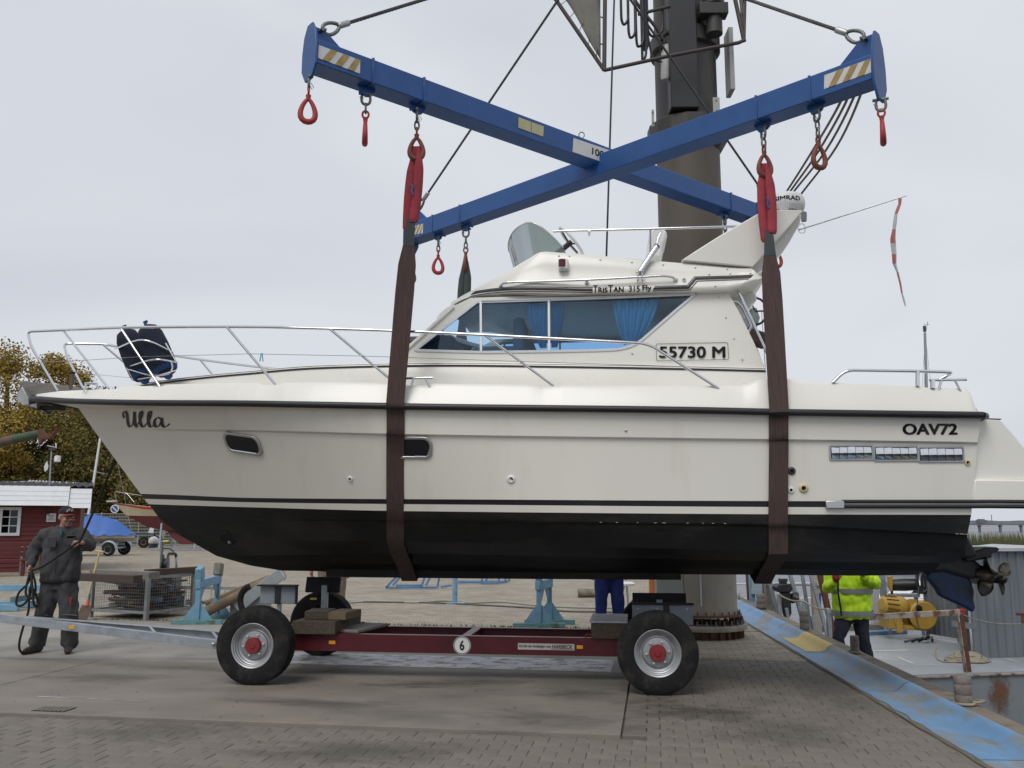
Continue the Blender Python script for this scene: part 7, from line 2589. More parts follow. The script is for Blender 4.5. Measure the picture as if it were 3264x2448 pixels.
# wire mesh fence
FY = 60.0
fe = thing('mesh_fence', 'grey wire mesh fence along the back of the yard', 'fence', tuple(V(WY(390, 1730, FY).x, FY, 0)))
fx0, fx1 = WY(200, 1700, FY).x, WY(700, 1700, FY).x
M_FEN = mat('fence_wire', (.30, .31, .28), rough=.6, metal=.3, var=.1)
wm_ = MB()
for k in range(int((fx1 - fx0) / .10)):
    x = fx0 + k * .10
    wm_.bar(V(x, FY, .05), V(x, FY, 2.1), .016, .016)
for k in range(11):
    wm_.bar(V(fx0, FY, .1 + k * .2), V(fx1, FY, .1 + k * .2), .045, .045)
wmo = wm_.build('mesh_panel', M_FEN, fe, smooth=0)
for k in range(5):
    MB().box(V(fx0 + k * 2.5, FY, 1.1), (.06, .06, 2.2)).build('post', M_FEN, fe, smooth=0)

# ---- wire crate full of scrap wood
c0 = G(465, 1978, 0)
c1_ = G(252, 1965, 0)
c2_ = G(560, 1948, 0)
gb = thing('wire_crate', 'galvanised wire mesh crate filled with scrap timber behind the trailer', 'crate', tuple(c0))
M_CRATE = mat('crate_galv', (.27, .28, .28), rough=.6, metal=.4, var=.2, scale=8, col2=(.17, .13, .10), c2amt=.36, c2scale=6)
e1_ = (c1_ - c0); e1_.z = 0
e1_ = e1_.normalized() * 1.24
e2_ = Vector((e1_.y, -e1_.x, 0)).normalized() * 1.0
if e2_.y < 0: e2_ = -e2_
Hc = .70
cor = [c0, c0 + e1_, c0 + e1_ + e2_, c0 + e2_]
for q in cor:
    MB().bar(q, q + V(0, 0, Hc), .065, .065, up=(e1_.x, e1_.y, 0)).build('corner_post', M_CRATE, gb, bevel=.005)
for i in range(4):
    a, b = cor[i], cor[(i + 1) % 4]
    for z in (.12, Hc - .03):
        MB().bar(a + V(0, 0, z), b + V(0, 0, z), .035, .045).build('rail', M_CRATE, gb, bevel=.003)
msh = MB()
for i in range(4):
    a, b = cor[i], cor[(i + 1) % 4]
    Ls = (b - a).length
    for k in range(1, int(Ls / .05)):
        p = a.lerp(b, k * .05 / Ls)
        msh.bar(p + V(0, 0, .12), p + V(0, 0, Hc - .03), .0035, .0035)
    for k in range(1, 11):
        msh.bar(a + V(0, 0, .12 + k * .05), b + V(0, 0, .12 + k * .05), .0035, .0035)
mo_ = msh.build('wire_mesh', M_CRATE, gb, smooth=0)
mo_['kind'] = 'stuff'
MB().box(c0 + e1_ * .5 + e2_ * .5 + V(0, 0, .11), (1.1, .85, .02), math.atan2(e1_.y, e1_.x)).build('floor_plate', M_CRATE, gb)
WOODS = [M_TIMBER, mat('scrap_dark', (.07, .05, .04), rough=.9, var=.3, scale=6, stretch=(1, 8, 8)), mat('scrap_grey', (.17, .155, .135), rough=.9, var=.3, scale=6, stretch=(1, 8, 8)), mat('scrap_red', (.13, .035, .025), rough=.85, var=.2), M_PALEWOOD, mat('scrap_blue', (.08, .15, .22), rough=.8, var=.2)]
names = ['dark', 'brown', 'grey', 'reddish', 'pale', 'bluish']
rnd = random.Random(5)
for k in range(64):
    u, v, z = rnd.uniform(.12, .88), rnd.uniform(.08, .92), .16 + .48 * (k / 64)
    ln = rnd.uniform(.35, .95)
    c = c0 + e1_ * (.5 + (u - .5) * 1.3 * (.96 - ln / 1.24)) + e2_ * v + V(0, 0, z)
    wi = rnd.choice([0, 0, 1, 1, 2, 2, 3, 4, 5]) if k % 5 else 1
    o = MB().box((0, 0, 0), (ln, rnd.uniform(.06, .13), rnd.uniform(.03, .09))).build('scrap_plank', WOODS[wi], None, bevel=.004, bseg=1)
    o.location = c
    o.rotation_euler = (rnd.uniform(-.2, .2), rnd.uniform(-.18, .18), math.atan2(e1_.y, e1_.x) + rnd.uniform(-.35, .35))
    tag(o, names[wi] + ' piece of scrap timber lying inside the wire crate', 'scrap wood', 'scrap timber in the wire crate')
for k, (pa_, pb_, m__, w_, h_, lb) in enumerate((((248, 1838), (440, 1846), WOODS[1], .16, .11, 'heavy dark beam lying along the front of the wire crate'), ((250, 1826), (440, 1836), WOODS[2], .20, .09, 'weathered grey beam on the wire crate behind the dark one'), ((430, 1850), (530, 1832), WOODS[1], .12, .10, 'short dark beam across the right end of the wire crate'))):
    z_ = Hc + h_ / 2 + .002 + (0.0 if k != 1 else .002)
    a, b = G(*pa_, z_), G(*pb_, z_)
    if k == 1:
        a += e2_ * .32; b += e2_ * .32
    if k == 2:
        a = c0 + e1_ * .06 + e2_ * .02 + V(0, 0, z_); b = c0 - e1_ * .0 + e2_ * 1.05 + V(0, 0, z_)
    tag(MB().bar(a, b, w_, h_).build('timber_beam', m__, None, bevel=.006), lb, 'timber', 'beams on the wire crate')
# shovel leaning on the crate
sh0 = G(268, 1976, 0) + V(0, -.10, 0)
shv = thing('shovel', 'shovel with pale wooden T-handle and orange socket leaning on the wire crate', 'shovel', tuple(sh0))
YS = sh0.y
tp_ = WY(318, 1758, YS + .18); md_ = WY(284, 1888, YS + .06); sk_ = WY(279, 1925, YS + .02)
MB().tube([sk_, md_, tp_], .018, 9).build('shaft', mat('ash_wood', (.50, .38, .17), rough=.55, var=.15, scale=8, stretch=(8, 8, 1)), shv, smooth=60)
dT = WY(332, 1760, YS + .18) - WY(307, 1757, YS + .18)
MB().tube([tp_ - dT * .5, tp_ + dT * .5], .017, 8).build('grip', mat('ash_wood', (.5, .38, .17)), shv, smooth=60)
MB().tube([WY(286, 1893, YS + .05), WY(278, 1932, YS + .01)], .021, 9).build('ferrule', M_SHACK, shv)
MB().tube([WY(281, 1912, YS + .03), WY(277, 1932, YS + .0)], [.022, .032], 9).build('orange_socket', mat('orange_paint', (.6, .10, .03), rough=.5), shv)
bq = [WY(x, y, YS + .0) for x, y in ((262, 1928), (292, 1930), (289, 1950), (276, 1978), (262, 1980), (246, 1972), (250, 1950))]
bl_ = MB().prism(bq, (0, .006, 0)).build('blade', mat('shovel_steel', (.17, .12, .10), rough=.6, metal=.4, var=.25, scale=9), shv)
# pressure washer trolley behind the crate
WYY = 16.4
def pw(px, py, dy=0.0):
    return WY(px, py, WYY + dy)
pwa = thing('pressure_washer', 'pressure washer trolley with black hose drum and grey lance', 'pressure washer', tuple(V(pw(535, 1850).x, WYY, 0)))
g0 = pw(535, 1850).z
fr_ = MB()
fr_.tube(fillet([V(pw(530, 1830).x, WYY, 0.1), pw(530, 1830), pw(536, 1768), pw(562, 1765), pw(560, 1830), V(pw(560, 1830).x, WYY + .1, .1)], .06), .016, 8)
fr_.build('trolley_frame', M_GALV, pwa, smooth=60)
MB().tube(fillet([pw(535, 1772), pw(538, 1764), pw(560, 1764), pw(563, 1775)], .03), .022, 8).build('handle_grip', M_RUB, pwa, smooth=60)
MB().lathe([(.16, -.06), (.20, -.05), (.20, -.03), (.13, -.025), (.13, .025), (.20, .03), (.20, .05), (.16, .06)], pw(526, 1803, -.1), (1, .25, 0), 24).build('hose_drum', M_RUB, pwa)
MB().tube([pw(518, 1730), pw(516, 1752), pw(512, 1800), pw(508, 1830)], [.020, .026, .018, .012], 8).build('lance', mat('lance_grey', (.14, .15, .145), rough=.5), pwa, smooth=60)
MB().tube([pw(514, 1728), pw(530, 1725), pw(540, 1727)], .020, 8).build('gun', mat('gun_grey', (.17, .18, .15), rough=.5), pwa, smooth=60)
MB().tube([pw(522, 1727, -.02), pw(538, 1725, -.02)], .022, 8).build('yellow_trigger', mat('gun_yellow', (.55, .45, .05), rough=.5), pwa, smooth=60)
MB().tube(cr_path([pw(518, 1748), pw(540, 1749), pw(553, 1760), pw(562, 1790), pw(566, 1840), pw(575, 1905)], 5), .011, 6).build('hose', M_RUB, pwa, smooth=60)
MB().box(V(pw(545, 1850).x, WYY, .35), (.30, .3, .5)).build('pump_body', mat('pump_black', (.03, .03, .03), rough=.5), pwa, bevel=.03)
for s in (-.16, .16):
    MB().lathe([(.06, -.03), (.13, -.025), (.13, .025), (.06, .03)], V(pw(545, 1850).x + s, WYY + .12, .13), (1, 0, 0), 18).build('wheel', M_TYRE, pwa)

# ---- light blue boat stands
def stand(label, pf, pbk, top_f, top_b, base_w, flipx=1):
    f0, b0 = G(*pf), G(*pbk)
    o = thing('boat_stand', label, 'boat stand', tuple(f0), 0, 'light blue boat stands')
    zf_, zb_ = WY(*top_f, f0.y).z, WY(*top_b, b0.y).z
    for p, z in ((f0, zf_), (b0, zb_)):
        MB().box(p + V(0, 0, .035), (base_w, .09, .07)).build('foot_beam', mat('stand_foot', (.13, .28, .30), rough=.65, var=.25, scale=6, col2=(.08, .10, .08), c2amt=.42, c2scale=6), o, bevel=.004)
        MB().box(p + V(0, 0, .07 + (z - .07) / 2), (.075, .075, z - .07)).build('post', M_LBLUE, o, bevel=.005)
        for s in (-1, 1):
            MB().prism([p + V(s * .0365, -.008, .07), p + V(s * base_w * .29, -.008, .07), p + V(s * .0365, -.008, .34)], (0, .016, 0)).build('gusset', M_LBLUE, o, smooth=0)
    a, b = V(f0.x, f0.y, zf_), V(b0.x, b0.y, zb_)
    d = (b - a).normalized()
    a2, b2 = a - d * .06, b + d * .06
    MB().bar(a2 + V(0, 0, .0), b2 + V(0, 0, .0), .08, .13).build('cross_bar', M_LBLUE, o, bevel=.006)
    for p, s in ((a, -1), (b, 1)):
        MB().prism([p + V(0, 0, -.07), p + d * (-s) * .22 + V(0, 0, -.07), p + V(0, 0, -.36)], (.014, 0, 0)).build('gusset', M_LBLUE, o, smooth=0)
    q = MB().box(a + V(0, .02, .16), (.10, .17, .20), Matrix.Rotation(.25, 3, 'X')).build('swivel_pad', M_LBLUE, o, bevel=.015)
    q2 = MB().box(b + V(0, 0, .16), (.12, .17, .20), Matrix.Rotation(-.2, 3, 'X')).build('swivel_pad', mat('carpet_pad', (.19, .185, .15), rough=.95, var=.25, scale=20), o, bevel=.015)
    return o
stand('light blue steel boat stand beside the wire crate, left one', (628, 1990), (689, 1972), (628, 1862), (688, 1846), .78)
stand('light blue steel boat stand behind the middle of the trailer', (1718, 2001), (1752, 1990), (1718, 1866), (1752, 1858), .78)
# aluminium ladder on edge
la = thing('ladder', 'aluminium ladder lying on its edge behind the light blue stand', 'ladder', tuple(G(690, 1946)))
A_, B_ = G(566, 1944), G(850, 1952)
zt_l = WY(566, 1869, A_.y).z
M_ALUR = mat('raw_aluminium', (.55, .55, .54), rough=.4, metal=.7, var=.1)
MB().bar(A_ + V(0, 0, .03), B_ + V(0, 0, .03), .025, .055).build('rail', M_ALUR, la)
MB().bar(A_ + V(0, .06, zt_l - .02), B_ + V(0, .06, zt_l - .02), .025, .055).build('rail', M_ALUR, la)
for k in range(7):
    p = A_.lerp(B_, .07 + k * .15)
    MB().tube([p + V(0, 0, .05), p + V(0, .06, zt_l - .04)], .017, 8).build('rung', M_ALUR, la)
# wooden poles on the ground, grey ramp board
for k, (a, b, r_, m__, lb) in enumerate((((632, 1962), (862, 1848), .085, mat('pole_wood', (.20, .155, .105), rough=.9, var=.3, scale=5, bump=.4, bscale=20), 'thick round wooden pole propped up behind the stand'), ((655, 1925), (880, 1832), .05, M_PALEWOOD, 'thinner pale wooden pole lying on the thick pole'))):
    a_ = G(*a, r_ if k == 0 else .20)
    b_ = WY(*b, a_.y + .5)
    tag(MB().tube([a_, a_.lerp(b_, .5), b_], [r_, r_ * .96, r_ * .9], 12).build('wooden_pole', m__, None, smooth=50), lb, 'pole', 'wooden poles behind the stand')
rq = [WY(x, y, 14.9) for x, y in ((740, 1926), (885, 1812), (906, 1845), (838, 1892), (765, 1955))]
rmp = thing('steel_ramp', 'grey sheet steel ramp tilted up with a tubular handle behind the front wheel', 'ramp', tuple(G(770, 1955)))
MB().prism(rq, (0, .06, 0)).build('panel', mat('ramp_grey', (.30, .33, .35), rough=.5, var=.1, scale=6), rmp, bevel=.008)
MB().tube(fillet([WY(886, 1812, 14.9), WY(902, 1815, 14.9), WY(912, 1838, 14.9), WY(904, 1850, 14.9)], .05), .016, 8).build('handle', M_GALV, rmp, smooth=60)
MB().tube([WY(800 + 34 * math.cos(a), 1915 + 46 * math.sin(a), 14.6) for a in np.linspace(2.0, 4.6, 10)], .05, 8).build('tyre_guard', M_TYRE, rmp, smooth=60)
MB().box(V(WY(800, 1930, 15.1).x, 15.1, .2), (.6, .3, .4)).build('ramp_leg', M_GREYPAD, rmp, bevel=.01)
# coiled cable and drum
cc_ = G(590, 1925)
pts = []
for k in range(64):
    a = k * .42
    pts.append(cc_ + V(math.cos(a) * (.42 - .003 * k), math.sin(a) * (.30 - .002 * k), .012 + .0009 * k))
tag(MB().tube(pts, .012, 6).build('cable_coil', mat('cable_grey', (.06, .065, .07), rough=.7), None, smooth=60), 'loose coil of dark cable on the ground by the ladder', 'cable')
# trestles, prop and odds on the far yard
def tre(label, spec, Y, r=.03):
    o = thing('steel_trestle', label, 'trestle', tuple(V(WY(spec[0][0][0], 1880, Y).x, Y, 0)), 0, 'blue steel trestles on the far yard')
    for (a, b, dy) in spec:
        p, q = WY(*a, Y + dy), WY(*b, Y + dy)
        p.z = max(p.z, .04); q.z = max(q.z, .04)
        MB().bar(p, q, r * 1.6, r * 1.6).build('strut', M_MBLUE, o, bevel=.004, bseg=1)
    return o
tre('low blue steel trestle lying on its side behind the front wheel', [((1230, 1884), (1290, 1812), 0), ((1252, 1870), (1300, 1812), .7), ((1230, 1884), (1342, 1884), 0), ((1262, 1866), (1342, 1874), .7), ((1342, 1884), (1368, 1800), 0), ((1358, 1876), (1390, 1800), .7), ((1342, 1880), (1395, 1888), 0), ((1395, 1888), (1405, 1805), .2), ((1405, 1888), (1440, 1866), .2)], 21.5)
tre('blue steel trestle with splayed legs on the far yard, right one', [((1533, 1870), (1548, 1812), 0), ((1549, 1866), (1560, 1812), .6), ((1590, 1878), (1592, 1812), 0), ((1533, 1868), (1590, 1877), 0), ((1612, 1862), (1606, 1812), .6), ((1624, 1862), (1616, 1812), .6), ((1460, 1860), (1620, 1856), .6), ((1460, 1870), (1610, 1862), .3)], 23.0)
pr_ = G(1450, 1924)
pro = thing('steel_prop', 'light blue tubular steel prop on a round base plate', 'prop', tuple(pr_))
MB().tube([pr_ + V(0, 0, .02), pr_ + V(0, 0, 1.3)], .048, 12).build('tube', M_LBLUE, pro, smooth=60)
MB().lathe([(.20, 0), (.20, .015), (.06, .03)], pr_, (0, 0, 1), 20).build('base_plate', M_LBLUE, pro)
for k in range(3):
    MB().lathe([(.009, 0), (.009, .003)], pr_ + V(.035, -.034, .18 + k * .16), (.7, -.7, 0), 8).build('pin_hole', M_BLACKHOLE, pro)
def ground_hose(pix, r, m, name, label, cat='hose'):
    pts = [G(x, y, r) for x, y in pix]
    return tag(MB().tube(cr_path(pts, 6), r, 7).build(name, m, None, smooth=60), label, cat)
ground_hose([(1095, 1922), (1200, 1916), (1330, 1920), (1420, 1914), (1500, 1921), (1600, 1918), (1690, 1927), (1790, 1934), (1900, 1937), (2000, 1936)], .018, mat('hose_pale', (.36, .35, .30), rough=.6, var=.1), 'garden_hose', 'pale hose winding across the yard behind the trailer')
ground_hose([(1095, 1918), (1240, 1919), (1400, 1922), (1560, 1930), (1700, 1938), (1800, 1948), (1900, 1950), (2000, 1952)], .015, mat('hose_dark', (.10, .10, .095), rough=.6), 'power_cable', 'dark cable lying beside the pale hose on the yard', 'cable')
lgA, lgB = G(1842, 1890, .09), G(1925, 1890, .09)
tag(MB().tube([lgA, lgB], [.09, .085], 14).build('log', mat('log_bark', (.19, .165, .125), rough=.95, var=.35, scale=9, bump=.6, bscale=18), None, smooth=50), 'short round log lying on the yard near the crane', 'log')
stl = thing('stool', 'white round seat on a thin post beside the helper in blue', 'stool', tuple(G(1996, 1960)))
q = G(1996, 1960)
zq = WY(1996, 1860, q.y).z
MB().lathe([(.15, zq - .03), (.16, zq), (.13, zq + .025), (.0, zq + .03)], V(q.x, q.y, 0), (0, 0, 1), 20).build('seat', M_WPLAST, stl)
MB().tube([q + V(.05, 0, 0), V(q.x + .02, q.y, zq - .02)], .02, 8).build('leg', M_STEEL, stl)
MB().tube([q + V(-.12, .1, 0), V(q.x - .02, q.y, zq - .02)], .015, 8).build('leg', M_STEEL, stl)
oq = G(2096, 1975)
tag(MB().lathe([(.06, 0), (.062, 1.3), (.09, 1.5)], oq + V(-.05, .1, 0), (0, 0, 1), 16).build('orange_pipe', mat('orange_pipe_m', (.42, .13, .03), rough=.5), None), 'upright orange plastic pipe against the crane cabinet', 'pipe')

# ---- trees
M_BARK = mat('bark', (.07, .055, .04), rough=.95, var=.3, scale=8)
def leaf_mat(name):
    m = mat(name, (1, 1, 1), rough=.65, var=.0, attr='leafcol')
    b = m.node_tree.nodes['Principled BSDF']
    b.inputs['Specular IOR Level'].default_value = .12
    return m
M_LEAF = leaf_mat('foliage')
def leaves(rs, pts_fn, n, size, cols):
    vs, fs, cc = [], [], []
    for k in range(n):
        p, cl_ = pts_fn(rs)
        s = size * rs.uniform(.6, 1.35)
        a, b = rs.uniform(0, 6.28), rs.uniform(-1.0, 1.0)
        u = Vector((math.cos(a), math.sin(a), .35 * b)) * s
        w = Vector((-math.sin(a) * b, math.cos(a) * b, 1.0)).normalized() * s * .8
        i = len(vs)
        vs += [p - u * .5, p - w * .5 + u * .1, p + u * .55, p + w * .55]
        fs.append((i, i + 1, i + 2, i + 3))
        t = min(1, max(0, cl_ + rs.uniform(-.14, .14)))
        c = [cols[0][j] * (1 - t) + cols[1][j] * t for j in range(3)]
        f = rs.uniform(.88, 1.12)
        cc.append([min(1, v * f) for v in c])
    return vs, fs, cc
def tree(label, x, y, h, w, cols, seed, n=7000, leaf=.26, low=.12, spars=.0, nm='tree'):
    rs = random.Random(seed)
    o = thing(nm, label, 'tree', (x, y, 0), 0, 'trees behind the yard')
    tk = MB()
    top = V(x + rs.uniform(-.4, .4), y, h * .72)
    tk.tube(cr_path([V(x, y, -.1), V(x + rs.uniform(-.2, .2), y, h * .3), top], 4), [.03 * h * (1 - .09 * k) + .03 for k in range(9)], 9)
    clumps = []
    for k in range(26):
        a = rs.uniform(0, 6.28)
        zz = h * rs.uniform(low + .08, .93)
        prof_ = math.sin(math.pi * min(1, max(.05, (zz / h - low) / (1.02 - low))) ** .75)
        rr = w * .5 * prof_ * rs.uniform(.45, 1.05)
        c = V(x + math.cos(a) * rr, y + math.sin(a) * rr, zz)
        clumps.append((c, w * rs.uniform(.08, .23), rs.random()))
        if k < 11:
            b0 = V(x, y, min(zz * .75, h * .6))
            tk.tube(cr_path([b0, b0.lerp(c, .5) + V(0, 0, .2), c], 3), [.012 * h, .011 * h, .009 * h, .007 * h, .006 * h, .004 * h, .003 * h], 6)
    clumps.append((V(x, y, h * .86), w * .2, rs.random()))
    tk.build('trunk', M_BARK, o, smooth=60)
    def pf(rs_):
        c, r, t = rs_.choice(clumps)
        d = Vector((rs_.gauss(0, 1), rs_.gauss(0, 1), rs_.gauss(0, 1))).normalized() * (r * rs_.uniform(.25, 1.08))
        d.z *= .8
        return c + d, t * .6 + .4 * rs_.random()
    vs, fs, cc = leaves(rs, pf, int(n * 2), leaf, cols)
    M_ = PM[o.name].inverted()
    me = bpy.data.meshes.new('crown')
    me.from_pydata([tuple(M_ @ q) for q in vs], [], fs)
    ca = me.color_attributes.new('leafcol', 'FLOAT_COLOR', 'CORNER')
    ca.data.foreach_set('color', [v for c in cc for _ in range(4) for v in (*c, 1)])
    me.materials.append(M_LEAF)
    cro = bpy.data.objects.new('crown', me)
    COL.objects.link(cro)
    cro.parent = o
    return o
GOLD = ((.19, .135, .032), (.42, .305, .075))
BRN = ((.105, .092, .03), (.22, .18, .055))
OLV = ((.078, .075, .026), (.165, .145, .045))
GRN = ((.022, .035, .018), (.055, .07, .03))
def tpx(px, topy, Y):
    p = WY(px, topy, Y)
    return p.x, p.z
T = [('golden yellow tree, tallest at the left edge behind the shed', 40, 1072, 66, 9.5, GOLD, 9000), ('golden tree right of the tallest one behind the bow rail', 190, 1110, 68, 8.0, GOLD, 8000),
     ('olive brown tree in front of the golden ones above the shed', 110, 1300, 63.5, 8.5, BRN, 8500), ('brown leaved tree behind the dinghy mast', 290, 1240, 64, 8.0, BRN, 8500),
     ('dark green tree peeping over the foredeck', 395, 1203, 84, 7.5, GRN, 5000), ('olive tree behind the cream sailing yacht', 420, 1335, 63, 8.0, OLV, 8000),
     ('olive bushy tree behind the fence left of the cream yacht', 270, 1420, 62, 7.0, OLV, 7000), ('golden brown tree behind the anchor', -110, 1150, 67, 9.0, GOLD, 7000),
     ('dark olive bushy tree just behind the shed roof', 30, 1400, 61.5, 8.0, OLV, 7000), ('olive tree hidden behind the hull of the yacht', 560, 1330, 64, 8.5, BRN, 6000),
     ('low olive bush right behind the mesh fence', 370, 1490, 61.5, 6.5, OLV, 6000), ('low brown bush at the right end of the mesh fence', 480, 1470, 61.5, 6.5, BRN, 5000), ('low olive bush behind the shed ridge', 160, 1450, 61.5, 7.0, OLV, 6000), ('dark green tree behind the golden ones', 330, 1225, 90, 8, GRN, 4000), ('broad olive tree hidden right behind the yacht bow', 720, 1330, 68, 10, OLV, 4500), ('broad brown tree hidden behind the front sling', 900, 1350, 70, 10, BRN, 4500)]
for i, (lb, px, ty, Y, w, cols, n) in enumerate(T):
    Y += 4.5 if Y < 64 else 0
    x, h = tpx(px, ty, Y)
    tree(lb, x, Y, h, w, cols, 40 + i, n=n, low=.04 if ty > 1300 else .16, leaf=.17 if Y < 80 else .22)
# ================================================================== RIGHT SIDE: WORK BOAT, MOORING, FAR WATER
DZ = -.60
M_DECK = mat('grey_deck_paint', (.30, .325, .345), rough=.45, var=.10, scale=1.6, col2=(.40, .41, .42), c2amt=.40, c2scale=1.2)
M_WHULL = mat('grey_hull_paint', (.20, .22, .23), rough=.5, var=.12, scale=2, col2=(.17, .085, .035), c2amt=.30, c2scale=1.4, stretch=(1, 1, .3))
M_RUSTP = mat('rusty_white_paint', (.34, .30, .26), rough=.8, var=.2, scale=9, col2=(.13, .06, .04), c2amt=.47, c2scale=6, bump=.3, bscale=30)
M_RUSTB = mat('rust_brown', (.115, .045, .03), rough=.85, var=.3, scale=12)
M_CORR = mat('corrugated_grey', (.165, .185, .20), rough=.5, metal=.25, var=.12, scale=3, stretch=(3, 3, .3), col2=(.215, .23, .24), c2amt=.40, c2scale=2)
M_WYEL = mat('winch_yellow', (.45, .28, .05), rough=.45, var=.10, scale=6)
dp = [V(4.80, 13.08, 0), V(10.5, 14.15, 0), V(9.9, 20.5, 0), V(5.25, 19.6, 0)]
wb = thing('work_boat', 'grey steel work boat with rusty rail and corrugated wheelhouse alongside the quay', 'work boat', (7.2, 16.5, -1.75))
MB().prism([q + V(0, 0, DZ - .02) for q in dp], (0, 0, -1.6)).build('hull', M_WHULL, wb, bevel=.03)
MB().prism([dp[0].lerp(dp[2], .002) + V(0, 0, DZ - .018), dp[1].lerp(dp[3], .002) + V(0, 0, DZ - .018), dp[2].lerp(dp[0], .002) + V(0, 0, DZ - .018), dp[3].lerp(dp[1], .002) + V(0, 0, DZ - .018)], (0, 0, .018)).build('deck', M_DECK, wb)
MB().bar(dp[0] + V(.05, -.01, DZ - .03), dp[1] + V(0, -.01, DZ - .03), .04, .03).build('rubbing_strake', M_RUSTP, wb, bevel=.005)
for a, b, w_ in (((2770, 2075), (2892, 2072), .10), ((2862, 2095), (2912, 2115), .05), ((3206, 2098), (3240, 2108), .05), ((2915, 2118), (3010, 2118), .03)):
    MB().bar(G(*a, DZ + .004), G(*b, DZ + .004), w_, .003).build('deck_marking', mat('deck_white', (.58, .57, .53), rough=.6, col2=(.4, .36, .3), c2amt=.42, c2scale=6), wb, smooth=0)
# coaming at the far side of the deck
for a, b, m_, hh in (((2590, 2012), (2905, 2002), mat('coaming_brown', (.16, .145, .12), rough=.8, var=.2), .10), ((2760, 2024), (2880, 2018), M_MBLUE, .07)):
    p, q = G(*a, DZ), G(*b, DZ)
    MB().bar(p + V(0, 0, hh / 2), q + V(0, 0, hh / 2), .22, hh).build('coaming', m_, wb, bevel=.01)
# rusty rail
pB = G(3078, 2143, DZ)
YR = pB.y
def pr(px, py, dy=0.0):
    return WY(px, py, YR + dy)
MB().bar(pr(2700, 1971), pr(3058, 1952), .05, .085).build('top_rail', M_RUSTP, wb, bevel=.006)
po_ = MB()
po_.bar(pr(3050, 1952), pB, .09, .016, up=(1, 0, 0))
po_.build('rail_post', M_RUSTP, wb, bevel=.003)
MB().bar(pr(3060, 1955, .03), pB + V(.05, .03, 0), .016, .10, up=(1, 0, 0)).build('rail_post_flange', M_RUSTB, wb, bevel=.003)
ST3 = stain_mat('rust_stain', (.17, .075, .025), .85)
for f, sx, sz in ((.40, .30, .30), (.50, .22, .22), (.30, .12, .15)):
    o = MB().add([V(-1.4, -1.4, 0), V(1.4, -1.4, 0), V(1.4, 1.4, 0), V(-1.4, 1.4, 0)], [(0, 1, 2, 3)]).build('rust_run', ST3, wb, world=False, smooth=0)
    q = dp[0].lerp(dp[1], f)
    o.matrix_basis = PM[wb.name].inverted() @ (Matrix.Translation(V(q.x, q.y - .006, DZ - .30)) @ Matrix.Rotation(math.atan2(dp[1].y - dp[0].y, dp[1].x - dp[0].x), 4, 'Z') @ Matrix.Rotation(math.pi / 2, 4, 'X') @ Matrix.Diagonal((sx, sz * 1.4, 1, 1)))
# corrugated wheelhouse
def corr(a, b, z0, z1, name, n_rib):
    d = (b - a); Lc = d.length; d.normalize()
    a = V(a.x, a.y, 0); d.z = 0
    nrm = Vector((d.y, -d.x, 0))
    if nrm.y > 0: nrm = -nrm
    prof_ = []
    for k in range(n_rib):
        u0 = k / n_rib
        for du, off in ((0, 0), (.55, 0), (.68, .022), (.87, .022)):
            prof_.append((u0 + du / n_rib, off))
    prof_.append((1, 0))
    r0_ = [a + d * (u * Lc) + nrm * o_ + V(0, 0, z0) for u, o_ in prof_]
    r1_ = [a + d * (u * Lc) + nrm * o_ + V(0, 0, z1) for u, o_ in prof_]
    m_ = MB().grid([r0_, r1_])
    ob = m_.build(name, M_CORR, wb, smooth=0)
    sd_ = ob.modifiers.new('s', 'SOLIDIFY'); sd_.thickness = .006
    return ob
pa_, pb_ = G(3112, 2100, DZ), G(3460, 2092, DZ)
zt2 = WY(3150, 1757, pa_.y).z
corr(pa_, pb_, DZ + .01, zt2, 'wheelhouse_wall', 13)
pc_, pd_ = G(2958, 2030, DZ), G(3060, 2047, DZ)
zt3 = WY(2990, 1800, pc_.y).z
corr(pc_, pd_, DZ + .06, zt3, 'wheelhouse_wall', 6)
MB().bar(pd_ + V(0, 0, DZ * 0 + .0), pd_ + V(0, 0, .0) + V(0, 0, zt3 - DZ), .06, .06).build('wheelhouse_post', M_CORR, wb)
for q_, zz in ((pc_, zt3), (pa_, zt2)):
    MB().bar(q_, q_ + V(0, 0, zz - DZ), .05, .05).build('wheelhouse_post', M_CORR, wb)
inn = MB()
inn.add([pd_, pa_ + V(.05, .25, 0), pa_ + V(.05, .25, zt2 - DZ), pd_ + V(0, 0, zt2 - DZ)], [(0, 1, 2, 3)])
inn.build('wheelhouse_inner_wall', mat('dark_interior', (.03, .032, .035), rough=.7), wb, smooth=0)
MB().prism([pc_ + V(-.1, 0, zt3 - DZ + .02), pd_ + V(0, -.1, zt2 - DZ), pa_ + V(-.06, -.10, zt2 - DZ), pb_ + V(0, -.10, zt2 - DZ), pb_ + V(0, 2.6, zt2 - DZ), pc_ + V(-.1, 2.0, zt3 - DZ + .02)], (0, 0, .05)).build('wheelhouse_roof', mat('roof_edge_pale', (.42, .44, .45), rough=.5, var=.1), wb)
MB().box(pa_ + V(-.14, .1, .72), (.12, .12, .1)).build('red_lamp', mat('dull_red', (.25, .02, .02), rough=.5), wb, bevel=.02)
MB().bar(pa_ + V(-.35, .0, .55), pa_ + V(.02, -.02, .50), .03, .09).build('door_step', M_CORR, wb)
MB().tube(cr_path([pd_ + V(.18, -.05, .9), pd_ + V(.22, -.1, .5), pd_ + V(.2, -.1, .2), pd_ + V(.25, -.15, .05)], 5), .02, 6).build('wheelhouse_hose', M_RUB, wb, smooth=60)
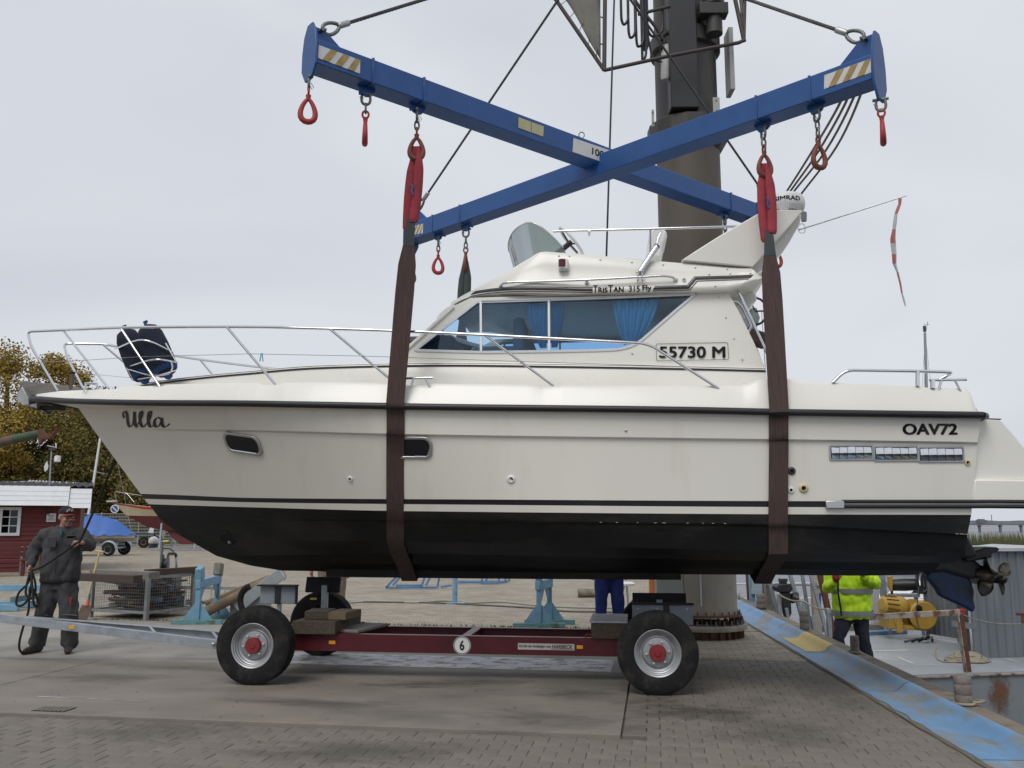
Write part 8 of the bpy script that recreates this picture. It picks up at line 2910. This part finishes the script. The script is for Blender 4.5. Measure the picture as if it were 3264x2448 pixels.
MB().tube(cr_path([pr(3058, 1955), pr(3110, 1975, .3), pr(3180, 1988, .6), pr(3264, 1988, .9), pr(3340, 1975, 1.1)], 6), .010, 6).build('guard_rope', mat('grey_rope', (.22, .21, .19), rough=.8), wb, smooth=60)
MB().tube([pr(3262, 1988, .6), pr(3262, 1955, .6)], .03, 8).build('winding_handle', M_RUSTB, wb)
MB().tube([pr(3240, 1957, .6), pr(3300, 1957, .6)], .022, 8).build('winding_handle', M_RUSTB, wb)
MB().lathe([(.05, -.02), (.05, .02)], G(2972, 2048, DZ) + V(0, 0, .06), (1, -.4, 0), 14).build('pad_eye', M_RUB, wb)
# rope coil on the deck
rc = G(3082, 2108, DZ)
pts = []
rnd = random.Random(3)
for k in range(150):
    a = k * .5
    r_ = .28 - .0011 * k + rnd.uniform(-.02, .02)
    pts.append(rc + V(math.cos(a) * r_ * 1.25, math.sin(a) * r_ * .9, .015 + .0008 * k))
pts = [WY(2985, 2060, 15.4), G(2980, 2085, DZ + .012), G(3010, 2110, DZ + .012)] + pts
tag(MB().tube(cr_path(pts, 3), .013, 6).build('rope_coil', mat('hemp_rope', (.30, .27, .20), rough=.95, var=.2, scale=30), None, smooth=60), 'coil of pale hemp rope lying on the grey work boat deck', 'rope')
# yellow winch
YW = 17.3
def pw2(px, py, dy=0.0):
    return WY(px, py, YW + dy)
wi = thing('deck_winch', 'yellow motor winch with a large round side plate on the work boat', 'winch', tuple(V(pw2(2900, 2010).x, YW, DZ)))
gc = pw2(2926, 1958)
rg = (pw2(2960, 1958).x - pw2(2888, 1958).x) / 2 + .05
MB().lathe([(rg * .9, -.26), (rg, -.24), (rg, -.20), (rg * .55, -.19), (rg * .55, .19), (rg, .20), (rg, .26)], gc, (0, 1, 0), 36).build('drum_and_plates', M_WYEL, wi, smooth=30)
MB().lathe([(.06, .26), (.05, .30), (.02, .31)], gc + V(-rg * .35, 0, rg * .5), (0, -1, 0), 16).build('shaft_hole', M_BLACKHOLE, wi)
mc = pw2(2856, 1932, -.1)
MB().lathe([(.10, -.30), (.16, -.26), (.175, -.05), (.19, -.02), (.19, .12), (.12, .22)], mc, (1, .2, -.15), 20).build('winch_motor', M_WYEL, wi, smooth=30)
for k in range(6):
    MB().tube([mc + (V(1, .2, -.15).normalized() * (-.24)) + V(0, -.17 * math.cos(k * .5 - .8), .17 * math.sin(k * .5 - .8)), mc + V(0, -.185 * math.cos(k * .5 - .8), .185 * math.sin(k * .5 - .8))], .012, 5).build('cooling_rib', mat('winch_dark', (.18, .10, .02), rough=.6), wi)
MB().prism([pw2(x, y, -.2) for x, y in ((2832, 1918), (2850, 1918), (2856, 1990), (2900, 1996), (2955, 1996), (2960, 2012), (2836, 2004))], (0, .5, 0)).build('base_frame', M_WYEL, wi, bevel=.012)
MB().box(pw2(2866, 1985, -.28), (.10, .06, .36)).build('bracket', M_WYEL, wi, bevel=.008)
MB().tube(cr_path([pw2(2930, 1870, -.3), pw2(2924, 1920, -.35), pw2(2920, 1960, -.35), pw2(2930, 2000, -.35)], 5), .010, 6).build('loose_wire', M_WIRE, wi, smooth=60)
for k in range(3):
    a_, b_ = pw2(2880 + k * 22, 2016 - k * 3, -.6), pw2(2950 + k * 5, 1985 + k * 5, -.5)
    a_.z = DZ + .02; b_.z = DZ + .05 + .02 * k
    tag(MB().tube(cr_path([a_, a_.lerp(b_, .5) + V(0, -.1, .04), b_], 5), .02, 6).build('black_hose', M_RUB, None, smooth=60), 'black hose on the deck by the yellow winch, %s of three from the left' % ('first', 'second', 'third')[k], 'hose', 'hoses by the winch')
# reel of black cable on a stand
cr2 = thing('cable_reel', 'black cable reel on a grey stand above the yellow winch', 'cable reel', tuple(V(pw2(2880, 1990).x, YW + .6, DZ)))
q0 = pw2(2882, 1864, .6)
MB().lathe([(.17, -.26), (.17, -.22), (.11, -.21), (.12, .0), (.11, .20), (.19, .22), (.19, .26)], q0, (1, -.35, .05), 24).build('drum', M_RUB, cr2, smooth=30)
MB().box(q0 + V(-.02, 0, -.20), (.50, .3, .05)).build('tray', M_GALV, cr2)
for dx in (-.22, .2):
    MB().bar(q0 + V(dx, 0, -.2), V(q0.x + dx * 1.6, q0.y, DZ), .05, .05).build('leg', M_GALV, cr2)
MB().prism([pw2(x, y, .5) for x, y in ((2834, 1838), (2846, 1836), (2844, 1885), (2836, 1872))], (0, .1, 0)).build('yellow_bracket', M_WYEL, cr2)
lp_ = [pw2(x, y, .2) for x, y in ((2930, 1810), (2924, 1850), (2926, 1880), (2940, 1890), (2955, 1878), (2960, 1850), (2950, 1815), (2938, 1840), (2940, 1872), (2950, 1860), (2944, 1812))]
tag(MB().tube(cr_path(lp_, 6), .022, 7).build('hanging_hose', M_RUB, None, smooth=60), 'loops of thick black cable hanging beside the cable reel', 'cable')

# ---- mooring posts on the quay edge
M_POST = mat('weathered_post', (.20, .175, .155), rough=.92, var=.3, scale=9, bump=.5, bscale=30, col2=(.11, .09, .08), c2amt=.42, c2scale=7)
for i, (px, py, top, w, lb) in enumerate(((3066, 2246, 2152, 50, 'thick weathered mooring post with a rope at its foot, nearest on the quay edge'), (2536, 2008, 1946, 28, 'short weathered mooring post left of the man in yellow'), (2420, 1942, 1893, 27, 'small weathered mooring post farthest along the quay edge'), (2722, 2082, 2026, 26, 'weathered mooring post between the legs of the man in yellow'))):
    b = G(px, py, .03)
    q_ = (b - V(QX(b.y), b.y, 0)).dot(QN)
    b = Q(b.y, min(max(q_, .62), .70), .035)
    zt4 = WY(px, top, b.y).z
    r_ = w / 2 * b.y / FPX
    o = thing('mooring_post', lb, 'mooring post', tuple(b), 0, 'mooring posts on the quay edge')
    H_ = zt4 - .035
    MB().lathe([(r_ * .9, 0), (r_, .02), (r_ * 1.02, H_ * .33), (r_ * .94, H_ * .36), (r_ * 1.04, H_ * .40), (r_ * 1.03, H_ * .68), (r_ * .95, H_ * .71), (r_ * 1.02, H_ * .75), (r_, H_ * .95), (r_ * .85, H_)], b, (0, 0, 1), 20).build('post', M_POST, o, smooth=40)
    if i in (0, 2, 3):
        rp = [b + V(math.cos(a) * (r_ + .014), math.sin(a) * (r_ + .014), .014 + .004 * a / 6) for a in np.linspace(0, 9, 26)]
        if i == 0:
            rp += [b + V(.10, -.05, .03), b + V(.17, -.02, .035), b + V(.13, .05, .03)]
        MB().tube(rp, .012, 6).build('rope_turn', mat('hemp_rope', (.3, .27, .2)) if i != 2 else M_RUB, o, smooth=60)
# ---- rope handrail along the gangway
hr = thing('rope_handrail', 'grey steel handrail posts with a sagging rope beside the quay', 'handrail', tuple(G(2560, 2000, DZ)))
tops_ = []
for px, py, pb, Y in ((2482, 1893, 1975, 16.3), (2562, 1915, 2010, 15.3), (2640, 1940, 2045, 14.6)):
    t_ = WY(px, py, Y)
    b_ = V(t_.x, t_.y, DZ)
    MB().bar(t_, b_, .09, .06).build('post', M_GALV, hr, bevel=.006)
    MB().bar(t_ + V(.14, .05, -.25), b_ + V(.22, .05, 0), .05, .05).build('stay', M_GALV, hr)
    tops_.append(t_)
tops_.append(WY(2672, 1962, 14.4))
pts = []
for a, b in zip(tops_, tops_[1:]):
    pts += sag(a, b, .05, 8)[:-1]
MB().tube(pts + [tops_[-1]], .014, 6).build('rope', mat('hemp_rope', (.3, .27, .2)), hr, smooth=60)
# ---- steel frame with an outboard engine behind the handrail
fr = thing('mooring_scaffold', 'grey and rusty steel scaffold of slanting struts beside the gangway', 'scaffold', tuple(G(2560, 1960, DZ)))
for a, b, Y, w_, m_ in (((2455, 1830), (2500, 1970), 17.5, .07, M_GALV), ((2525, 1830), (2585, 1985), 17.2, .07, M_GALV), ((2560, 1830), (2590, 1980), 17.6, .06, M_GALV), ((2592, 1835), (2650, 1980), 17.0, .06, M_GALV), ((2596, 1830), (2604, 1986), 17.4, .14, mat('cream_paint', (.42, .38, .31), rough=.7, var=.15)), ((2622, 1830), (2672, 1962), 15.6, .09, M_RUSTB),
                       ((2395, 1830), (2399, 1915), 18.5, .10, M_LBLUE), ((2446, 1840), (2458, 1955), 17.8, .13, mat('rust_grey', (.21, .20, .185), rough=.8, col2=(.18, .11, .06), c2amt=.42, c2scale=4)), ((2436, 1850), (2440, 1945), 17.9, .07, mat('post_dark', (.08, .07, .06), rough=.9)), ((2386, 1838), (2392, 1895), 19.0, .09, M_RUSTB), ((2810, 1830), (2832, 1995), 18.4, .11, M_GALV), ((2785, 1885), (2792, 1985), 19.2, .16, mat('pale_panel', (.45, .44, .42), rough=.7))):
    p, q = WY(*a, Y), WY(*b, Y)
    MB().bar(p + (p - q) * .4, V(q.x, q.y, DZ - .3), w_, w_).build('strut', m_, fr, bevel=.006)
MB().bar(WY(2440, 1862, 17.7), WY(2600, 1866, 17.4), .03, .03).build('rail', M_STEEL, fr)
MB().bar(WY(2396, 1862, 18.4), WY(2432, 1862, 18.4), .05, .30).build('blue_panel', mat('pale_blue_panel', (.30, .38, .42), rough=.6, var=.12), fr, bevel=.006)
MB().bar(WY(2396, 1886, 18.4), WY(2432, 1886, 18.4), .06, .10).build('blue_panel', mat('pale_blue_panel', (.3, .38, .42)), fr, bevel=.006)
MB().bar(WY(2602, 1862, 17.3), WY(2660, 1862, 17.3), .06, .06).build('rail', mat('cream_paint', (.42, .38, .31)), fr)
MB().bar(WY(2780, 1862, 18.4), WY(2830, 1862, 18.4), .06, .10).build('rail', mat('cream_paint', (.42, .38, .31)), fr)
MB().tube([WY(2614, 1890, 17), WY(2614, 1935, 17)], .02, 8).build('blue_rod', mat('rod_blue', (.02, .07, .32), rough=.5), fr)
ob = thing('outboard_engine', 'black outboard engine clamped upright beyond the quay edge', 'outboard engine', tuple(V(*WY(2500, 1960, 17.0))))
def po2(px, py, dy=0.0):
    return WY(px, py, 17.0 + dy)
MB().prism([po2(x, y, -.14) for x, y in ((2482, 1862), (2520, 1860), (2528, 1874), (2524, 1888), (2480, 1888), (2474, 1874))], (0, .28, 0)).build('cowl', mat('engine_black', (.018, .018, .02), rough=.4), ob, bevel=.02)
MB().prism([po2(x, y, -.09) for x, y in ((2488, 1845), (2512, 1845), (2508, 1862), (2492, 1862))], (0, .18, 0)).build('carrying_frame', mat('engine_black', (.018, .018, .02)), ob, bevel=.01)
MB().prism([po2(x, y, -.07) for x, y in ((2490, 1888), (2520, 1888), (2524, 1955), (2510, 1985), (2500, 1955))], (0, .14, 0)).build('leg', mat('engine_black', (.018, .018, .02)), ob, bevel=.015)
MB().tube([po2(2480, 1872), po2(2462, 1872)], .03, 8).build('tiller', M_RUB, ob)
MB().lathe([(.05, -.08), (.12, 0), (.05, .08)], po2(2532, 1905), (.8, .3, -.5), 14).build('propeller', mat('engine_black', (.018, .018, .02)), ob)
# floating jetty with white boats beyond
fj = thing('floating_jetty', 'pale floating jetty with white edge beyond the work boat', 'jetty', (6.5, 21.5, -1.7))
MB().box(V(7.0, 22.3, -1.25), (7.5, 1.2, .5), .12).build('deck', mat('jetty_pale', (.42, .42, .41), rough=.7, var=.12), fj, bevel=.02)
MB().box(V(6.4, 21.6, -.92), (3.6, .1, .2), .12).build('edge_board', M_WHITEW, fj, bevel=.01)
for k in range(6):
    MB().tube([V(4.9 + k * .7, 21.75 + k * .09, -1.0), V(4.9 + k * .7, 21.75 + k * .09, .1)], .02, 6).build('railing_post', M_WHITEW, fj)
for z in (.1, -.25):
    MB().tube([V(4.9, 21.75, z), V(8.4, 22.2, z)], .02, 6).build('railing', M_WHITEW, fj)
wbt = thing('white_motorboat', 'white motorboat moored beyond the yellow winch', 'motorboat', (12.0, 26.5, -1.75))
hrows = []
for i in range(12):
    f = i / 11
    x = 9.6 + 4.8 * f
    w = 1.0 * (1 - (1 - min(1, f * 1.8)) ** 2.2) + .02
    hrows.append([V(x, 26.5 - w, -.55 - .1 * f), V(x, 26.5 - w * .85, -1.2), V(x, 26.5, -1.9), V(x, 26.5 + w * .85, -1.2), V(x, 26.5 + w, -.55 - .1 * f)])
m_ = MB().grid(hrows)
m_.add(hrows[-1], [(0, 1, 2, 3, 4)])
m_.build('hull', M_WPLAST, wbt, smooth=50)
MB().grid([[r[0] for r in hrows], [r[4] for r in hrows]]).build('deck', M_WPLAST, wbt)
MB().prism([V(11.0, 25.9, -.6), V(11.5, 25.9, -.15), V(13.2, 25.9, -.15), V(13.5, 25.9, -.6)], (0, 1.2, 0)).build('cabin', M_WPLAST, wbt, bevel=.06)
MB().prism([V(11.45, 25.87, -.25), V(11.6, 25.87, -.2), V(12.9, 25.87, -.2), V(13.0, 25.87, -.42), V(11.3, 25.87, -.42)], (0, .02, 0)).build('cabin_window', M_PORT, wbt)

# ---- grass at the far end of the quay
gr = MB()
rnd = random.Random(12)
for k in range(2600):
    Y = rnd.uniform(17.8, 30)
    p = Q(Y, rnd.uniform(.0, .52), .0)
    hgt = rnd.uniform(.06, .30)
    a = rnd.uniform(0, 6.28)
    w_ = V(math.cos(a), math.sin(a), 0) * .012
    tipv = V(rnd.uniform(-.1, .1), rnd.uniform(-.1, .1), hgt)
    gr.add([p - w_, p + w_, p + tipv], [(0, 1, 2)])
for k in range(900):
    p = L(rnd.uniform(-16, -.2), 13.645 + rnd.gauss(0, .02), 0)
    hgt = rnd.uniform(.008, .05); a = rnd.uniform(0, 6.28)
    w_ = V(math.cos(a), math.sin(a), 0) * .012
    gr.add([p - w_, p + w_, p + V(rnd.uniform(-.03, .03), rnd.uniform(-.03, .03), hgt)], [(0, 1, 2)])
go = gr.build('grass', mat('grass_blades', (.085, .115, .035), rough=.8, var=.4, scale=2), None, smooth=0, fixn=False)
go['kind'] = 'stuff'
tag(go, 'tufts of grass at the far end of the quay edge', 'grass')
# ---- reed bed, jetty bridge, far shore
M_MUD = mat('reed_mud', (.075, .072, .04), rough=.95, var=.3, scale=.5)
ri = MB()
ri.add([V(40, 92, -1.72), V(120, 92, -1.72), V(140, 118, -1.72), V(36, 118, -1.72)], [(0, 1, 2, 3)])
struct(ri.build('reed_bank', M_MUD, smooth=0))
rb = MB()
cols = []
for k in range(14000):
    x, y = rnd.uniform(41, 112), rnd.uniform(93, 104)
    hgt = rnd.uniform(1.5, 2.5) + .4 * noise.noise(V(x * .35, y * .2, 0))
    w_ = rnd.uniform(.03, .075)
    ln_ = rnd.uniform(-.25, .25)
    rb.add([V(x - w_, y, -1.75), V(x + w_, y, -1.75), V(x + ln_ * .6, y, -1.75 + hgt * .7), V(x + ln_, y, -1.75 + hgt)], [(0, 1, 2), (0, 2, 3)])
ro_ = rb.build('reeds', mat('reed_blades', (.135, .125, .055), rough=.8, var=.45, scale=.7, col2=(.085, .10, .04), c2amt=.5, c2scale=.3), None, smooth=0, fixn=False)
ro_['kind'] = 'stuff'
tag(ro_, 'bed of brown green reeds at the water behind the wheelhouse', 'reeds')
M_BR = mat('bridge_concrete', (.16, .165, .18), rough=.8, var=.1, scale=.2)
bj = thing('pier_bridge', 'long low pier on piles crossing the water far away', 'pier', (155, 302, -1.75))
zd = WY(3190, 1672, 302).z
MB().box(V(190, 302, zd), (210, 1.6, .4)).build('deck', M_BR, bj)
for k in range(30):
    x = WY(3122, 1680, 302).x + (k - 8) * (WY(3188, 1680, 302).x - WY(3122, 1680, 302).x)
    MB().box(V(x, 302, (zd - 1.8) / 2), (.6, .7, zd + 1.8)).build('pile', M_BR, bj)
    MB().box(V(x, 302, zd - .5), (.9, 1.2, .35)).build('pile_cap', M_BR, bj)
for z in (.6, 1.05):
    MB().box(V(190, 301.1, zd + z), (210, .06, .07)).build('railing', M_BR, bj)
for k in range(100):
    if k % 2 == 0:
        MB().box(V(88 + k * 2.08, 301.1, zd + .6), (.10, .06, 1.0)).build('railing_post', M_BR, bj)
sh = MB()
npt = 160
ra, rb2 = [], []
for i in range(npt + 1):
    x = 500 + 2600 * i / npt
    hh = 5.5 + 3.5 * noise.noise(V(x * .011, 0, 0)) + 2.2 * noise.noise(V(x * .05, 4, 0)) + 1.2 * noise.noise(V(x * .16, 9, 0))
    ra.append(V(x, 1500, -1.8)); rb2.append(V(x, 1503, -1.75 + max(1.0, hh)))
rc3 = [q + V(0, 60, -6) for q in rb2]
sh.grid([ra, rb2, rc3])
so = sh.build('far_shore', mat('far_shore_m', (.155, .17, .19), rough=.95, var=.2, scale=.02), None, smooth=0)
so['kind'] = 'structure'
mx = WY(3161, 1655, 1490)
tag(MB().bar(V(mx.x, 1490, -1), V(mx.x, 1490, WY(3161, 1640, 1490).z), .8, .8).build('radio_mast', mat('far_shore_m', (.15, .17, .19)), None), 'thin mast standing on the far shore', 'mast')
bx_ = WY(3133, 1660, 1490)
tag(MB().prism([V(bx_.x - 5, 1490, -1), V(bx_.x + 7, 1490, -1), V(bx_.x + 7, 1490, 5), V(bx_.x + 3, 1490, 5), V(bx_.x + 3, 1490, 6.5), V(bx_.x - 3, 1490, 6.5), V(bx_.x - 3, 1490, 5.4), V(bx_.x - 5, 1490, 5.4)], (0, 12, 0)).build('far_building', mat('far_building_m', (.16, .17, .19), rough=.9), None, smooth=0), 'small grey building on the far shore', 'building')
# ---- mast of a yacht moored behind the stern rail
MYY = 60.0
def py_(px, py, dy=0.0):
    return WY(px, py, MYY + dy)
sy = thing('moored_yacht', 'sailing yacht whose slim mast rises behind the stern rail', 'sailboat', tuple(V(py_(2950, 1700).x, MYY, -1.75)))
hrows = []
xm_ = py_(2955, 1700).x
for i in range(12):
    f = i / 11
    x = xm_ - 3.6 + 7.2 * f
    w = 1.2 * math.sin(math.pi * (.02 + .80 * f)) + .02
    hrows.append([V(x, MYY - w, -.95), V(x, MYY - w * .8, -1.5), V(x, MYY, -2.0), V(x, MYY + w * .8, -1.5), V(x, MYY + w, -.95)])
m_ = MB().grid(hrows)
m_.grid([[r[0] for r in hrows], [r[4] for r in hrows]])
m_.build('hull', M_WPLAST, sy, smooth=50)
MB().tube([V(xm_ + .05, MYY, -1.0), py_(2953, 1235), py_(2948, 1060)], [.11, .10, .085], 10).build('mast', mat('mast_grey', (.30, .31, .33), rough=.4, metal=.5), sy, smooth=60)
MB().lathe([(.10, -.05), (.10, .35)], py_(2947.5, 1055), (0, 0, 1), 10).build('masthead_light', mat('dk2', (.05, .05, .05)), sy)
for a, b in (((2949, 1075), (2938, 1250)), ((2950, 1075), (2970, 1250)), ((2949, 1075), (2946, 1250))):
    MB().tube([py_(*a), py_(*b), py_(*b) + (py_(*b) - py_(*a)) * 2.2], .018, 5).build('stay', M_STEEL, sy)
MB().tube([py_(2945, 1034), py_(2962, 1034)], .015, 5).build('wind_vane', mat('dk2', (.05, .05, .05)), sy)
MB().tube([py_(2952, 1055), py_(2957, 1025)], .015, 5).build('wind_vane', mat('dk2', (.05, .05, .05)), sy)
# ---- green crane boom reaching in at the left edge
gbm = thing('crane_boom', 'mossy green tubular boom with a rusty tip reaching in at the left edge', 'boom', tuple(WY(-160, 1430, 20)))
MB().tube([WY(-260, 1470, 20), WY(-60, 1425, 20), WY(60, 1396, 20), WY(134, 1380, 20)], [.13, .115, .10, .085], 14).build('boom_tube', mat('mossy_green', (.05, .085, .05), rough=.75, var=.3, scale=6, col2=(.13, .07, .055), c2amt=.42, c2scale=2.5), gbm, smooth=60)
MB().prism([WY(x, y, 19.9) for x, y in ((118, 1372), (132, 1368), (150, 1392), (172, 1372), (185, 1360), (160, 1398), (136, 1400), (124, 1418), (120, 1398))], (0, .12, 0)).build('claw', M_RUSTB, gbm, bevel=.008)
MB().bar(WY(-240, 1440, 20), V(WY(-240, 1440, 20).x, 20, 0), .25, .25).build('boom_post', mat('mossy_green', (.05, .085, .05)), gbm)
